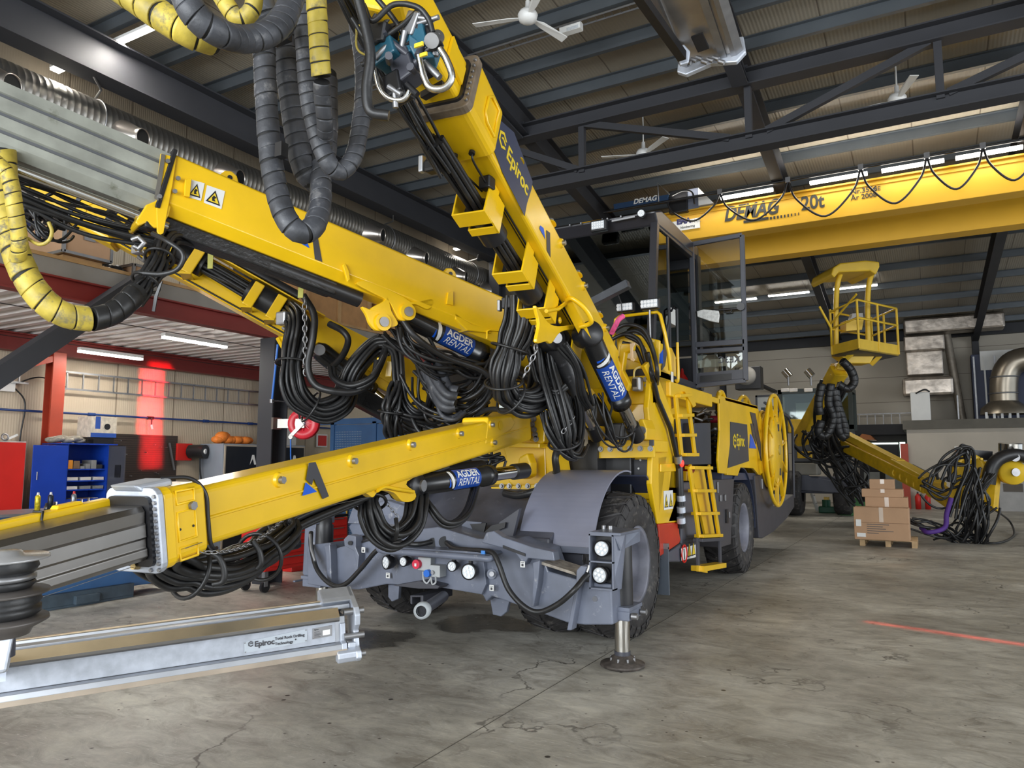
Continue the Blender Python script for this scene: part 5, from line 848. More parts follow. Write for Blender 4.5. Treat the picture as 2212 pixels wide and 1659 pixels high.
# wheels
def wheel(x, y, near):
    g = pgroup('wheel', rig); R = .735; c = V((x, y, R - .005)); ax = V((1, 0, 0)); W = .27
    MB().lathe(c, ax, [(-W * .8, .36), (-W * .95, .42), (-W, .55), (-W * .93, .66), (-W * .72, R - .035), (-W * .3, R - .02), (W * .3, R - .02), (W * .72, R - .035), (W * .93, .66), (W, .55), (W * .95, .42), (W * .8, .36)], 56).build('tyre', TYR, g)
    tl = MB(); n = 26
    for k in range(n):
        for s_ in (-1, 1):
            a = 2 * PI * (k + (0 if s_ > 0 else .5)) / n; a2 = a + .16
            def P(aa, r, xx): return c + V((xx, r * math.cos(aa), r * math.sin(aa)))
            da = .085
            p = [P(a - da, R - .045, s_ * W * .93), P(a + da, R - .045, s_ * W * .93), P(a2 + da, R - .03, s_ * .02), P(a2 - da, R - .03, s_ * .02), P(a - da, R - .028, s_ * W * .80), P(a + da, R - .028, s_ * W * .80), P(a2 + da, R - .002, s_ * .02), P(a2 - da, R - .002, s_ * .02)]
            tl.hexa(p)
            tl.hexa([P(a - da, .60, s_ * W * .99), P(a + da, .60, s_ * W * .99), P(a + da, R - .045, s_ * W * .88), P(a - da, R - .045, s_ * W * .88), P(a - da, .62, s_ * W * 1.0), P(a + da, .62, s_ * W * 1.0), P(a + da, R - .034, s_ * W * .90), P(a - da, R - .034, s_ * W * .90)])
    tl.build('tread_lugs', TYR, g)
    s_ = 1 if near else -1; MB().lathe(c, ax, [(s_ * W * .82, .37), (s_ * W * .9, .39), (s_ * W * .85, .35), (s_ * W * .5, .33), (s_ * W * .15, .31), (s_ * W * .1, .20), (s_ * W * .35, .17), (s_ * W * .35, .001)], 40).build('rim', mat('rim_grey', (.20, .205, .25), .45, 0, .3, 5, wear=.6, wcol=(.12, .11, .12)), g)
    for k in range(10): a = k * PI / 5; q = c + V((s_ * W * .12, .25 * math.cos(a), .25 * math.sin(a))); MB().cyl(q, q + V((s_ * .05, 0, 0)), .018, n=6).build('wheel_nut', GRYD, g)
wheel(-2.88, 7.32, True); wheel(-3.46, 7.32, False); wheel(-2.90, 12.35, True); wheel(-5.42, 7.32, False); wheel(-5.42, 12.35, False)
MB().cyl((-5.2, 7.32, .73), (-3.1, 7.32, .73), .16).build('axle', GRYD, rig); MB().cyl((-5.2, 12.35, .73), (-3.1, 12.35, .73), .16).build('axle', GRYD, rig)
# ---------------------------------------------------------------- yellow body
sx = lambda x, y, X=SX: PX(x, y, X)
def splate(px, th, name, m=YEL, X=SX, parent=rig, bevel=.01): return MB().prism([PX(x, y, X) for x, y in px], (-th, 0, 0)).build(name, m, parent, bevel)
sp = splate([(1407, 812), (1421, 812), (1450, 905), (1460, 950), (1466, 1005), (1466, 1128), (1421, 1132), (1407, 1045), (1409, 985), (1400, 880)], .06, 'side_column', YEL, SX, rig, .012)
MB().prism([PX(1421, 985, SX), PX(1466, 980, SX), PX(1466, 1128, SX), PX(1423, 1132, SX)], (-.75, 0, 0)).build('side_column_box', YEL, rig, .02)
splate([(1424, 1002), (1460, 1000), (1460, 1018), (1424, 1020)], -.02, 'fold_seam', YEL, SX, rig, .01)
MB().prism([PX(1423, 1132, SX), PX(1466, 1128, SX), PX(1468, 1152, SX), PX(1471, 1166, SX), PX(1468, 1174, SX), PX(1427, 1202, SX)], (-.70, 0, 0)).build('red_lower_column', mat('signal_red_paint', (.50, .035, .012), .35, 0, .12, 4), rig, .015)
# front faces left of the column
yq = PX(1418, 1000, SX).y
MB().box((-3.75, yq, 1.35), (SX - .05, yq + .5, 2.02)).build('front_body', YEL, rig, .015)
o = plate([(1337, 992), (1412, 993), (1413, 1082), (1395, 1058), (1337, 1045)], 'y', yq - .03, .03, 'black_cover_panel', mat('charcoal_panel', (.045, .047, .055), .45), rig)
for x, y in ((1361, 994), (1384, 994), (1408, 994), (1380, 1012), (1340, 1000), (1400, 1040)): q = PY(x, y, yq - .035); MB().cyl(q, q + V((0, -.012, 0)), .012, n=8).build('screw', WHT, o)
def wsign(o, xd, yd, size, parent, two=True, kind=0):
    """white sticker with black and yellow warning triangles"""
    o = V(o); xd = V(xd).normalized(); yd = V(yd).normalized(); nz = xd.cross(yd); w_ = size * (2 if two else 1)
    def P(a, b, c=0): return o + xd * a + yd * b + nz * c
    s_ = MB().prism([P(0, 0), P(w_, 0), P(w_, size * 1.25), P(0, size * 1.25)], nz * .003).build('warning_sign', WHT, parent)
    for k in range(2 if two else 1):
        x0 = k * size; MB().prism([P(x0 + size * .08, size * .15, .003), P(x0 + size * .92, size * .15, .003), P(x0 + size * .5, size * 1.05, .003)], nz * .002).build('warning_triangle', BLK, s_); MB().prism([P(x0 + size * .20, size * .22, .005), P(x0 + size * .80, size * .22, .005), P(x0 + size * .5, size * .88, .005)], nz * .002).build('warning_triangle', DECY, s_)
        MB().prism([P(x0 + size * .40, size * .28, .007), P(x0 + size * .60, size * .30, .007), P(x0 + size * .52, size * .42, .007), P(x0 + size * .62, size * .48, .007), P(x0 + size * .5, size * .62, .007), P(x0 + size * .40, size * .46, .007)], nz * .002).build('warning_symbol', BLK, s_)
wsign(PX(1434, 1102, SX + .004), (0, 1, 0), (0, 0, 1), .17, rig)
# towers in the middle: mast plates, shelf with bolts
YT1 = 7.45
def bolts(pts, Y, r=.028): 
    for x, y in pts: q = PY(x, y, Y); MB().cyl(q + V((0, -.03, 0)), q, r * .75, n=8).build('hex_bolt', STL, rig); MB().cyl(q + V((0, -.005, 0)), q, r * 1.2, n=16).build('washer', STL, rig)
MB().box((-4.55, 7.55, 1.4), (-3.55, 8.3, 2.75)).build('centre_tower', YEL, rig, .02)
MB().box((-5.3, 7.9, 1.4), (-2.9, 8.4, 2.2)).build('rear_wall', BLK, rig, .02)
plate([(1135, 882), (1172, 875), (1178, 892), (1176, 955), (1168, 960), (1140, 950)], 'y', 7.25, .12, 'tower_plate', YEL, rig, .012); bolts([(1150, 917), (1154, 928), (1156, 939), (1158, 948), (1110, 893), (1144, 890), (1153, 905)], 7.24)
plate([(1085, 955), (1160, 948), (1178, 965), (1180, 1060), (1120, 1060), (1098, 1040), (1092, 985)], 'y', 7.35, .2, 'tower_lower_plate', YEL, rig, .012); plate([(1098, 955), (1165, 958), (1165, 968), (1098, 966)], 'y', 7.15, .3, 'tower_flange', YEL, rig, .008)
plate([(1120, 988), (1138, 978), (1146, 1000), (1146, 1028), (1130, 1036), (1118, 1026), (1116, 1012)], 'y', 7.05, .16, 'cylinder_lug', YEL, rig, .02); q = PY(1131, 1016, 7.03); MB().cyl(q, q + V((0, .2, 0)), .06).build('lug_pin', STL, rig); MB().cyl(q + V((0, -.012, 0)), q, .085).build('lug_ring', YEL, rig)
plate([(1060, 1052), (1178, 1044), (1180, 1060), (1062, 1064)], 'y', 7.1, .6, 'tower_base_flange', YEL, rig, .008); bolts([(1084, 1050), (1100, 1050), (1120, 1050), (1140, 1050), (1160, 1050)], 7.09, .025)
plate([(1178, 962), (1200, 975), (1215, 1060), (1182, 1060)], 'y', 7.3, .3, 'tower_side_plate', YEL, rig)
# near boom foot: shelf, lugs, bolt rows
YT2 = 7.72
plate([(1277, 952), (1412, 950), (1412, 976), (1280, 976)], 'y', YT2, .5, 'boom_foot_shelf', YEL, rig, .008); plate([(1288, 966), (1412, 964), (1414, 988), (1290, 990)], 'y', YT2 - .02, .05, 'bolt_flange', YEL, rig); bolts([(1297, 970), (1318, 970), (1339, 969), (1361, 969), (1383, 969), (1405, 969)], YT2 - .03, .026); plate([(1402, 950), (1412, 950), (1412, 963), (1402, 963)], 'y', YT2 - .03, .02, 'rubber_pad', GRYD, rig)
for x in (1272, 1383): plate([(x - 8, 950), (x - 10, 925), (x - 2, 905), (x + 6, 905), (x + 14, 925), (x + 12, 950)], 'y', YT2 - .15, .3, 'foot_lug', YEL, rig, .012); q = PY(x + 3, 930, YT2 - .16); MB().cyl(q, q + V((0, .02, 0)), .045).build('lug_pin', STL, rig)
plate([(1352, 800), (1368, 790), (1392, 812), (1412, 870), (1412, 950), (1352, 950)], 'y', 7.95, .25, 'boom_foot_plate', YEL, rig, .02); bolts([(1395, 821), (1398, 833), (1400, 845), (1402, 857)], 7.94, .032)
plate([(1338, 750), (1342, 742), (1368, 742), (1366, 755), (1350, 762), (1345, 800), (1360, 830), (1352, 845), (1332, 830)], 'y', 7.6, .1, 'foot_bracket', YEL, rig, .012); o = plate([(1360, 742), (1370, 740), (1371, 745), (1367, 750), (1367, 772), (1371, 777), (1368, 781), (1362, 778)], 'y', 7.58, .02, 'bracket_end', mat('primer_cream', (.75, .55, .35), .5), rig)
g = pgroup('electrical_connector', rig); q = PY(1377, 830, 7.75); MB().cbox(q, (.10, .12, .16)).build('connector_shell', STL, g, .02); MB().cbox(q + V((-.01, -.065, .01)), (.05, .01, .09)).build('connector_face', BLK, g); MB().tube(spline([q + V((-.03, -.03, .05)), PY(1371, 800, 7.65), PY(1384, 793, 7.65), PY(1398, 802, 7.8)], 8), .012, 6).build('cable', mat('cable_cream', (.75, .62, .25), .5), g)
g = pgroup('electrical_connector', rig); q = PY(1122, 920, 7.1); MB().cbox(q, (.09, .10, .14)).build('connector_shell', STL, g, .02); MB().cbox(q + V((-.01, -.055, .0)), (.045, .01, .08)).build('connector_face', BLK, g); MB().cbox(PY(1125, 938, 7.1), (.04, .08, .12)).build('connector_shell', STL, g, .01); MB().tube(spline([q + V((-.03, -.04, -.02)), PY(1098, 924, 6.9), PY(1082, 912, 6.9), PY(1084, 900, 6.9), PY(1100, 893, 6.9), PY(1128, 893, 7.0)], 8), .010, 6).build('cable', MATS['cable_cream'], g)
# yellow flanks going down between tower and column, black voids
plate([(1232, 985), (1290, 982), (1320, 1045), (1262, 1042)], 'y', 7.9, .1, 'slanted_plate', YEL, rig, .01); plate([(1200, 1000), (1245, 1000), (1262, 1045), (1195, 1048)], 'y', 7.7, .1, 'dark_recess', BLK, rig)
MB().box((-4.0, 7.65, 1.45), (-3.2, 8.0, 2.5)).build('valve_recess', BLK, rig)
g = pgroup('valve_block', rig); q = PY(1250, 930, 7.4); MB().cbox(q, (.16, .15, .34)).build('block_body', ALU, g, .01); rnd = random.Random(2)
for k in range(8): p = q + V((rnd.uniform(-.07, .07), -.08, rnd.uniform(-.15, .15))); MB().cyl(p, p + V((0, -.04, 0)), .014, n=8).build('fitting', STL if k % 2 else BLK, g)
# ---------------------------------------------------------------- upper guard, gas strut, work lights
hb = MB().tube([PX(1398, 762, SX + .02), PX(1420, 860, SX + .04), PX(1448, 925, SX + .05), PX(1462, 985, SX + .05), PX(1466, 1010, SX + .05)], .03, 8).build('gas_strut', BLK, rig); MB().cyl(PX(1464, 985, SX + .06), PX(1466, 1000, SX + .06), .05).build('strut_sleeve', STL, rig)
MB().tube([PX(1467, 1000, SX + .05), PX(1469, 1060, SX + .05), PX(1470, 1140, SX + .02)], .045, 8).build('hose_riser', BLK, rig)
for z_ in (1070, 1095, 1118): MB().cyl(PX(1471, z_, SX + .06), PX(1472, z_ + 12, SX + .06), .05).build('riser_fitting', ALUW, rig)
splate([(1392, 790), (1404, 780), (1422, 812), (1456, 905), (1453, 918), (1441, 905), (1412, 830)], .05, 'sloping_guard', YEL, SX + .03)
fr_ = PY(1325, 692, 7.85)
MB().tube([PY(1322, 770, 7.85), PY(1330, 690, 7.85), PY(1338, 683, 7.85), PY(1420, 674, 7.85), PY(1426, 680, 7.85), PY(1436, 720, 7.85), PY(1444, 762, 7.9), PY(1448, 800, 8.0)], .021, 4).build('guard_frame', YEL, rig)
def bigled(px, py, Y, w_, h_, ax=(0, -1, 0)):
    q = PY(px, py, Y); g = pgroup('work_light', rig); MB().cbox(q + V((0, .04, 0)), (w_ * 1.15, .08, h_ * 1.2)).build('lamp_housing', BLK, g, .02); MB().cbox(q + V((0, -.004, 0)), (w_, .012, h_ * .92)).build('lamp_lens', LENS, g, .01); led = MB()
    for i in range(5):
        for j in range(2): led.cyl(q + V((-w_ * .4 + i * w_ * .2, -.012, -h_ * .2 + j * h_ * .4)), q + V((-w_ * .4 + i * w_ * .2, -.016, -h_ * .2 + j * h_ * .4)), .018, n=10)
    led.build('led_cluster', mat('led', (.92, .93, .95), .15), g)
bigled(1349, 663, 7.75, .18, .09); bigled(1402, 656, 7.75, .19, .10)
MB().cyl(PY(1403, 668, 7.8), PY(1405, 745, 7.85), .012, n=8).build('lamp_post', STL, rig); MB().tube([PY(1336, 638, 7.7), PY(1342, 655, 7.7), PY(1344, 680, 7.75)], .006, 5).build('antenna', BLK, rig)
MB().bar(PY(1277, 655, 7.3), PY(1358, 613, 7.3), .10, .085).build('mirror_arm', mat('scuffed_black', (.03, .034, .045), .45, 0, .3, 8, wear=.6, wcol=(.2, .2, .22), wscale=18), rig, .005)
MB().tube(spline([PY(1321, 720, 7.6), PY(1330, 702, 7.55), PY(1337, 690, 7.55), PY(1346, 683, 7.6)], 6), .030, 8, rf=None).build('warning_ribbon', mat('ribbon_pink', (.80, .10, .28), .7, 0, .3, 30, .6, 30), rig)
for k, P in enumerate(([(1318, 722), (1350, 702), (1390, 712), (1412, 760), (1420, 810)], [(1318, 735), (1350, 722), (1380, 735), (1395, 780), (1408, 815)], [(1352, 725), (1385, 745), (1402, 790), (1412, 820)], [(1345, 740), (1372, 750), (1388, 785), (1400, 812)], [(1330, 728), (1375, 715), (1404, 745), (1420, 800)])):
    MB().tube(spline([PY(x, y, 7.75 + .03 * k) for x, y in P] + [PY(P[-1][0] - 2, P[-1][1] + 30, 8.25)], 8), .022, 8).build('feed_hose', RUB, rig)
# ---------------------------------------------------------------- cab
cab = pgroup('cab', rig); CBM = mat('cab_frame_black', (.022, .022, .028), .35); CG = glass('cab_glass', (.34, .36, .35), .01, .6)
cf = lambda x, y: PY(x, y, 8.27)
x_r = SX; tp = PX(1421, 452, SX).z; XL = -4.45; Yf, Yr = 8.22, 9.98; zb_ = 2.72; zmid = 3.02
MB().prism([(XL, Yf - .10, tp - .06), (XL, Yf + .15, tp + .02), (XL, Yr, tp - .02), (XL, Yr + .02, tp - .17), (XL, Yf, tp - .20)], (x_r - XL + .01, 0, 0)).build('roof', CBM, cab, .02)
frm = MB(); LN = .30
def post(y0, y1, x, w_=.07): frm.bar((x, y0, tp - .15), (x, y1, zb_), w_, w_, up=(0, 1, 0))
for x in (x_r - .035, XL + .035): post(Yf + .02, Yf - .26, x, .085); post(Yf + .44, Yf + .46, x, .055); post(Yr - .05, Yr - .05, x, .13)
for x in (x_r - .035, XL + .035): frm.bar((x, Yf - .26, zb_ + .04), (x, Yr, zb_ + .04), .07, .08); frm.bar((x, Yf, tp - .17), (x, Yr, tp - .17), .07, .10)
frm.bar((XL, Yf - .26, zb_ + .04), (x_r, Yf - .26, zb_ + .04), .07, .08); frm.bar((XL, Yr, tp - .2), (x_r, Yr, tp - .2), .08, .2); frm.bar((XL, Yr, zb_ + .2), (x_r, Yr, zb_ + .2), .08, .5); frm.build('cab_frame', CBM, cab, .006)
MB().box((XL, Yf - .2, zb_ - .02), (x_r, Yr, zb_ + .02)).build('cab_floor', BLK, cab)
def pane(P, nm='window_pane'): MB().prism(P, (V(P[1]) - V(P[0])).cross(V(P[2]) - V(P[0])).normalized() * .008).build(nm, CG, cab)
pane([(XL + .05, Yf + .01, tp - .18), (x_r - .05, Yf + .01, tp - .18), (x_r - .05, Yf - .25, zb_ + .06), (XL + .05, Yf - .25, zb_ + .06)], 'windscreen')
pane([(x_r - .02, Yf + .04, tp - .2), (x_r - .02, Yf + .42, tp - .2), (x_r - .02, Yf + .44, zb_ + .08), (x_r - .02, Yf - .22, zb_ + .08)], 'side_window'); pane([(XL + .02, Yf + .04, tp - .2), (XL + .02, Yr - .1, tp - .2), (XL + .02, Yr - .1, zb_ + .08), (XL + .02, Yf - .22, zb_ + .08)], 'side_window'); pane([(XL + .1, Yr, tp - .3), (x_r - .15, Yr, tp - .3), (x_r - .15, Yr, zb_ + .7), (XL + .1, Yr, zb_ + .7)], 'rear_window')
# interior
MB().prism([(-3.9, 9.2, zb_ + .02), (-3.9, 9.0, zb_ + .5), (-3.9, 9.45, zb_ + .55), (-3.9, 9.6, zb_ + 1.2), (-3.9, 9.72, zb_ + 1.2), (-3.9, 9.6, zb_ + .02)], (.52, 0, 0)).build('driver_seat', mat('seat_black', (.015, .015, .017), .7), cab, .05)
MB().box((-4.3, 8.2, zb_ + .05), (-3.0, 8.6, zb_ + .55)).build('dashboard', mat('seat_black', (.015, .015, .017), .7), cab, .04); MB().box((-2.95, 8.5, zb_ + .75), (-2.72, 9.2, zb_ + .95)).build('document_tray', mat('paper', (.6, .6, .58), .7), cab); MB().ring((-3.5, 8.65, zb_ + .75), (0, -.5, 1), .17, .014).build('steering_wheel', BLK, cab)
a = PY(1270, 605, 9.6); MB().box((-4.1, 9.55, 3.9), (-3.75, 9.58, 4.15)).build('monitor', BLK, cab); q = PX(1471, 569, -2.9); MB().sphere(q, .022, 8).build('warning_lamp', REDL, cab); q = PX(1475, 812, -2.9); MB().lathe(q - V((0, 0, .1)), (0, 0, 1), [(0, .09), (.06, .08), (.12, .04), (.2, .03)], 14).build('red_bottle', RED, cab)
# lamps on the cab roof
g = pgroup('roof_light', cab); q = PY(1291, 486, Yf - .22); MB().cbox(q + V((0, .05, 0)), (.21, .09, .14)).build('lamp_housing', BLK, g, .02); MB().cbox(q, (.16, .012, .095)).build('lamp_lens', LENS, g, .01); led = MB()
for i in range(5):
    for j in range(3): led.cyl(q + V((-.06 + i * .03, -.008, -.03 + j * .03)), q + V((-.06 + i * .03, -.012, -.03 + j * .03)), .010, n=8)
led.build('led_cluster', MATS['led'], g)
wlight(PY(1385, 461, Yf - .2), (.1, -1, 0), .045, .1, 'roof_spot', parent=cab)
for x in (1232, 1256, 1302, 1313, 1342): q = PY(x, 487 - (x - 1232) * .17, Yf - .11); MB().cyl(q, q + V((0, -.02, 0)), .010, n=8).build('roof_bolt', STL, cab)
MB().bar(PY(1322, 478, Yf - .14), PY(1372, 468, Yf - .14), .02, .02).build('wiper_motor_rod', STL, cab)
# cab base and yellow lower shell
sh = MB(); sh.prism([(XL, Yf - .30, 2.40), (XL, Yf - .27, 2.95), (XL, Yf + .25, 2.82), (XL, Yf + .5, 2.76), (XL, Yf + .5, 2.40)], (x_r - XL - .0, 0, 0)); sh.build('cab_lower_shell', YEL, cab, .015)
plate([(1330, 715), (1452, 755), (1456, 832), (1440, 870), (1395, 800), (1340, 760)], 'y', Yf - .36, .1, 'shell_panel', YEL, cab, .012) if False else None
MB().box((XL, Yf + .2, 2.52), (x_r + .05, Yr + .35, 2.70)).build('cab_platform', YEL, cab, .015); MB().box((-3.6, Yf, 1.9), (-2.95, Yr + .6, 2.55)).build('platform_support', YEL, cab, .02)
splate([(1415, 735), (1452, 752), (1460, 770), (1462, 850), (1452, 880), (1440, 905), (1418, 812)], .1, 'cab_side_shell', YEL, SX, cab, .01); plate([(1330, 722), (1350, 716), (1425, 735), (1425, 812), (1400, 790), (1335, 770)], 'y', 7.93, .05, 'cab_front_shell', YEL, cab, .012)
splate([(1435, 735), (1444, 700), (1446, 690), (1443, 750), (1437, 790), (1430, 800)], .02, 'emblem', DEC, SX + .012, cab, 0)
plate([(1425, 765), (1432, 755), (1432, 785), (1424, 785)], 'y', 7.92, .01, 'emblem', DECB, cab, 0)
MB().tube([PX(1462, 668, SX + .06), PX(1463, 740, SX + .06)], .018, 8).build('grab_handle', BLK, cab); MB().tube(spline([PX(1463, 740, SX + .06), PX(1465, 818, SX + .06), PX(1459, 822, SX + .02)], 5), .018, 8).build('grab_handle', YEL, cab); MB().tube([PX(1463, 668, SX + .06), PX(1456, 662, SX), PX(1450, 672, SX)], .014, 8).build('grab_handle', BLK, cab)
sticker = PX(1452, 815, SX + .006); MB().cbox(sticker, (.004, .09, .13)).build('sticker', WHT, cab)
# open door, perpendicular to the side
YD = Yr - .25; dl, dr = PY(1500, 700, YD).x, PY(1612, 700, YD).x; dt, db = PY(1503, 528, YD).z, PY(1503, 833, YD).z
door = pgroup('cab_door', cab)
def dbar(a, b, w_=.06, d=.05): fr2.bar(V((a[0], YD, a[1])), V((b[0], YD, b[1])), d, w_, up=(0, 0, 1) if abs(a[1] - b[1]) < .5 else (1, 0, 0))
D = lambda x, y: (PY(x, y, YD).x, PY(x, y, YD).z)
fr2 = MB(); a1, a2, a3, a4 = D(1494, 528), D(1603, 508), D(1611, 822), D(1503, 834)
for A, B in ((a1, a2), (a4, a3)): fr2.bar(V((A[0], YD, A[1])), V((B[0], YD, B[1])), .05, .06)
for A, B in ((a1, a4), (a2, a3)): fr2.bar(V((A[0], YD, A[1])), V((B[0], YD, B[1])), .06, .05, up=(0, 1, 0))
for y0, y1, h in ((745, 738, .07), (760, 753, .06)): A, B = D(1503, y0), D(1609, y1); fr2.bar(V((A[0], YD, A[1])), V((B[0], YD, B[1])), .05, h)
o_ = fr2.build('door_frame', mat('door_frame_grey', (.05, .052, .066), .4), door, .006)
DG = glass('door_glass', (.80, .80, .76), .01, .22)
MB().prism([PY(*p, YD) for p in ((1506, 530), (1600, 514), (1606, 742), (1507, 750))], (0, .006, 0)).build('door_glass_pane', DG, door); MB().prism([PY(*p, YD) for p in ((1507, 765), (1607, 758), (1609, 800), (1508, 808))], (0, .006, 0)).build('door_glass_pane', DG, door)
MB().prism([PY(*p, YD - .01) for p in ((1507, 806), (1609, 797), (1610, 824), (1508, 832))], (0, .04, 0)).build('door_vent_panel', MATS['door_frame_grey'], door); MB().prism([PY(*p, YD - .02) for p in ((1512, 812), (1580, 806), (1580, 820), (1512, 826))], (0, .02, 0)).build('vent_grille', BLK, door)
MB().prism([PY(*p, YD + .01) for p in ((1508, 779), (1605, 771), (1605, 788), (1508, 795))], (0, .006, 0)).build('model_strip', mat('strip_grey', (.50, .49, .46), .5), door)
text('XE3C', .12, DEC, door, PY(1600, 782, YD - .004), (-1, 0, .02), (0, 0, 1), bold=.001)
MB().tube([PY(1503, 674, YD - .05), PY(1598, 666, YD - .05)], .018, 8).build('door_bar', BLK, door); MB().cyl(PY(1600, 662, YD - .08), PY(1600, 662, YD + .02), .05).build('door_latch', BLK, door); MB().tube([PY(1562, 668, YD - .05), PY(1566, 675, YD - .05), PY(1578, 674, YD - .05), PY(1582, 667, YD - .05)], .010, 6).build('door_pull', BLK, door)
MB().prism([PY(*p, YD - .07) for p in ((1505, 672), (1520, 668), (1552, 671), (1554, 680), (1552, 697), (1535, 694), (1506, 684))], (0, .03, 0)).build('paper_wad', mat('crumpled_paper', (.7, .7, .68), .8, 0, .2, 30, .8, 30), door, .01)
# ---------------------------------------------------------------- engine side
rs = lambda P, th, nm, m, X=SX, b=.008, p=rig: MB().prism([PX(x, y, X) for x, y in P], (-th, 0, 0)).build(nm, m, p, b)
eng = pgroup('engine_cover', rig)
MB().box((-5.5, PX(1470, 900, SX).y, 1.0), (-3.4, PX(1640, 900, SX).y + .6, 2.60)).build('engine_bay', BLK, eng)
MB().box((-5.6, PX(1500, 860, SX).y, 2.60), (SX + .02, PX(1552, 860, SX).y, 2.68)).build('cover_roof', YEL, eng, .01)
rs([(1553, 853), (1566, 857), (1577, 905), (1577, 960), (1570, 1024), (1554, 1022), (1551, 995), (1555, 930)], .03, 'cover_edge_panel', YEL, SX + .02, .008, eng)
rs([(1560, 856), (1636, 877), (1648, 912), (1655, 1018), (1640, 1026), (1628, 1012), (1600, 1010), (1594, 1028), (1571, 1026), (1577, 960), (1577, 905)], .05, 'cover_panel', YEL, SX, .01, eng); MB().prism([PX(1560, 856, SX), PX(1636, 877, SX), PX(1636, 877, SX) + V((-2.7, 0, 0)), PX(1560, 856, SX) + V((-2.7, 0, 0))], (0, 0, -.05)).build('cover_top', YEL, eng)
rs([(1578, 911), (1614, 917), (1618, 996), (1573, 1011)], .012, 'decal_panel', DEC, SX + .012, 0, eng)
t0 = PX(1592, 963, SX + .016); text('Epiroc', .27, DECY, eng, t0, (0, 1, 0), (0, 0, 1), bold=.003, sx=.78)
def hexlogo(o, xd, yd, s_, m, parent):
    o = V(o); xd = V(xd).normalized(); yd = V(yd).normalized(); nz = xd.cross(yd); mb = MB(); P = [(math.cos(math.radians(90 + 60 * k)), math.sin(math.radians(90 + 60 * k))) for k in range(6)]
    for k in range(6):
        if k == 4: continue
        a, b = P[k], P[(k + 1) % 6]; mb.prism([o + (xd * a[0] + yd * a[1]) * s_, o + (xd * b[0] + yd * b[1]) * s_, o + (xd * b[0] + yd * b[1]) * s_ * .68, o + (xd * a[0] + yd * a[1]) * s_ * .68], nz * .003)
    mb.prism([o + xd * s_ * .75 + yd * s_ * .1, o + xd * s_ * .0 + yd * s_ * .35, o - xd * s_ * .35 + yd * s_ * .1, o - xd * s_ * .2 - yd * s_ * .05, o + yd * s_ * .12, o + xd * s_ * .7 - yd * s_ * .15], nz * .003)
    return mb.build('hexagon_emblem', m, parent)
hexlogo(PX(1587, 953, SX + .016), (0, 1, 0), (0, 0, 1), .115, DECY, eng)
rs([(1621, 890), (1632, 893), (1650, 995), (1645, 996)], .012, 'emblem', DEC, SX + .012, 0, eng); rs([(1622, 915), (1628, 915), (1634, 960), (1626, 940)], .012, 'emblem', DEC, SX + .012, 0, eng); rs([(1622, 938), (1626, 945), (1634, 969), (1620, 968)], .012, 'emblem', DECB, SX + .014, 0, eng)
rs([(1500, 914), (1535, 913), (1537, 1003), (1474, 1005), (1474, 985), (1500, 985)], .5, 'equipment_box', mat('equipment_navy', (.035, .04, .055), .45), SX - .05, .01, eng)
rs([(1472, 905), (1500, 905), (1500, 985), (1472, 985)], .4, 'equipment_box', MATS['equipment_navy'], SX - .2, .01, eng)
rnd = random.Random(9)
for k in range(10): q = PX(rnd.uniform(1500, 1550), rnd.uniform(890, 915), SX - .25); MB().cyl(q, q + V((.1, rnd.uniform(-.05, .05), rnd.uniform(-.05, .08))), .018, n=8).build('engine_fitting', STL, eng)
q = PX(1536, 906, SX - .2); MB().cyl(q, q + V((.12, 0, 0)), .055).build('red_cap', mat('cap_crimson', (.25, .01, .03), .4), eng)
for k in range(5): MB().tube(spline([PX(1538, 930 + 12 * k, SX - .2), PX(1546, 926 + 13 * k, SX - .1), PX(1553, 934 + 11 * k, SX - .15)], 5), .02, 6).build('engine_hose', (RUB, ALUW)[k == 0], eng)
# ladders
def ladder(P0, P1, P2, P3, n, nm, X, m=YEL, extra=None, th=.06):
    """P0,P1 = left rail top/bottom, P2,P3 = right rail top/bottom in the side view"""
    g = pgroup(nm, rig); a0, a1, b0, b1 = [PX(*p, X) for p in (P0, P1, P2, P3)]
    for a, b in ((a0, a1), (b0, b1)): MB().bar(a, b, .03, .10 if n > 3 else .08, up=(0, 1, 0)).build('side_rail', m, g, .004)
    for k in range(n): t = (k + .08) / (n - 1 + .12); p, q = a0.lerp(a1, t), b0.lerp(b1, t); MB().bar(p, q, .12, .04).build('rung', m, g, .004)
    return g
ladder((1459, 852), (1472, 984), (1484, 850), (1501, 984), 4, 'upper_ladder', SX + .05); MB().prism([PX(*p, SX + .05) for p in ((1474, 846), (1490, 846), (1499, 876), (1493, 880))], (.03, 0, 0)).build('ladder_bracket', YEL, rig)
lg = ladder((1489, 1006), (1510, 1160), (1530, 1007), (1553, 1158), 4, 'access_ladder', SX + .10); a = ladder((1507, 1162), (1508, 1232), (1554, 1160), (1556, 1222), 2, 'hanging_step', SX + .12, GRYD); MB().bar(PX(1507, 1228, SX + .14), PX(1556, 1220, SX + .14), .16, .06).build('step_tread', YEL, a); MB().bar(PX(1507, 1228, SX + .16), PX(1526, 1231, SX + .16), .03, .07).build('step_end', YEL, a)
MB().prism([PX(*p, SX - .02) for p in ((1492, 1010), (1520, 1008), (1545, 1158), (1525, 1160))], (-.03, 0, 0)).build('ladder_back_plate', YEL, lg)
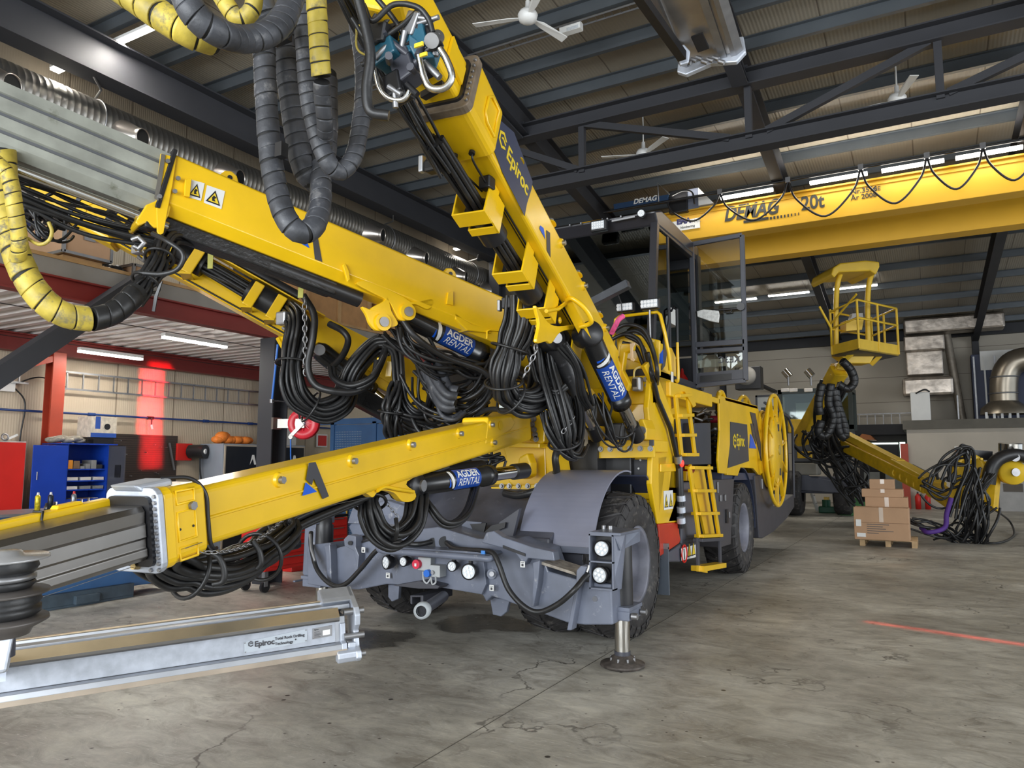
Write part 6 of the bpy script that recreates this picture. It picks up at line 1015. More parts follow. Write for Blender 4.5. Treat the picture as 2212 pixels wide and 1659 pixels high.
# tanks, boxes, rear part
rs([(1473, 1042), (1501, 1040), (1507, 1060), (1508, 1180), (1500, 1200), (1473, 1208)], .5, 'fuel_tank', mat('tank_grey', (.085, .09, .115), .4), SX - .06, .02)
o = rs([(1427, 1205), (1470, 1176), (1503, 1170), (1504, 1205), (1470, 1214), (1435, 1214)], .6, 'belly_tank', MATS['tank_grey'], SX - .02, .02)
q0 = PX(1471, 1213, SX + .0); q1 = PX(1503, 1204, SX + .0); s0 = MB().prism([PX(*p, SX) for p in ((1471, 1185), (1503, 1176), (1504, 1203), (1472, 1211))], (.004, 0, 0)).build('safety_sign', WHT, rig); 
qc = PX(1478, 1196, SX + .005); MB().ring(qc, (1, 0, 0), .10, .012, 24, 5).build('prohibition_ring', RED, s0); MB().bar(qc + V((0, -.01, .06)), qc + V((0, .01, -.07)), .004, .03, up=(0, 1, 0)).build('walking_symbol', BLK, s0)
for dx in (1485, 1494):
    b0 = PX(dx, 1204 - (dx - 1485) * .3, SX + .005); MB().prism([b0, b0 + V((0, .17, 0)), b0 + V((0, .085, .19))], (.003, 0, 0)).build('warning_triangle', BLK, s0); MB().prism([b0 + V((.003, .025, .015)), b0 + V((.003, .145, .015)), b0 + V((.003, .085, .155))], (.003, 0, 0)).build('warning_triangle', DECY, s0)
g = pgroup('emergency_stop', rig); q = PX(1479, 1028, SX); MB().cbox(q, (.1, .14, .12)).build('stop_box', YEL, g, .01); MB().cyl(q + V((.0, .07, .0)), q + V((.0, .16, 0)), .04).build('stop_button', RED, g); q = PX(1484, 1014, SX); MB().cyl(q, q + V((0, .14, 0)), .06).build('red_lens', mat('lens_dark_red', (.25, .005, .008), .15), g); q = PX(1473, 1001, SX + .1); MB().sphere(q, .028, 10, (1, 1, 1.6)).build('beacon_light', REDL, g)
cb2 = rs([(1540, 1037), (1586, 1034), (1579, 1176), (1557, 1183)], .5, 'side_cabinet', mat('cabinet_dark_grey', (.06, .058, .066), .42), SX - .02, .012)
for x, y in ((1557, 1076), (1567, 1075), (1576, 1112)): MB().cbox(PX(x, y, SX), (.02, .05, .09)).build('latch', STL, cb2, .004)
MB().cbox(PX(1551, 1053, SX), (.02, .04, .16)).build('handle', STL, cb2, .004); MB().cbox(PX(1571, 1115, SX), (.015, .09, .2)).build('handle_recess', BLK, cb2)
rs([(1560, 1020), (1648, 1022), (1648, 1036), (1560, 1038)], .5, 'rear_sill', GRYN, SX - .05)
fender(-3.3, SX - .02, 12.35, .93, 30, 185, 'rear_fender', GRYN, n=22, cz=.74)
rb = rs([(1630, 1028), (1650, 1026), (1658, 1050), (1672, 1095), (1688, 1088), (1715, 1068), (1716, 1095), (1700, 1120), (1672, 1148), (1648, 1163), (1640, 1162)], 2.6, 'rear_body', mat('rear_body_grey', (.05, .05, .062), .42, 0, .2, 3, wear=.72, wcol=(.14, .14, .15)), SX - .02, .015)
MB().cbox(PX(1647, 1045, SX - .01), (.02, .06, .18)).build('handle', STL, rb, .004)
MB().tube([PX(1652, 870, SX - .3), PX(1702, 900, SX - .3), PX(1712, 925, SX - .3), PX(1715, 1075, SX - .3)], .03, 8).build('rear_guard', GRYD, rig); rs([(1652, 880), (1700, 905), (1708, 1080), (1660, 1080)], .1, 'rear_panel', mat('rear_panel_dark', (.015, .03, .04), .4), SX - 1.2, 0)
# cable reel
cr = pgroup('cable_reel', rig); Yc_ = 15.45; c = PX(1677, 972, -2.5); c = V((-2.50, c.y, c.z)); print('reel', c)
RR = 1.02
for xx in (-2.50, -3.05): 
    MB().ring((xx, c.y, c.z), (1, 0, 0), RR, .035, 48, 8).build('reel_rim', YEL, cr)
    for k in range(10):
        a = k * PI / 5 + .2; d = V((0, math.cos(a), math.sin(a))); b0 = V((xx, c.y, c.z)); MB().bar(b0 + d * .52, b0 + d * RR, .03, .07, up=(1, 0, 0)).build('reel_spoke', YEL, cr)
MB().lathe((-2.50, c.y, c.z), (1, 0, 0), [(-.55, .56), (-.02, .56), (.0, .62), (.02, .60), (.05, .12), (.05, .001)], 44).build('reel_hub_disc', YEL, cr)
MB().cyl((-2.45, c.y, c.z), (-2.43, c.y, c.z), .09).build('hub_cap', mat('hub_grey_yellow', (.45, .35, .08), .4), cr)
for a in (1.4, -1.3): d = V((0, math.cos(a) * .42, math.sin(a) * .42)); MB().cbox(V((-2.46, c.y, c.z)) + d, (.02, .06, .13)).build('hub_slot', BLK, cr)
cw = MB(); rnd = random.Random(3)
for k in range(13):
    r = .66 + .02 * (k % 4) ; cw.ring((-3.02 + .042 * k, c.y, c.z), (1, .02 * rnd.uniform(-1, 1), 0), r, .032, 40, 7)
cw.build('wound_cable', mat('cable_yellow', (.75, .45, .01), .4), cr)
MB().ring((-3.2, c.y - 1.2, 2.75), (1, 0, 0), .25, .05, 24, 8).build('cable_guide', YEL, cr)
MB().box((-3.6, c.y - .15, 1.0), (-3.08, c.y + .15, c.z + .1)).build('reel_stand', GRYD, cr)
# ================================================================ booms, hoses and feeds of the rig
def SM(P, n=4):
    Q = [V((x, y, 0)) for x, y in P]; K = len(Q); out = []
    for i in range(K):
        a, b, c, d = Q[i - 1], Q[i], Q[(i + 1) % K], Q[(i + 2) % K]
        for k in range(n): t = k / n; p = .5 * ((2 * b) + (c - a) * t + (2 * a - 5 * b + 4 * c - d) * t * t + (3 * b - a - 3 * c + d) * t * t * t); out.append((p.x, p.y))
    return out
def logoA(F, px, v, parent, name='company_emblem', only=None):
    """the slanted A emblem on a boom side, traced in the plane of that side"""
    P = lambda L_: [F.side(x, y, v) for x, y in L_]
    e = F.y * .003
    if 'grey' in px: MB().prism(P(px['grey']), e).build(name, DEC, parent)
    if 'blue' in px: MB().prism(P(px['blue']), e).build(name, DECB, parent)
    if 'edge' in px: MB().prism(P(px['edge']), e * .5).build(name, DECY, parent)
def fbolt(F, px, py, v, parent, r=.022):
    q = F.side(px, py, v); MB().cyl(q, q + F.y * .02, r * 2.1, r * 1.7, 16).build('bolt_boss', YEL, parent); MB().cyl(q + F.y * .02, q + F.y * .045, r, n=6).build('bolt', STL, parent)
def cylinder(parent, a, b, t, r, rr, cap=True, body=None):
    a, b = V(a), V(b); m_ = a.lerp(b, t); d = (b - a).normalized(); g = pgroup('hydraulic_cylinder', parent)
    MB().lathe(a, d, [(-.06, .001), (-.06, r * .6), (0, r * .92), (.04, r), ((m_ - a).length - .12, r), ((m_ - a).length - .12, r * 1.08), ((m_ - a).length, r * 1.05), ((m_ - a).length, rr)], 28).build('cylinder_body', body or mat('gloss_black_cylinder', (.012, .012, .013), .25, 0, .2, 5), g)
    MB().cyl(m_, b, rr, n=22).build('piston_rod', CHR, g); MB().cyl(b - d * .16, b + d * .05, rr * 1.25, n=20).build('rod_end', BLK, g); return g, d
def agder(g, a, b, r, t0, t1, n=14, a0=-62, a1=62, flip=1, sz=1.0, rot=0):
    """company sticker wrapped on the cylinder, facing the viewer"""
    a, b = V(a), V(b); d = (b - a).normalized(); view = (CAM - a.lerp(b, .5)); view = (view - d * view.dot(d)).normalized(); s_ = d.cross(view)
    if s_.z < 0: s_ = -s_
    if rot: R_ = M.Rotation(math.radians(rot), 3, d); view, s_ = R_ @ view, R_ @ s_
    def P(t, ang, rr): c, k = math.cos(math.radians(ang)), math.sin(math.radians(ang)); return a + d * t + (view * c + s_ * k) * rr
    def patch(ta, tb, A0, A1, m, lift, nm='company_sticker'):
        vs = []; fs = []
        for i in range(n + 1):
            an = A0 + (A1 - A0) * i / n; vs += [P(ta, an, r + lift), P(tb, an, r + lift)]
        fs = [(2 * i, 2 * i + 1, 2 * i + 3, 2 * i + 2) for i in range(n)]; return MB().add(vs, fs, True).build(nm, m, g)
    patch(t0, t1, a0, a1, mat('sticker_blue', (.015, .07, .36), .3), .003)
    for s, yy, bold, sh in (('AGDER', .16, .0022, 0), ('RENTAL', -.62, .0, .25)):
        sz_ = r * .95 * sz; cu = bpy.data.curves.new('t', 'FONT'); cu.body = s; cu.size = sz_; cu.offset = bold; cu.shear = sh; t_ = bpy.data.objects.new('t', cu); C.objects.link(t_); dg = bpy.context.evaluated_depsgraph_get(); dg.update()
        me = bpy.data.meshes.new_from_object(t_.evaluated_get(dg)); bpy.data.objects.remove(t_); bm_ = bmesh.new(); bm_.from_mesh(me); bmesh.ops.triangulate(bm_, faces=bm_.faces); bmesh.ops.subdivide_edges(bm_, edges=[e_ for e_ in bm_.edges if abs(e_.verts[0].co.y - e_.verts[1].co.y) > sz_ * .3], cuts=2); bm_.to_mesh(me); bm_.free()
        L_ = (t1 - t0)
        xs = [v_.co.x for v_ in me.vertices]; k = L_ * .86 / max(xs)
        for v_ in me.vertices:
            ang = math.degrees((v_.co.y + yy * r) / r); tt = t0 + L_ * .07 + v_.co.x * k if flip > 0 else t1 - L_ * .07 - v_.co.x * k; v_.co = P(tt, ang if flip > 0 else -ang, r + .006)
        me.materials.clear(); me.materials.append(WHT); o = bpy.data.objects.new('company_lettering', me); C.objects.link(o); par(o, g)
    w0 = t0 - r * 1.0 if flip > 0 else t1 + r * .15; w1 = w0 + r * .85
    def W(t, ang): return P(w0 + (w1 - w0) * (t if flip > 0 else 1 - t), ang if flip > 0 else -ang, r + .004)
    vs = []; K_ = 14
    for i in range(K_ + 1):
        u = i / K_; an = 52 - 100 * u; vs += [W(.05 + .62 * u ** 1.3, an), W(.42 + .58 * u ** .55, an)]
    MB().add(vs, [(2 * i, 2 * i + 1, 2 * i + 3, 2 * i + 2) for i in range(K_)], True).build('company_emblem', WHT, g); vs = []
    for i in range(7): u = i / 6; vs += [W(-.05 + .05 * u, 8 - 46 * u), W(.02 + .42 * u * (1 - .3 * u), 8 - 46 * u)]
    MB().add(vs, [(2 * i, 2 * i + 1, 2 * i + 3, 2 * i + 2) for i in range(6)], True).build('company_emblem', DECB, g)
# ---- low boom reaching towards the viewer on the left -------------------------------------------
A0 = AT(1130, 918, 7.95); A1 = AT(390, 1118, 3.71); FA = Fr(A0, A1); HW, HH = .13, .150
low = FA.sweep(rrect(HW, HH, .035, 4), .12, FA.L).build('boom_arm', YEL, rig); low.name = 'boom_arm'
FA.sweep([(HW - .002, .002), (HW + .008, -.004), (HW + .008, -.012), (HW - .002, -.018)], .2, FA.L - .02).build('weld_ridge', YEL, low)
FA.sweep([(-HW * .9, -.17), (HW * 1.0, -.17), (HW * 1.0, .15), (-HW, .15)], -.05, .45, [(-HW * .7, -.10), (HW * .9, -.10), (HW * .9, .10), (-HW, .10)]).build('pivot_block', YEL, low, .02) if False else None
MB().prism([FA.side(x, y, HW + .005) for x, y in ((1055, 901), (1104, 897), (1116, 912), (1105, 930), (1062, 958), (1048, 962))], -FA.y * .27).build('pivot_fork', YEL, low, .02)
q = FA.side(1082, 919, HW + .01); MB().cyl(q, q + FA.y * .004, .045).build('pivot_hole', YEL2, low)
for x, y in ((405, 1092), (600, 1037), (758, 996), (885, 961), (990, 937), (1063, 956), (1058, 918)): fbolt(FA, x, y, HW - .004, low)
logoA(FA, dict(grey=[(667, 1000), (681, 998), (710, 1072), (697, 1078), (677, 1033), (673, 1048), (661, 1036)]), HW + .009, low); logoA(FA, dict(blue=[(660, 1042), (684, 1062), (653, 1071)]), HW + .009, low)
# collar, flange, silver telescope tube
def C_(s, P): return FA.sweep(P, s, s)
FA.sweep(rrect(.150, .178, .05, 4), FA.L - .02, FA.L + .24, rrect(.155, .184, .05, 4)).build('boom_collar', YEL, low, .012)
FA.sweep(rrect(.160, .190, .05, 4), FA.L + .18, FA.L + .235).build('collar_rib', YEL, low, .006)
pk = MB()
for w0, w1 in ((-.06, .055),): pass
for (c0, c1, w0, w1) in ((.05, .19, -.075, .06), (.05, .19, .10, .16), (.05, .19, -.165, -.11)):
    MB().tube([FA(FA.L + c0, .151, w0), FA(FA.L + c1 - .03, .154, w0), FA(FA.L + c1 - .03, .154, w1), FA(FA.L + c0, .151, w1), FA(FA.L + c0, .151, w0)], .007, 6).build('pocket_rim', YEL, low)
for s_ in (.08, .16): q = FA(FA.L + s_ - .01, .153, -.02); MB().cyl(q, q + FA.y * .004, .006, n=8).build('drilled_hole', BLK, low)
fl = FA.sweep(rrect(.166, .198, .05, 4), FA.L + .24, FA.L + .275).build('collar_flange', ALUW, low, .006)
for k in range(14):
    w_ = .17 - .028 * k; q = FA(FA.L + .275, .150, w_ - .01) if k < 13 else FA(FA.L + .275, .1, -.18); MB().cyl(q, q + FA.x * .012, .009, n=6).build('flange_bolt', STL, fl)
FA.sweep(rrect(.132, .162, .03, 3), FA.L + .275, FA.L + .295).build('wiper_seal', BLK, fl)
MB().hexa([FA(FA.L + .10, -.10, .18), FA(FA.L + .28, -.10, .18), FA(FA.L + .28, .08, .18), FA(FA.L + .10, .08, .18), FA(FA.L + .10, -.10, .215), FA(FA.L + .31, -.10, .215), FA(FA.L + .31, .07, .215), FA(FA.L + .10, .07, .215)]).build('top_guide', ALUW, low, .012)
tubA = [(.112, .095), (.095, .12), (-.10, .12), (-.112, .095), (-.112, -.11), (-.09, -.13), (.09, -.13), (.112, -.11), (.112, -.075), (.106, -.068), (.106, -.03), (.112, -.02), (.112, .035), (.107, .045)]
FA.sweep(tubA, FA.L + .30, FA.L + 1.35).build('telescope_tube', STLB, low, .004)
FA.sweep([(-.18, .105), (-.115, .105), (-.115, .150), (-.18, .150)], FA.L + .28, FA.L + 1.3).build('yellow_side_rail', YEL, low, .01); q = FA(FA.L + .85, -.155, .19); MB().tube([FA(FA.L + .62, -.17, .155), FA(FA.L + .62, -.11, .155), FA(FA.L + .63, -.11, .12)], .006, 6).build('rail_strap', BLK, low)
MB().hexa([FA(FA.L + .42, -.17, .150), FA(FA.L + .55, -.17, .150), FA(FA.L + .55, -.12, .150), FA(FA.L + .42, -.12, .150), FA(FA.L + .43, -.165, .165), FA(FA.L + .54, -.165, .165), FA(FA.L + .54, -.125, .165), FA(FA.L + .43, -.125, .165)]).build('rail_cover', YEL, low, .004)
MB().prism([AT(262, 1206, 3.46), AT(292, 1203, 3.46), AT(300, 1214, 3.46), AT(296, 1228, 3.46), AT(286, 1220, 3.46), AT(278, 1212, 3.46)], FH * .03).build('wire_bracket', STL, low)
MB().cyl(AT(287, 1224, 3.42), AT(300, 1224, 3.46), .014, n=10).build('wire_end', mat('brass', (.45, .33, .15), .35, 1), low); MB().tube([AT(288, 1224, 3.43), AT(78, 1294, 3.0)], .0016, 5).build('measuring_wire', STL, low); MB().tube([AT(400, 1185, 3.5), AT(560, 1125, 4.2), AT(800, 1073, 5.3)], .002, 5).build('measuring_wire', STL, low)
# cable round the collar and feed cable
MB().tube(spline([FA(FA.L + .12, .02, .215), FA(FA.L + .02, .10, .20), FA(FA.L - .03, HW + .012, .12), FA(FA.L - .035, HW + .014, 0), FA(FA.L - .04, HW + .014, -.13), FA(FA.L - .08, HW + .0, -.175), FA(FA.L - .16, .06, -.19)], 8), .010, 8).build('strap_cable', BLK, low)
# hose loop under the low boom
bundle(low, [FA(FA.L + .10, -.04, -.12), AT(352, 1208, 3.75), AT(410, 1232, 3.9), AT(490, 1234, 4.1), AT(560, 1203, 4.4), AT(610, 1158, 4.7), AT(640, 1110, 4.9), FA(1.9, -.02, -.1)], 17, .105, .021, seed=11, ties=(.30, .58), jit=.7)
MB().tube(spline([AT(300, 1222, 3.5), AT(325, 1232, 3.5), AT(355, 1222, 3.55), AT(364, 1200, 3.65)], 8), .020, 10).build('hose', RUB, low)
def chain(parent, a, b, sag=.0, link=.035, r=.0035):
    a, b = V(a), V(b); L_ = (b - a).length; n = max(3, int(L_ / (link * .78))); mb = MB(); d = (b - a).normalized(); o = d.orthogonal().normalized(); p2 = d.cross(o)
    pts = [a.lerp(b, i / n) - V((0, 0, sag * 4 * (i / n) * (1 - i / n))) for i in range(n + 1)]
    for i in range(n):
        c = (pts[i] + pts[i + 1]) / 2; e = (pts[i + 1] - pts[i]).normalized(); s_ = (o if i % 2 else p2); s_ = (s_ - e * s_.dot(e)).normalized(); P = []
        for k in range(11): t = 2 * PI * k / 10; P.append(c + e * math.cos(t) * link * .55 + s_ * math.sin(t) * link * .3)
        mb.tube(P, r, 5, caps=False)
    return mb.build('chain', STL, parent)
chain(low, AT(404, 1172, 3.6), AT(470, 1192, 3.7), .02); chain(low, AT(470, 1192, 3.7), AT(620, 1112, 4.5), .05)
for P in (([(458, 1195), (474, 1205), (484, 1230), (482, 1255), (460, 1262)], 3.72), ([(546, 1168), (560, 1190), (564, 1215), (556, 1228)], 4.05)): MB().tube(spline([AT(x, y, P[1]) for x, y in P[0]], 8), .016, 8).build('rubber_strap', RUB, low)
# lifting cylinder of the low boom with sticker
ca, cb_ = AT(888, 1049, 5.75), AT(1128, 1017, 7.15); g, d = cylinder(low, ca, cb_, .66, .088, .060)
q = ca + (CAM - ca).normalized() * .09; MB().lathe(ca - FA.y * .02, FA.y, [(-.12, .11), (.08, .11), (.10, .085), (.105, .05), (.115, .045), (.115, .001)], 26).build('pin_eye', BLK, g); q = ca + FA.y * .085; MB().cyl(q, q + FA.y * .03, .045).build('pin_cap', STL, g)
agder(g, ca, cb_, .088, .47, .83); ca2 = ca + (cb_ - ca).normalized() * .0
cyl2 = MB().cyl(AT(900, 1022, 6.1), AT(1040, 1008, 6.9), .06).build('accumulator', BLK, low)
MB().prism([FA.side(x, y, .10) for x, y in SM(((778, 1058), (812, 1045), (850, 1030), (905, 1012), (930, 1015), (960, 1000), (880, 1040), (896, 1062), (898, 1076), (885, 1084), (868, 1082), (850, 1064), (820, 1060), (806, 1074), (795, 1068)))], -FA.y * .05).build('cylinder_bracket', YEL, low, .012)
MB().prism([FA.side(x, y, -.08) for x, y in SM(((790, 1058), (880, 1028), (925, 1012), (920, 1050), (896, 1075), (850, 1066)))], -FA.y * .05).build('cylinder_bracket', YEL, low, .012)
MB().tube(spline([FA.side(*p, .12) for p in ((815, 1060), (832, 1052), (855, 1056), (880, 1060), (893, 1062))], 6), .014, 8).build('bracket_rim', YEL, low)
# hose loops at the low bracket
bundle(low, [AT(800, 1060, 5.5), AT(800, 1095, 5.4), AT(815, 1140, 5.4), AT(840, 1165, 5.4), AT(868, 1158, 5.5), AT(892, 1130, 5.6), AT(900, 1090, 5.7), AT(900, 1065, 5.9)], 15, .085, .019, seed=21, ties=(.12,), jit=.6)
bundle(low, [AT(905, 1065, 5.9), AT(930, 1100, 5.8), AT(955, 1130, 5.8), AT(985, 1130, 5.9), AT(1010, 1105, 6.1), AT(1025, 1060, 6.4), AT(1028, 1040, 6.6)], 4, .035, .018, seed=22, jit=.4)
MB().tube(spline([AT(835, 1168, 5.4), AT(852, 1165, 5.35), AT(858, 1145, 5.3), AT(855, 1120, 5.35)], 6), .016, 8).build('rubber_strap', RUB, low); chain(low, AT(830, 1080, 5.5), AT(860, 1118, 5.5))
# cables draped on the front beam
def fcable(P, r, nm='front_cable'): return MB().tube(spline([PY(*p) for p in P], 10), r, 10).build(nm, RUB, rig)
fcable([(672, 1150, 6.05), (672, 1180, 5.95), (685, 1230, 5.85), (715, 1262, 5.82), (745, 1262, 5.82), (780, 1228, 5.82), (815, 1188, 5.80), (850, 1172, 5.85), (900, 1176, 5.85), (932, 1170, 5.98)], .024); MB().tube([PY(670, 1155, 6.0), PY(672, 1185, 5.9), PY(681, 1212, 5.86)], .016, 8).build('conduit', ALU, rig)
fcable([(965, 1172, 5.98), (980, 1184, 5.9), (1010, 1188, 5.85), (1045, 1190, 5.78), (1066, 1196, 5.74), (1078, 1220, 5.72), (1098, 1272, 5.72), (1132, 1310, 5.72), (1165, 1322, 5.74), (1205, 1305, 5.74), (1240, 1275, 5.74), (1262, 1248, 5.85), (1272, 1240, 5.95)], .024)
MB().cbox(PY(1045, 1193, 5.75), (.04, .03, .03)).build('blue_tie', mat('tie_blue', (.05, .25, .7), .5), rig); MB().tube([PY(1268, 1236, 5.85), PY(1271, 1228, 5.86), PY(1272, 1222, 5.88)], .008, 6).build('bare_wire', WHT, rig)
MB().tube(spline([PY(1218, 945, 7.1), PY(1200, 985, 7.15), PY(1202, 1020, 7.1), PY(1190, 1045, 6.95), PY(1160, 1060, 6.8), PY(1120, 1070, 6.8), PY(1090, 1065, 6.85)], 8), .04, 10).build('bundle_sleeve', RUB, rig)
# ---- centre boom with big grey telescope --------------------------------------------------------
B0 = AT(1112, 712, 7.75); B1 = AT(352, 402, 5.75); FB = Fr(B0, B1); bw = .17
profB = [(bw, .20), (bw - .015, .215), (-bw, .215), (-bw, -.17), (-.10, -.25), (.10, -.25), (bw, -.17)]
cen = FB.sweep(profB, 0, FB.L).build('boom_arm', YEL, rig, .006)
FB.sweep(rrect(bw * .95, .205, .02), -.4, 0.02, rrect(bw, .215, .02)).build('boom_root', YEL, cen)
# end frame
sd = lambda P, v=None: [FB.side(x, y, bw if v is None else v) for x, y in P]
MB().prism(sd([(346, 333), (380, 342), (372, 398), (362, 450), (352, 505), (342, 510), (338, 500), (336, 420)]), FB.y * .02).build('end_plate', YEL, cen, .004)
MB().prism(sd([(348, 333), (357, 335), (346, 410), (341, 428), (350, 430), (345, 438), (333, 428), (338, 400)], bw + .022), FB.y * .008).build('steel_edge', GALV, cen)
MB().prism(sd([(316, 442), (345, 430), (370, 445), (365, 465), (348, 492), (334, 492), (318, 480), (300, 488), (292, 480)], bw + .01), -FB.y * .30).build('lower_bracket', YEL, cen, .01)
FB.sweep([(bw + .03, .24), (-bw - .03, .24), (-bw - .03, -.25), (bw + .03, -.25)], FB.L - .0, FB.L + .035).build('black_end_frame', BLK, cen, .008)
for x, y in ((362, 349), (344, 425), (384, 386), (377, 414)): q = FB.side(x, y, bw + .025); MB().cyl(q, q + FB.y * .018, .018, n=6).build('bolt', STL, cen)
MB().prism(sd([(398, 390), (412, 388), (408, 428), (396, 425)], bw + .005), FB.y * .03).build('hinge_block', YEL, cen, .004)
# stickers, lifting lugs
def sq(P, m, lift, nm): return MB().prism([FB.side(x, y, bw + lift) for x, y in P], FB.y * .002).build(nm, m, cen)
for k, P in enumerate(([(412, 388), (442, 396), (434, 434), (404, 425)], [(447, 400), (486, 413), (478, 452), (440, 438)])):
    s_ = sq(P, WHT, .003, 'warning_sign'); a, b, c, d_ = [V(p) for p in ([FB.side(x, y, bw + .006) for x, y in P])]
    U, Vv = (c - d_), (a - d_)
    def T(u, v_, l): return d_ + U * u + Vv * v_ + FB.y * l
    MB().prism([T(.08, .14, 0), T(.9, .14, 0), T(.5, .88, 0)], FB.y * .002).build('warning_triangle', BLK, s_); MB().prism([T(.2, .21, .002), T(.8, .21, .002), T(.5, .74, .002)], FB.y * .002).build('warning_triangle', DECY, s_); MB().prism([T(.42, .26, .004), T(.60, .28, .004), T(.52, .40, .004), T(.62, .50, .004), T(.46, .58, .004), T(.38, .44, .004)], FB.y * .002).build('warning_symbol', BLK, s_)
for (x, y) in ((497, 378), (970, 597)):
    q = FB.loc(FB.side(x, y, 0)); mb = MB(); s0 = q[0]; P = [FB(s0 + .14, .02, .20), FB(s0 + .09, .02, .25), FB(s0 + .05, .02, .32), FB(s0, .02, .34), FB(s0 - .05, .02, .32), FB(s0 - .09, .02, .25), FB(s0 - .14, .02, .20)]; o = mb.prism(P, -FB.y * .04).build('lifting_lug', YEL, cen, .01); MB().cyl(FB(s0, .025, .28), FB(s0, -.03, .28), .02).build('lug_hole', BLK, o)
logoA(FB, dict(grey=[(672, 488), (684, 500), (696, 566), (680, 560)], blue=[(648, 525), (668, 536), (660, 513)]), bw + .002, cen)
MB().prism(sd([(966, 632), (977, 630), (977, 660), (963, 657)], bw + .001), FB.y * .02).build('mounting_strip', YEL, cen, .002); MB().prism(sd([(738, 573), (743, 570), (751, 588), (753, 605), (748, 610)], bw + .001), FB.y * .03).build('guide_tab', YEL, cen, .004)
# black slider below and cylinder bracket
FB.sweep([(.09, -.25), (-.09, -.25), (-.09, -.36), (.09, -.36)], 2.0, FB.L + .02).build('slide_bar', mat('greasy_black', (.014, .014, .015), .3, 0, .4, 8, .3, 30), cen, .012)
MB().cyl(FB(1.75, .02, -.30), FB(2.6, .02, -.30), .075).build('slide_cylinder', BLK, cen)
for v_ in (.12, -.14):
    MB().prism([FB.side(x, y, v_ + .05) for x, y in SM(((790, 606), (830, 620), (870, 640), (893, 652), (930, 645), (938, 655), (925, 668), (900, 658), (885, 662), (886, 680), (878, 692), (862, 690), (852, 672), (838, 650), (800, 630), (770, 612)))], -FB.y * .045).build('cylinder_bracket', YEL, cen, .01)
    MB().prism([FB.side(x, y, v_ + .05) for x, y in SM(((782, 662), (800, 668), (820, 672), (838, 690), (834, 710), (815, 714), (800, 700), (792, 680)))], -FB.y * .045).build('cylinder_bracket', YEL, cen, .01)
    MB().prism([FB.side(x, y, v_ + .05) for x, y in SM(((800, 668), (830, 650), (838, 640), (846, 672), (860, 700), (838, 705), (822, 676)))], -FB.y * .045).build('cylinder_bracket', YEL, cen, .01)
for x, y in ((821, 698), (874, 676)): q = FB.side(x, y, .13); MB().cyl(q, q + FB.y * .07, .078).build('pin_boss', YEL, cen, .008); MB().cyl(q + FB.y * .07, q + FB.y * .085, .045).build('pin_cap', STL, cen)
ca, cb_ = FB.side(872, 680, .0), AT(1135, 812, 8.0); g, d = cylinder(cen, ca, cb_, .62, .102, .062); agder(g, ca, cb_, .102, .43, .82)
MB().tube(spline([AT(868, 690, 6.8), AT(900, 730, 6.8), AT(960, 770, 7.0), AT(1040, 800, 7.2), AT(1070, 830, 7.3)], 8), .03, 8).build('hose', RUB, cen)
MB().prism([FB.side(x, y, bw + .0) for x, y in ((980, 672), (1005, 690), (1020, 700), (1060, 708), (1062, 720), (1010, 714), (985, 690))], -FB.y * .3).build('root_stiffener', YEL, cen, .01); MB().tube([FB.side(x, y, bw + .01) for x, y in ((1052, 732), (1052, 716), (1057, 713), (1096, 716))], .010, 6).build('weld_frame', YEL, cen)
# grey telescope with grooves
tw_, th_ = .155, .205; prof = []; levels = [.20, .205]
prof = [(tw_, th_), (-tw_, th_), (-tw_, -th_ - .02), (-.1, -th_ - .06), (.1, -th_ - .06), (tw_, -th_ - .0), (tw_ + .004, -.150), (tw_ - .016, -.142), (tw_ - .016, -.118), (tw_ + .004, -.110), (tw_ + .004, -.03), (tw_ - .016, -.024), (tw_ - .016, -.004), (tw_ + .004, .002), (tw_ + .004, .095), (tw_ - .016, .101), (tw_ - .016, .122), (tw_ + .004, .128)]
TELE = mat('pale_greenish_grey_paint', (.31, .32, .28), .5, 0, .35, 3, .05, 20, wear=.60, wcol=(.15, .155, .12), wscale=4)
FB.sweep(prof, FB.L + .02, FB.L + 2.4).build('telescope_section', TELE, cen)
dk_ = mat('groove_dark', (.10, .105, .115), .6)  # darker tone for the strip along each groove
for w_ in (-.130, -.014, .1115): FB.sweep([(tw_ - .017, w_ - .010), (tw_ - .0125, w_ - .010), (tw_ - .0125, w_ + .010), (tw_ - .017, w_ + .010)], FB.L + .03, FB.L + 2.4).build('groove', dk_, cen)
MB().tube([FB(FB.L - .1, .10, -.33), FB(FB.L + 2.4, .10, -.33)], .036, 16).build('telescope_rod', CHR, cen); MB().cbox(FB(FB.L + .02, .10, -.33), (.12, .16, .16)).build('rod_mount', BLK, cen, .02)
for k in range(4): q = FB(FB.L + .08, .10 + .05 * math.cos(k * 1.57), -.33 + .05 * math.sin(k * 1.57)); MB().cyl(q, q + FB.x * .03, .012, n=6).build('mount_bolt', STL, cen)
bundle(cen, [FB(FB.L - .05, -.02, -.42), FB(FB.L + .5, -.08, -.46), FB(FB.L + 1.0, -.14, -.42), FB(FB.L + 1.8, -.15, -.36)], 9, .07, .016, seed=31)
MB().prism([AT(290, 488, 5.5), AT(335, 480, 5.5), AT(372, 500, 5.5), AT(350, 530, 5.5), AT(310, 525, 5.5)], FH * .1).build('hose_bracket', YEL, cen, .01) if False else None
g_ = MB(); g_.tube([AT(285, 518, 5.45), AT(300, 512, 5.45), AT(312, 525, 5.45), AT(300, 538, 5.45), AT(290, 532, 5.45)], .02, 5); g_.build('shackle', STL, cen)
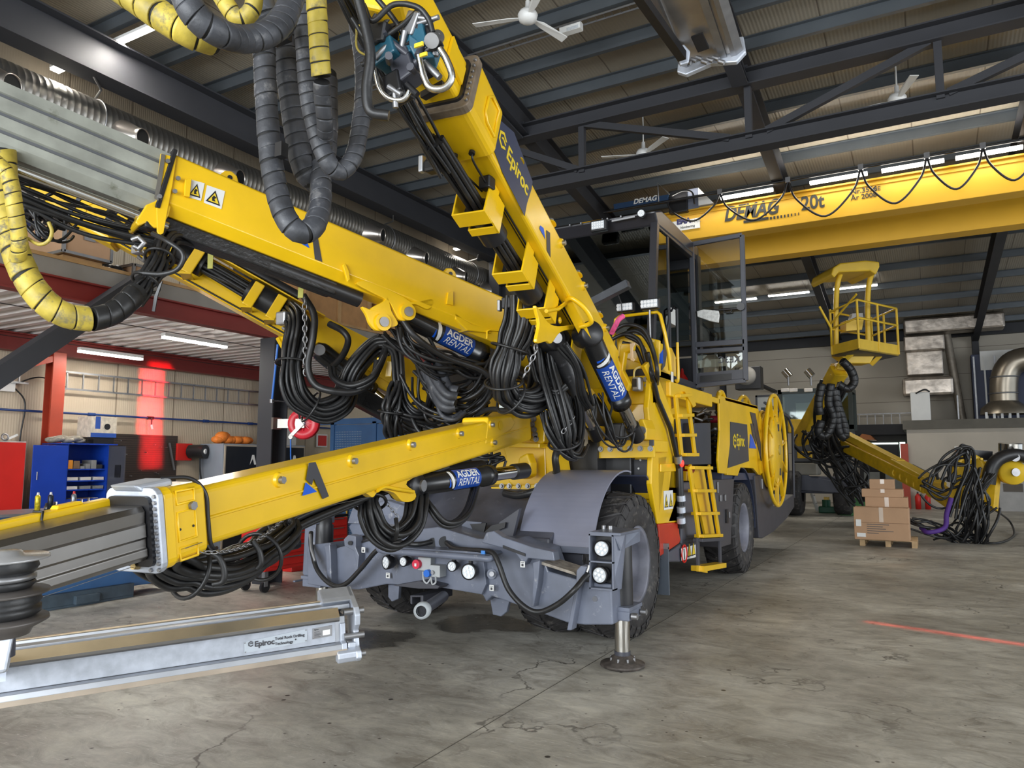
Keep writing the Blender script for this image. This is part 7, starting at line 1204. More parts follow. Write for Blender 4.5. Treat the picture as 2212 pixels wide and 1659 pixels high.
# ---- right boom --------------------------------------------------------------------------------
R0 = AT(1297, 775, 7.80); R1 = AT(1052, 343, 5.36); FR = Fr(R0, R1); rw, rh = .145, .175
rb_ = FR.sweep(rrect(rw, rh, .03, 3), -.15, FR.L + .25).build('boom_arm', YEL, rig)
q = FR.sweep(rrect(rw * .96, rh * .9, .03), -.9, -.12, rrect(rw, rh, .03)).build('boom_root', YEL, rb_, .01) if False else None
pr = lambda P, v=rw: [FR.side(x, y, v) for x, y in P]
MB().prism(pr([(1067, 248), (1110, 286), (1150, 392), (1148, 408), (1138, 440), (1133, 467), (1085, 372), (1064, 318)], rw + .002), FR.y * .002).build('decal_panel', DECN, rb_)
def on(F, v, s, w_): return F(s, v, w_)
e0 = FR.side(1104, 346, rw + .005); dirx = -FR.x; s1 = FR.loc(e0)
text('Epiroc', .165, DECY, rb_, FR.side(1093, 338, rw + .005), -FR.x, FR.z if FR.y.dot((-FR.x).cross(FR.z)) > 0 else -FR.z, bold=.003, sx=1.0)
hexlogo(FR.side(1086, 303, rw + .005), -FR.x, FR.z if FR.y.dot((-FR.x).cross(FR.z)) > 0 else -FR.z, .072, DECY, rb_)
MB().prism(pr([(1180, 497), (1188, 503), (1189, 556), (1181, 541)], rw + .002), FR.y * .002).build('company_emblem', DEC, rb_); MB().prism(pr([(1167, 487), (1174, 493), (1178, 517), (1165, 494)], rw + .002), FR.y * .002).build('company_emblem', DECB, rb_)
for s_ in (.55, 1.25, 2.0, 2.75): q = FR(s_, rw * .8, rh); MB().cyl(q, q + FR.z * .02, .05, .04, 16).build('bolt_boss', YEL, rb_); MB().cyl(q + FR.z * .02, q + FR.z * .05, .024, n=6).build('bolt', STL, rb_)
for s_ in (.4, 1.15, 1.80): q = FR(s_, rw - .0, rh * .72); MB().cyl(q, q + FR.y * .02, .045, .036, 16).build('bolt_boss', YEL, rb_); MB().cyl(q + FR.y * .02, q + FR.y * .045, .022, n=6).build('bolt', STL, rb_)
MB().tube([FR(.2, rw * .35, -rh - .012), FR(1.2, rw * .30, -rh - .014), FR(2.2, rw * .25, -rh - .012), FR(3.0, rw * .2, -rh - .012)], .009, 6).build('signal_cable', BLK, rb_); MB().tube([FR(.2, rw * .1, -rh - .01), FR(3.1, rw * .05, -rh - .01)], .005, 5).build('signal_cable', BLK, rb_)
MB().cbox(FR(FR.L - .02, rw * .2, -rh - .04), (.09, .09, .09)).build('sensor_block', BLK, rb_, .01)
# collar and upper tube
cs = FR.L + .02; col = FR.sweep(rrect(.19, .215, .06, 4), cs + .20, cs + .60, rrect(.20, .225, .06, 4)).build('boom_collar', YEL, rb_, .012)
for w0, w1, vv in ((-.11, .12, .197),): MB().tube([FR(cs + .27, vv, w0), FR(cs + .40, vv + .004, w0), FR(cs + .44, vv + .005, w0 + .05), FR(cs + .44, vv + .005, w1 - .05), FR(cs + .40, vv + .004, w1), FR(cs + .27, vv, w1), FR(cs + .27, vv, w0)], .012, 6).build('pocket_rim', YEL, col)
FR.sweep(rrect(.208, .235, .06, 4), cs + .60, cs + .66).build('collar_flange', mat('grimy_flange', (.22, .17, .12), .6, .3, .4, 10), col, .006); FR.sweep(rrect(.16, .18, .05, 4), cs + .655, cs + .68).build('wiper_seal', BLK, col)
for k in range(8): q = FR(cs + .66, .185, -.18 + .05 * k); MB().cyl(q, q + FR.x * .015, .012, n=6).build('flange_bolt', STL, col)
for w_ in (-.07, .06): q = FR(cs + .28, w_, -.225); MB().cyl(q, q - FR.z * .02, .022).build('grease_port', BLK, col); MB().tube(spline([q, q - FR.z * .05 - FR.x * .05, FR(FR.L - .08, w_ * .5, -rh - .05)], 6), .008, 6).build('grease_hose', BLK, col)
FR.sweep(rrect(.135, .160, .03, 3), cs + .66, cs + 2.2).build('telescope_tube', YEL, rb_)
MB().prism([FR(cs + .72 + .02 * 0, .0, -.16)] * 0 or [FR(cs + .7, .137, .06), FR(cs + .9, .137, .12), FR(cs + .9, .137, -.05), FR(cs + .7, .137, -.08)], FR.y * .02).build('side_plate', YEL, rb_)
# hose tray on the underside
tx = lambda s, w_: FR(s, -.06, w_)
bundle(rb_, [FR(FR.L + .55, -.08, -.34), FR(FR.L - .1, -.08, -.33), FR(2.2, -.08, -.33), FR(1.4, -.08, -.33), FR(.75, -.08, -.34), FR(.35, -.08, -.38)], 12, .065, .019, seed=51, jit=.4)
for s_ in (FR.L - .30, FR.L - 1.1, 1.50, .85): MB().cyl(FR(s_ - .16, -.08, -.335), FR(s_ + .16, -.08, -.335), .105, n=20).build('hose_sleeve', BLK, rb_)
def clamp(s_):
    U = [(-.21, -.24), (-.21, -.46), (.05, -.46), (.06, -.175), (.045, -.175), (.036, -.446), (-.196, -.446), (-.196, -.24)]
    g = FR.sweep(U, s_ - .045, s_ + .095).build('hose_clamp', YEL, rb_, .003)
    U2 = [(-.17, -.30), (-.17, -.45), (.05, -.45), (.05, -.20), (.038, -.20), (.038, -.438), (-.156, -.438), (-.156, -.30)]
    FR.sweep(U2, s_ - .17, s_ - .095).build('clamp_strip', YEL, g, .003); FR.sweep([(.038, -.45), (.052, -.45), (.052, -.20), (.038, -.20)], s_ - .17, s_ + .04).build('clamp_strip', YEL, g)
for s_ in (FR.L - .12, FR.L - .85, 1.62, .90): clamp(s_)
g = pgroup('clamp_bracket', rb_); q = AT(935, 360, 5.2); MB().cbox(q, (.10, .10, .09)).build('bracket_body', BLK, g, .02); MB().cbox(q + V((-.07, -.03, .02)), (.04, .05, .12)).build('shackle', ALU, g, .01); q = AT(1098, 655, 6.5); MB().cbox(q, (.10, .08, .10)).build('bracket_body', BLK, g, .01); MB().cbox(q + V((-.07, -.03, -.02)), (.03, .05, .10)).build('shackle', STL, g, .008)
# lower bracket, handles, cylinders of the right boom
MB().prism([FR.side(x, y, rw * .2) for x, y in SM(((1150, 660), (1176, 695), (1200, 705), (1262, 705), (1290, 770), (1262, 745), (1238, 715), (1205, 718), (1185, 742), (1174, 738), (1152, 740), (1158, 700)))], FR.y * .03).build('lower_bracket', YEL, rb_, .008)
FR.sweep([(-.22, -.16), (.16, -.16), (.13, -.33), (-.20, -.33)], -.05, .55, [(-.15, -.16), (.10, -.16), (.10, -.20), (-.12, -.20)]).build('bracket_box', YEL, rb_, .02)
MB().tube(spline([AT(1168, 655, 6.6), AT(1154, 655, 6.6), AT(1147, 672, 6.6), AT(1143, 700, 6.65), AT(1150, 710, 6.65), AT(1166, 715, 6.65)], 8), .022, 8).build('hose_guide', YEL, rb_); MB().tube([AT(1166, 655, 6.6), AT(1166, 715, 6.65)], .022, 6).build('hose_guide', YEL, rb_)
MB().tube(spline([AT(1224, 648, 6.55), AT(1236, 645, 6.5), AT(1262, 665, 6.5), AT(1277, 690, 6.55), AT(1272, 700, 6.6), AT(1252, 706, 6.65)], 8), .022, 8).build('hose_guide', YEL, rb_); MB().bar(AT(1226, 650, 6.6), AT(1270, 735, 6.7), .03, .09, up=(1, 0, 0)).build('guide_plate', YEL, rb_)
MB().tube([FR.side(x, y, rw * .2 + .05) for x, y in ((1213, 622), (1218, 640), (1222, 655), (1205, 668), (1180, 672))], .018, 6).build('weld_frame', YEL, rb_)
MB().ring(AT(1209, 692, 6.55), FR.y, .022, .009, 16, 6).build('eye_ring', YEL, rb_)
ca, cb_ = AT(1193, 733, 6.75), AT(1287, 938, 7.75); g, d = cylinder(rb_, ca, cb_,   .66, .092, .058, body=mat('scuffed_cylinder', (.020, .020, .022), .4, 0, .3, 6, .2, 20, wear=.58, wcol=(.10, .10, .11), wscale=5))
ax_ = (CAM - ca); ax_.normalize(); xa = V((.75, -.6, 0)).normalized(); MB().lathe(ca, xa, [(-.10, .11), (.05, .11), (.07, .095), (.075, .06), (.085, .055), (.085, .001)], 26).build('pin_eye', BLK, g); MB().cyl(ca + xa * .08, ca + xa * .10, .052).build('pin_cap', STL, g)
ca, cb_ = AT(1272, 722, 6.75), AT(1374, 940, 7.75); g, d = cylinder(rb_, ca, cb_, .66, .100, .062); agder(g, ca, cb_, .100, .36, .84, a0=-62, a1=62, rot=-14, sz=.9); MB().lathe(ca, xa, [(-.12, .115), (.06, .115), (.08, .095), (.085, .001)], 26).build('pin_eye', BLK, g); MB().cbox(cb_.lerp(ca, .38), (.03, .12, .03)).build('sticker', WHT, g)
# big hose bundle hanging from the right boom
bundle(rb_, [AT(1120, 640, 6.5), AT(1118, 700, 6.5), AT(1100, 760, 6.5), AT(1088, 820, 6.5), AT(1100, 855, 6.6), AT(1135, 868, 6.7), AT(1165, 850, 6.9), AT(1175, 800, 7.1), AT(1180, 745, 7.2)], 26, .125, .023, seed=61, ties=(.24, .40, .52), jit=.6)
bundle(rb_, [AT(1168, 735, 6.9), AT(1180, 800, 6.9), AT(1200, 870, 6.8), AT(1215, 930, 6.8), AT(1222, 965, 6.85), AT(1235, 955, 7.0), AT(1240, 900, 7.2), AT(1225, 840, 7.3), AT(1205, 780, 7.3)], 20, .11, .019, seed=62, ties=(.46,), jit=.8)
bundle(rb_, [AT(1178, 890, 6.8), AT(1190, 930, 6.75), AT(1212, 968, 6.8), AT(1240, 985, 6.9), AT(1255, 960, 7.2)], 8, .06, .016, seed=63, jit=1)
bundle(rb_, [AT(1215, 745, 6.6), AT(1245, 790, 6.7), AT(1262, 850, 6.9), AT(1275, 880, 7.1)], 5, .05, .017, seed=64, jit=.8)
bundle(rb_, [AT(1290, 850, 7.3), AT(1300, 900, 7.3), AT(1325, 945, 7.4), AT(1345, 955, 7.5), AT(1360, 930, 7.6)], 6, .09, .012, seed=65, jit=2)
bundle(rb_, [AT(1135, 735, 6.9), AT(1150, 780, 6.9), AT(1165, 830, 6.9), AT(1200, 850, 6.8), AT(1225, 835, 6.8)], 3, .03, .022, seed=66, jit=.5)
MB().tube(spline([AT(1150, 720, 6.8), AT(1140, 740, 6.7), AT(1128, 765, 6.6), AT(1122, 775, 6.6)], 8), .035, 10, rf=None).build('corrugated_hose', RUB, rb_); chain(rb_, AT(1160, 755, 6.4), AT(1130, 815, 6.4), 0, .06, .006); chain(rb_, AT(1240, 900, 6.8), AT(1215, 935, 6.7), 0, .06, .006)
MB().ring(AT(1157, 752, 6.4), FR.y, .035, .007, 18, 6).build('shackle_ring', STL, rb_)
# ---- leftmost boom -------------------------------------------------------------------------------
L0 = AT(925, 862, 8.9); L1 = AT(262, 494, 8.1); FL = Fr(L0, L1); lw, lh = .14, .155
lef = FL.sweep(rrect(lw, lh + .03, .03, 3), -.2, FL.L).build('boom_arm', YEL, rig)
FL.sweep([(lw, .30), (lw + .03, .30), (lw + .03, -.10), (lw, -.10)], -.1, 1.65, [(lw, .22), (lw + .03, .22), (lw + .03, -.05), (lw, -.05)]).build('side_plate', YEL, lef, .006); FL.sweep([(lw + .0, .20), (lw + .16, .20), (lw + .16, .215), (lw, .215)], 1.5, FL.L - .3).build('top_flange', YEL, lef)
FL.sweep([(-.13, .16), (.12, .16), (.10, .30), (-.12, .30)], -.1, 1.8, [(-.13, .16), (.12, .16), (.10, .20), (-.12, .20)]).build('root_stiffener', YEL, lef, .01)
FL.sweep(rrect(.19, .23, .05, 4), FL.L - .05, FL.L + .42).build('boom_collar', YEL, lef, .012); MB().tube([FL(FL.L + .06, .19, -.12), FL(FL.L + .30, .19, -.12), FL(FL.L + .34, .19, 0), FL(FL.L + .30, .19, .08), FL(FL.L + .06, .19, .08), FL(FL.L + .03, .19, 0), FL(FL.L + .06, .19, -.12)], .014, 6).build('pocket_rim', YEL, lef); FL.sweep(rrect(.20, .24, .05, 4), FL.L + .42, FL.L + .46).build('collar_flange', GRYD, lef)
FL.sweep(rrect(.13, .16, .03), FL.L + .44, FL.L + 2.6).build('telescope_tube', YEL2, lef); MB().bar(FL(FL.L + .9, .14, -.10), FL(FL.L + 1.9, .14, -.10), .02, .12).build('tube_strip', YEL, lef)
bundle(lef, [FL(FL.L + .1, .26, .06), FL(FL.L - .8, .25, .05), FL(2.6, .25, .05), FL(1.9, .26, .03)], 12, .085, .022, seed=71, jit=.5)
for s_ in (FL.L - .75, 3.55, 3.05, 2.15): MB().cyl(FL(s_ - .20, .25, .05), FL(s_ + .20, .25, .05), .14, n=20).build('hose_sleeve', BLK, lef)
for s_ in (FL.L - .62, FL.L - .88, 3.75, 3.45, 2.25, 1.98): MB().hexa([FL(s_ - .055, .40, -.14), FL(s_ + .055, .40, -.14), FL(s_ + .055, .43, -.14), FL(s_ - .055, .43, -.14), FL(s_ - .055, .40, .15), FL(s_ + .055, .40, .15), FL(s_ + .055, .43, .15), FL(s_ - .055, .43, .15)]).build('clamp_plate', YEL, lef, .012); MB().bar(FL(s_, .12, -.15), FL(s_, .43, -.15), .11, .02).build('clamp_arm', YEL, lef)
MB().tube([FL(1.85, .22, .27), FL(3.2, .20, .26), FL(4.6, .18, .26)], .055, 12).build('return_pipe', BLK, lef); MB().tube([FL(2.9, .2, .262), FL(3.25, .2, .262)], .062, 12).build('pipe_coupling', STL, lef)
MB().tube([FL(1.2, lw + .01, -.165), FL(FL.L, lw + .01, -.165)], .010, 6).build('signal_cable', BLK, lef); MB().cbox(FL(FL.L - .6, .16, -.15), (.12, .12, .1)).build('sensor_block', BLK, lef, .01)
q = AT(205 + 190, 590, 8.0)
for (x, y) in ((300, 535), (612, 688)): q = AT(x, y, 7.9); MB().cbox(q, (.14, .10, .14)).build('shackle', ALU, lef, .02); MB().tube([q + V((.05, 0, -.02)), q + V((.14, -.02, -.08)), q + V((.10, 0, -.16)), q + V((0, 0, -.1))], .02, 6).build('shackle', STL, lef)
for (x, y, h) in ((455, 560, 40), (650, 632, 22)): MB().prism([AT(x - 6, y - h / 2, 6.9), AT(x + 6, y - h / 2, 6.9), AT(x + 4, y + h / 2, 6.9), AT(x - 7, y + h / 2, 6.9)], FH * .01).build('hanging_strap', mat('strap_lime', (.55, .55, .12), .6), lef)
# cylinder and details on the left boom root
cylinder(lef, AT(690, 757, 8.2), AT(870, 900, 8.9), .6, .11, .06); q = AT(690, 757, 8.05); MB().cyl(q, q + FL.y * .05, .06).build('pin_cap', STL, lef); MB().bar(AT(760, 850, 8.3), AT(900, 925, 8.6), .22, .20).build('lower_link', mat('greasy_black', (.014, .014, .015), .3), lef, .02)
for (x, y) in ((820, 790), ): 
    for dx in (0, 22): MB().hexa([AT(x + dx - 6, y + dx * .3 - 18, 7.9), AT(x + dx + 8, y + dx * .3 - 18, 7.9), AT(x + dx + 8, y + dx * .3 - 18, 8.1), AT(x + dx - 6, y + dx * .3 - 18, 8.1), AT(x + dx - 10, y + dx * .3 + 18, 7.9), AT(x + dx + 4, y + dx * .3 + 18, 7.9), AT(x + dx + 4, y + dx * .3 + 18, 8.1), AT(x + dx - 10, y + dx * .3 + 18, 8.1)]).build('clamp_plate', YEL, lef, .01)
MB().bar(AT(602, 728, 8.0), AT(626, 770, 8.1), .06, .06).build('boom_tab', YEL, lef, .01); MB().bar(AT(612, 725, 8.0), AT(632, 760, 8.1), .05, .08).build('boom_tab', YEL, lef, .01)
# hose curtains of the left boom
bundle(lef, [FL(1.85, .28, .05), AT(645, 700, 7.8), AT(640, 745, 7.7), AT(632, 800, 7.6), AT(645, 855, 7.6), AT(690, 885, 7.7), AT(735, 870, 7.8), AT(750, 830, 7.9), AT(770, 790, 7.9), AT(810, 750, 8.0), AT(840, 745, 8.0)], 17, .125, .026, seed=81, ties=(.28, .47), jit=.6)
MB().tube(spline([AT(655, 638, 7.6), AT(678, 680, 7.55), AT(676, 730, 7.5), AT(665, 790, 7.5), AT(680, 830, 7.5), AT(720, 845, 7.5), AT(770, 845, 7.6), AT(805, 820, 7.7), AT(815, 780, 7.8)], 10), .036, 10).build('hose', RUB, lef)
MB().tube(spline([AT(712, 700, 7.9), AT(740, 715, 7.8), AT(752, 735, 7.8), AT(742, 765, 7.9), AT(720, 790, 8.0)], 8), .035, 10).build('hose', RUB, lef)
bundle(lef, [AT(835, 742, 7.9), AT(858, 760, 7.8), AT(865, 820, 7.7), AT(875, 870, 7.7), AT(900, 895, 7.7), AT(925, 880, 7.8), AT(935, 820, 7.9), AT(945, 790, 8.0)], 5, .06, .026, seed=82, jit=.6)
bundle(lef, [AT(835, 750, 7.9), AT(820, 790, 7.7), AT(800, 820, 7.6), AT(760, 835, 7.6), AT(725, 820, 7.7), AT(718, 795, 7.8)], 3, .04, .028, seed=83, jit=.5)
bundle(lef, [AT(860, 830, 7.7), AT(850, 870, 7.6), AT(845, 910, 7.6), AT(850, 940, 7.7)], 12, .10, .022, seed=84, ties=(.5,), jit=.8)
chain(lef, AT(658, 645, 7.5), AT(660, 810, 7.5), 0, .07, .007)
# tangle between centre boom and tower
bundle(cen, [AT(850, 705, 6.9), AT(880, 740, 7.0), AT(930, 780, 7.1), AT(990, 800, 7.3), AT(1050, 815, 7.5)], 14, .13, .016, seed=91, jit=1.6)
bundle(cen, [AT(905, 800, 7.6), AT(930, 850, 7.5), AT(980, 875, 7.4), AT(1030, 860, 7.4), AT(1060, 810, 7.5), AT(1075, 780, 7.6)], 16, .16, .017, seed=92, jit=1.5)
bundle(cen, [AT(925, 790, 7.3), AT(945, 830, 7.2), AT(965, 860, 7.1), AT(985, 865, 7.1)], 5, .09, .05, seed=93, name='wrapped_bundle', m=RUBP, jit=.5)
bundle(cen, [AT(945, 860, 7.2), AT(955, 895, 7.15), AT(980, 905, 7.1), AT(1000, 890, 7.2)], 2, .03, .024, seed=94, m=RUBP)
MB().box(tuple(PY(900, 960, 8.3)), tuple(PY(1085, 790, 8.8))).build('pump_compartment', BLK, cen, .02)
bundle(cen, [AT(885, 870, 7.9), AT(930, 920, 7.8), AT(1000, 905, 7.8), AT(1060, 880, 7.8)], 14, .22, .02, seed=95, jit=2)
bundle(cen, [AT(880, 930, 8.0), AT(885, 960, 7.9), AT(900, 1000, 7.9)], 10, .18, .02, seed=96, jit=1)
bundle(cen, [AT(1000, 1010, 7.6), AT(1030, 1000, 7.5), AT(1060, 1010, 7.4), AT(1090, 990, 7.4)], 9, .1, .016, seed=97, jit=2)
MB().tube(spline([AT(1030, 895, 7.4), AT(1060, 884, 7.2), AT(1100, 888, 7.0), AT(1120, 890, 6.9), AT(1130, 880, 6.95), AT(1118, 872, 7.1), AT(1100, 874, 7.2)], 8), .026, 10).build('hose', RUB, cen); q = AT(1090, 877, 6.95); MB().cbox(q, (.10, .02, .035), M.Rotation(YAW, 3, 'Z')).build('cable_label', mat('label_pale', (.65, .72, .70), .5), cen)
MB().box(tuple(PY(1112, 1006, 7.5)), tuple(PY(1060, 880, 7.9) + V((.2, 0, 0)))).build('tower_core', YEL2, cen) if False else None
# ---- spiral wrapped hoses hanging from above ---------------------------------------------------
def sp_(P, r, m, pitch=.06, **k): return spiral(rig, [AT(*p) for p in P], r, m, pitch, **k)
sp_([(570, 70, 4.35), (572, 150, 4.3), (576, 230, 4.25), (583, 320, 4.2), (595, 400, 4.15), (617, 470, 4.1), (648, 502, 4.1), (676, 490, 4.15), (690, 450, 4.25), (693, 400, 4.35), (690, 340, 4.45)], .063, RUBP, .083)
sp_([(617, 60, 4.6), (618, 130, 4.55), (628, 210, 4.5), (640, 290, 4.45), (652, 350, 4.4), (668, 384, 4.4), (690, 380, 4.5), (702, 330, 4.6), (706, 250, 4.7), (705, 160, 4.8)], .070, RUBP, .083)
sp_([(652, -60, 3.9), (655, 40, 3.9), (660, 130, 3.9), (668, 215, 3.9), (685, 290, 3.9), (708, 350, 3.9), (735, 370, 3.95), (763, 340, 4.0), (777, 280, 4.05), (785, 210, 4.1), (784, 140, 4.2), (772, 60, 4.4), (760, -20, 4.5)], .048, RUBP, .058)
sp_([(680, -60, 3.6), (685, 30, 3.6), (690, 110, 3.6), (695, 172, 3.62)], .048, RUBY, .062); sp_([(695, 178, 3.63), (697, 215, 3.7), (702, 270, 3.8), (700, 320, 4.0)], .042, RUBP, .062)
sp_([(255, -30, 3.1), (310, 8, 3.1), (360, 42, 3.1), (420, 75, 3.15), (475, 92, 3.25)], .062, RUBY, .075); sp_([(385, -40, 2.9), (420, 30, 2.9), (470, 70, 2.95), (530, 85, 3.1), (585, 68, 3.2), (620, 25, 3.3), (640, -40, 3.4)], .056, RUBP, .05)
sp_([(470, -20, 3.4), (500, 25, 3.4), (520, 42, 3.4), (545, 20, 3.4), (550, -20, 3.4)], .04, RUBY, .06); sp_([(560, -20, 3.6), (575, 40, 3.6), (600, 60, 3.7), (620, 40, 3.8)], .06, RUBP, .06); MB().cbox(AT(608, 80, 4.3), (.12, .05, .07)).build('hose_bracket', BLK, rig); MB().cbox(AT(608, 325, 4.1), (.05, .05, .08)).build('hose_bracket', BLK, rig)
sp_([(5, 330, 5.0), (8, 420, 4.95), (22, 500, 4.9), (50, 585, 4.85), (90, 645, 4.85), (140, 680, 4.9), (198, 690, 5.0)], .085, RUBY, .10); sp_([(200, 690, 5.0), (240, 678, 5.1), (275, 652, 5.2), (298, 628, 5.3)], .080, RUB, .09)
sp_([(-20, 340, 4.7), (18, 380, 4.7), (32, 450, 4.7), (42, 520, 4.75), (38, 560, 4.8)], .048, RUBY, .07); sp_([(-30, 500, 4.4), (-10, 560, 4.4), (5, 600, 4.4)], .06, RUBY, .08) if False else None
bundle(rig, [AT(285, 645, 5.3), AT(315, 610, 5.4), AT(338, 575, 5.5), AT(350, 540, 5.6), AT(368, 510, 5.7), FB(FB.L - .3, -.05, -.3)], 9, .07, .019, seed=101, ties=(.2, .5), jit=.5)
MB().tube(spline([AT(330, 505, 5.3), AT(360, 520, 5.2), AT(395, 548, 5.2), AT(385, 580, 5.2), AT(350, 592, 5.2), AT(310, 590, 5.2)], 8), .018, 8).build('rubber_strap', RUB, rig); MB().prism([AT(344, 614, 5.3), AT(351, 606, 5.3), AT(340, 640, 5.3), AT(334, 673, 5.3), AT(328, 672, 5.3), AT(333, 640, 5.3)], FH * .01).build('strap_end', BLK, rig)
MB().tube(spline([AT(60, 515, 4.8), AT(85, 528, 4.8), AT(105, 520, 4.8), AT(112, 500, 4.8), AT(105, 480, 4.8)], 8), .012, 6).build('pilot_hose', RUBY, rig)
# valve cluster at the far left end
def valves(parent, pts, d, seed, blocks=True):
    g = pgroup('valve_cluster', parent); rnd = random.Random(seed)
    for (x, y, w_, h, c) in pts: MB().cbox(AT(x, y, d), (w_, .12, h), M.Rotation(math.radians(rnd.uniform(-25, 25)), 3, 'Y')).build('valve_body', c, g, .01)
    for k in range(26):
        x, y, *_ = rnd.choice(pts); q = AT(x + rnd.uniform(-28, 28), y + rnd.uniform(-28, 28), d - .05); e = V((rnd.uniform(-1, 1), rnd.uniform(-.4, .4), rnd.uniform(-1, .4))).normalized(); MB().cyl(q, q + e * rnd.uniform(.05, .13), rnd.uniform(.012, .022), n=8).build('fitting', rnd.choice((STL, STL, BLK, GRYD)), g)
    return g
VB = mat('valve_teal', (.015, .09, .14), .35); g = valves(rig, [(55, 425, .16, .12, VB), (90, 460, .14, .12, BLK), (60, 455, .12, .12, GRYD), (120, 480, .16, .10, BLK), (75, 440, .1, .1, STL)], 6.4, 5)
MB().bar(AT(70, 425, 6.2), AT(108, 478, 6.3), .03, .05).build('chrome_pipe', CHR, g); MB().cyl(AT(45, 418, 6.2), AT(58, 425, 6.25), .07).build('round_cap', STL, g); MB().sphere(AT(50, 424, 6.1), .025, 8).build('red_knob', RED, g); bundle(g if False else rig, [AT(35, 430, 6.4), AT(70, 460, 6.3), AT(110, 500, 6.3), AT(150, 480, 6.5)], 8, .1, .014, seed=111, jit=2)
bundle(rig, [AT(0, 370, 6.0), AT(80, 395, 6.2), AT(200, 440, 6.6), AT(300, 480, 6.9)], 7, .1, .014, seed=112)
# valve cluster on the upper tube of the right boom
g = valves(rig, [(905, 95, .15, .12, VB), (925, 110, .08, .13, VB), (840, 120, .14, .10, VB), (825, 80, .12, .10, BLK), (880, 150, .12, .16, GRYD), (860, 190, .10, .12, BLK), (900, 60, .08, .12, STL)], 3.75, 8)
MB().tube(spline([AT(905, 120, 3.65), AT(915, 165, 3.65), AT(930, 190, 3.65), AT(960, 190, 3.65), AT(976, 165, 3.65), AT(965, 130, 3.65), AT(950, 105, 3.65)], 8), .018, 10).build('chrome_pipe', CHR, g); MB().tube(spline([AT(810, 150, 3.7), AT(820, 190, 3.7), AT(840, 212, 3.7), AT(870, 215, 3.7), AT(885, 195, 3.7)], 8), .014, 10).build('chrome_pipe', CHR, g)
MB().prism([AT(882, 70, 3.68), AT(925, 100, 3.68), AT(940, 122, 3.68), AT(898, 128, 3.68), AT(884, 100, 3.68)], FH * .1).build('valve_body', VB, g, .01); MB().cyl(AT(932, 88, 3.62), AT(945, 80, 3.8), .036).build('valve_motor', STL, g); MB().cbox(AT(905, 97, 3.6), (.05, .01, .02)).build('valve_label', DECY, g); MB().cbox(AT(915, 118, 3.6), (.04, .01, .018)).build('valve_label', DECY, g)
for k, (P, m_, r) in enumerate((([(770, -20), (790, 60), (800, 120), (792, 190), (800, 240), (840, 250)], RUB, .026), ([(785, 10), (805, 45), (850, 10), (900, 15), (925, 40), (935, 70)], RUB, .014), ([(760, 40), (800, 90), (860, 60), (905, 20)], RUB, .012), ([(800, -20), (850, 40), (880, 90)], RUB, .014), ([(770, 60), (775, 110), (830, 130), (865, 150), (862, 200)], RUBY, .006), ([(775, 55), (830, 70), (880, 65)], RUBY, .005), ([(900, 130), (895, 180), (885, 200), (880, 215)], RUBY, .005), ([(830, 0), (800, 60), (790, 130), (780, 140)], RUB, .013), ([(860, 10), (820, 70), (800, 140)], RUB, .012))):
    MB().tube(spline([AT(x, y, 3.6 + .05 * k) for x, y in P], 8), r, 8).build('pilot_hose', m_, g)
bundle(rb_, [FR(cs + 1.7, -.08, -.26), FR(cs + 1.2, -.10, -.30), FR(cs + .7, -.10, -.34), FR(cs + .3, -.1, -.36)], 10, .07, .014, seed=121, jit=.6)
for k in range(5): MB().bar(FR(cs + .75 + .12 * k, -.08, -.165), FR(cs + .80 + .12 * k, .10, -.165), .05, .05).build('hose_saddle', BLK, rb_)
MB().prism([AT(770, -20, 3.9), AT(880, -20, 3.9), AT(870, 10, 3.9), AT(820, 22, 3.9), AT(775, 12, 3.9)], FH * .15).build('head_cover', YEL, rb_, .02)
# ---- rock drill feeds --------------------------------------------------------------------------
F0 = AT(762, 1345, 4.55); F1 = AT(-60, 1462, 3.75); FF = Fr(F0, F1); fd_ = pgroup('drill_feed', rig); REFL = mat('bronze_reflection', (.80, .66, .45), .33, .8, .3, 2)  # bronze tone paints the warm reflections on the aluminium rails
def fe(P, a, b, nm, m, bv=.002): return FF.sweep(P, a, b).build(nm, m, fd_, bv)
Lf = FF.L
fe([(-.07, -.13), (.055, -.13), (.055, .06), (-.07, .06)], .06, Lf, 'beam_core', ALU)
fe([(.055, -.085), (.062, -.085), (.062, .035), (.055, .035)], .12, Lf, 'beam_web', mat('dull_white_aluminium', (.46, .49, .55), .5, .5, .2, 14, .05, 60, wear=.66, wcol=(.40, .42, .46), wscale=20))
fe([(.05, -.085), (.095, -.095), (.105, -.12), (.105, -.15), (.05, -.165), (-.09, -.165), (-.09, -.12)], .06, Lf, 'lower_rail', ALU); fe([(.1055, -.122), (.107, -.122), (.107, -.150), (.1055, -.150)], .06, Lf, 'lower_rail_face', mat('lower_rail_reflection', (.62, .52, .42), .38, .9, .3, 3))  # tinted face strip paints the bronze reflection on the lower rail
fe([(.05, .035), (.10, .040), (.115, .050), (.115, .066), (.060, .112), (.04, .10)], .10, Lf, 'upper_rail', mat('dark_rail', (.20, .19, .18), .35, .8, .2, 3)); fe([(.118, .068), (.063, .115), (.058, .112), (.112, .066)], .10, Lf, 'rail_reflection', REFL)  # dark rail strip, with a bronze reflection painted as a strip above it
fe([(.02, .095), (.02, .12), (-.03, .125), (-.05, .118), (-.055, .135), (-.085, .135), (-.10, .12), (-.10, .06), (-.07, .06)], .02, Lf, 'far_rail', ALU); fe([(-.104, .118), (-.086, .142), (-.060, .142), (-.060, .137)], .05, Lf, 'far_rail_reflection', REFL)  # bronze reflection painted as a strip on the far rail too
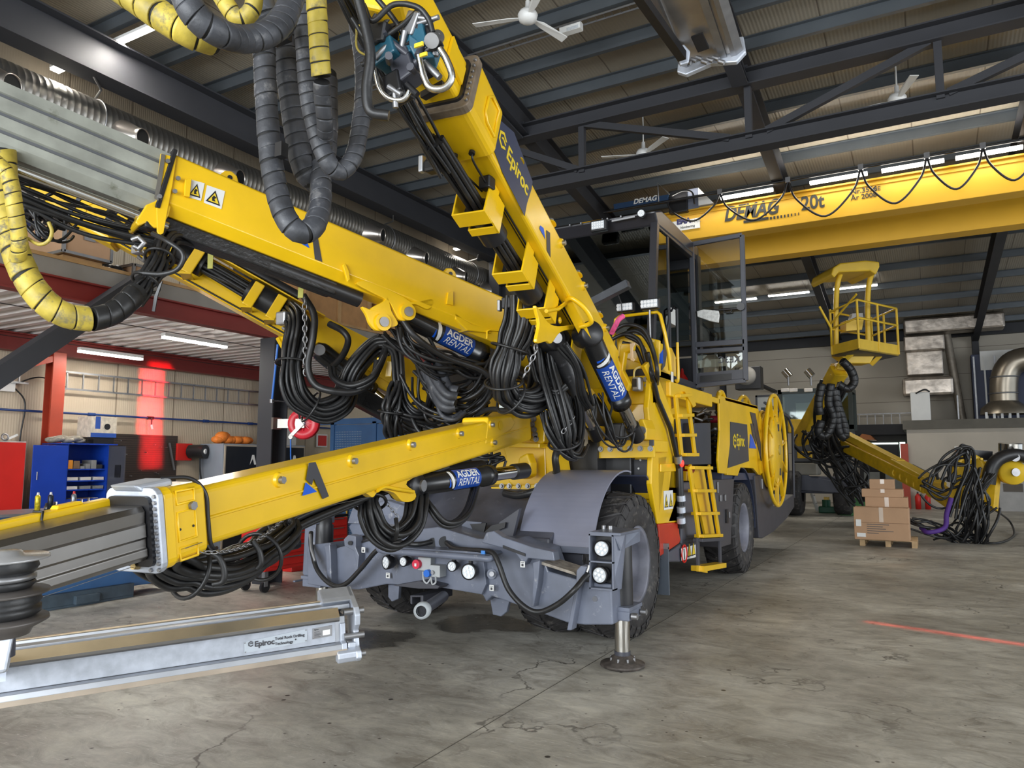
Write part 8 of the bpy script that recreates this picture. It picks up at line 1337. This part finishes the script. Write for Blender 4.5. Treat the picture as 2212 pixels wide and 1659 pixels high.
q = MB(); PE = [(.115, -.20), (.14, -.18), (.13, -.14), (.085, -.12), (.075, -.03), (.12, .01), (.13, .07), (.10, .11), (-.02, .16), (-.12, .20), (-.17, .19), (-.18, .12), (-.10, .06), (-.09, -.18), (.05, -.20)]
q.prism([FF(-.02, v_, w_) for v_, w_ in PE], FF.x * .035); q.build('end_casting', ALUW, fd_, .008)
MB().prism([FF(-.02, v_, w_) for v_, w_ in ((-.17, .10), (-.17, .19), (-.12, .20), (-.02, .16), (.02, .14), (-.02, .12), (-.10, .08))], FF.x * .20).build('top_casting', ALUW, fd_, .01)
MB().prism([FF(.0, v_, w_) for v_, w_ in ((.05, -.20), (.115, -.20), (.13, -.17), (.13, -.14), (.085, -.12), (.05, -.13))], FF.x * .12).build('foot_casting', ALUW, fd_, .008)
MB().prism([FF(.06, v_, w_) for v_, w_ in ((.075, -.20), (.11, -.20), (.105, -.09), (.07, -.08), (.07, .02), (.055, .02), (.055, -.20))], FF.x * .03).build('end_rib', ALUW, fd_, .004)
for v_, w_ in ((.12, -.165), (.10, -.06), (.11, .085)): MB().cyl(FF(-.05, v_ - .03, w_), FF(.07, v_ - .03, w_), .020, n=14).build('cross_pin', STL, fd_)
MB().bar(FF(.03, .0, -.11), FF(.03, .10, -.11), .05, .035).build('end_arm', ALUW, fd_, .01); MB().cyl(FF(-.0, -.12, .155), FF(.02, -.12, .155), .02).build('casting_hole', BLK, fd_)
P4 = [FF.side(*p, .063) for p in ((527, 1387), (663, 1358), (663, 1386), (528, 1411))]; pl_ = MB().prism(P4, FF.y * .003).build('name_plate', mat('plate_alu', (.55, .60, .66), .4, .5, .05), fd_)
text('Epiroc', .042, DEC, fd_, FF.side(550, 1397, .068), -FF.x, FF.z, bold=.0012); hexlogo(FF.side(542, 1391, .068), -FF.x, FF.z, .016, DEC, fd_); text('Total Rock Drilling', .0215, DEC, fd_, FF.side(594, 1383, .068), -FF.x, FF.z, bold=.0003); text('Technology', .0215, DEC, fd_, FF.side(594, 1394, .068), -FF.x, FF.z, bold=.0003); text('®', .012, DEC, fd_, FF.side(637, 1383, .068), -FF.x, FF.z)
MB().prism([FF.side(*p, .063) for p in ((675, 1358), (717, 1350), (717, 1373), (675, 1381))], FF.y * .003).build('type_plate', STL, fd_); text('Epiroc', .010, DEC, fd_, FF.side(679, 1362, .068), -FF.x, FF.z)
for k in range(5): MB().bar(FF.side(679, 1366 + 2.6 * k, .067), FF.side(690 + 2 * (k % 3), 1364.5 + 2.6 * k, .067), .002, .002).build('plate_printing', DEC, fd_)
MB().prism([FF.side(*p, .067) for p in ((697, 1362), (713, 1359), (713, 1370), (697, 1373))], FF.y * .001).build('plate_field', WHT, fd_)
for x, y in ((529, 1389), (661, 1361), (661, 1384), (530, 1409), (713, 1352), (678, 1379)): q = FF.side(x, y, .066); MB().cyl(q, q + FF.y * .003, .004, n=8).build('rivet', STL, fd_)
# hose drum at the left edge, carried by the feed
hd_ = pgroup('hose_drum', rig); c0 = AT(8, 1338, 2.45); ax = V((.02, -.05, 1)).normalized(); DK = mat('brown_grey_disc', (.10, .09, .085), .4, .3, .2, 6)
def lt(P, nm, m): return MB().lathe(c0, ax, P, 40).build(nm, m, hd_)
lt([(.196, .001), (.196, .128), (.204, .127), (.208, .055), (.222, .045), (.225, .001)], 'top_disc', mat('grey_disc', (.42, .42, .43), .3, .4, .15, 6))
lt([(.196, .09), (.17, .098), (.15, .085), (.145, .07)], 'rubber_roll', RUB); lt([(.15, .075), (.143, .09), (.13, .09), (.122, .07)], 'bearing_ring', STL); lt([(.125, .085), (.115, .09), (.10, .075)], 'rubber_roll', RUB)
lt([(.10, .07), (.092, .13), (.084, .13), (.078, .08)], 'middle_disc', DK); lt([(.08, .10), (.06, .108), (.045, .098), (.042, .106), (.02, .106), (.005, .085)], 'rubber_roll', RUB)
lt([(.01, .08), (.004, .128), (-.006, .13), (-.03, .085), (-.05, .075)], 'lower_disc', DK); lt([(.2, .035), (-.12, .035)], 'core', GRYD)
MB().hexa([AT(-40, 1462, 2.40), AT(14, 1452, 2.40), AT(18, 1452, 2.6), AT(-40, 1462, 2.6), AT(-40, 1382, 2.40), AT(30, 1372, 2.40), AT(32, 1375, 2.6), AT(-40, 1382, 2.6)]).build('drum_bracket', ALUW, hd_, .01); MB().bar(AT(-5, 1440, 2.5), AT(-10, 1440, 3.85), .05, .10).build('drum_arm', ALUW, hd_)
# overhead feed and strut at the top
FO = Fr(AT(1462, -90, 5.6), AT(1535, 112, 6.6)); fo = pgroup('drill_feed', rig)
FO.sweep([(-.24, -.07), (.24, -.07), (.20, .06), (-.20, .06)], 0, FO.L).build('beam_core', mat('feed_alu_dark', (.40, .37, .34), .35, .8, .2, 4), fo, .01)
FO.sweep([(-.28, -.06), (-.22, -.10), (-.20, -.10), (-.20, -.05)], 0, FO.L).build('feed_rail', STL, fo); FO.sweep([(.28, -.06), (.22, -.10), (.18, -.10), (.20, -.05)], 0, FO.L).build('feed_rail', STL, fo); FO.sweep([(.08, -.075), (.14, -.075), (.14, -.095), (.08, -.095)], 0, FO.L).build('feed_rail', STL, fo)
MB().prism([FO(FO.L, v_, w_) for v_, w_ in ((-.30, -.12), (-.22, -.17), (0, -.12), (.22, -.16), (.30, -.08), (.28, .08), (-.28, .10))], FO.x * .05).build('end_casting', ALUW, fo, .01); MB().tube([AT(1562, 78, 6.4), AT(1567, 95, 6.45), AT(1572, 110, 6.5), AT(1560, 125, 6.6)], .02, 6).build('end_hook', ALUW, fo)
MB().prism([AT(1465, 100, 6.4), AT(1478, 95, 6.4), AT(1492, 110, 6.4), AT(1488, 135, 6.4), AT(1470, 140, 6.4)], FH * .04).build('side_plate', ALUW, fo, .01); MB().bar(AT(1505, 75, 6.25), AT(1520, 108, 6.35), .10, .02).build('slot', BLK, fo)
MB().bar(AT(1365, -30, 5.6), AT(1474, 122, 6.35), .07, .08).build('support_strut', BLK, fo)
for k in range(7): q = AT(1480 + 12 * k, 132 - 4 * (k % 3), 6.5); MB().cyl(q, q + V((.05, .0, -.03)), .02, n=8).build('end_fitting', STL, fo)
# concealed connection from the tower to the centre boom and left boom roots
MB().bar(FB(-.3, 0, 0), V((-4.0, 7.8, 2.6)), .4, .45).build('boom_root', YEL2, cen, .02); MB().bar(FL(-.1, 0, 0), V((-4.6, 8.0, 2.1)), .3, .35).build('boom_root', YEL2, lef, .02); MB().bar(FR(-.1, -.05, 0), V((-3.05, 8.25, 2.35)), .28, .34).build('boom_root', YEL, rb_, .02)
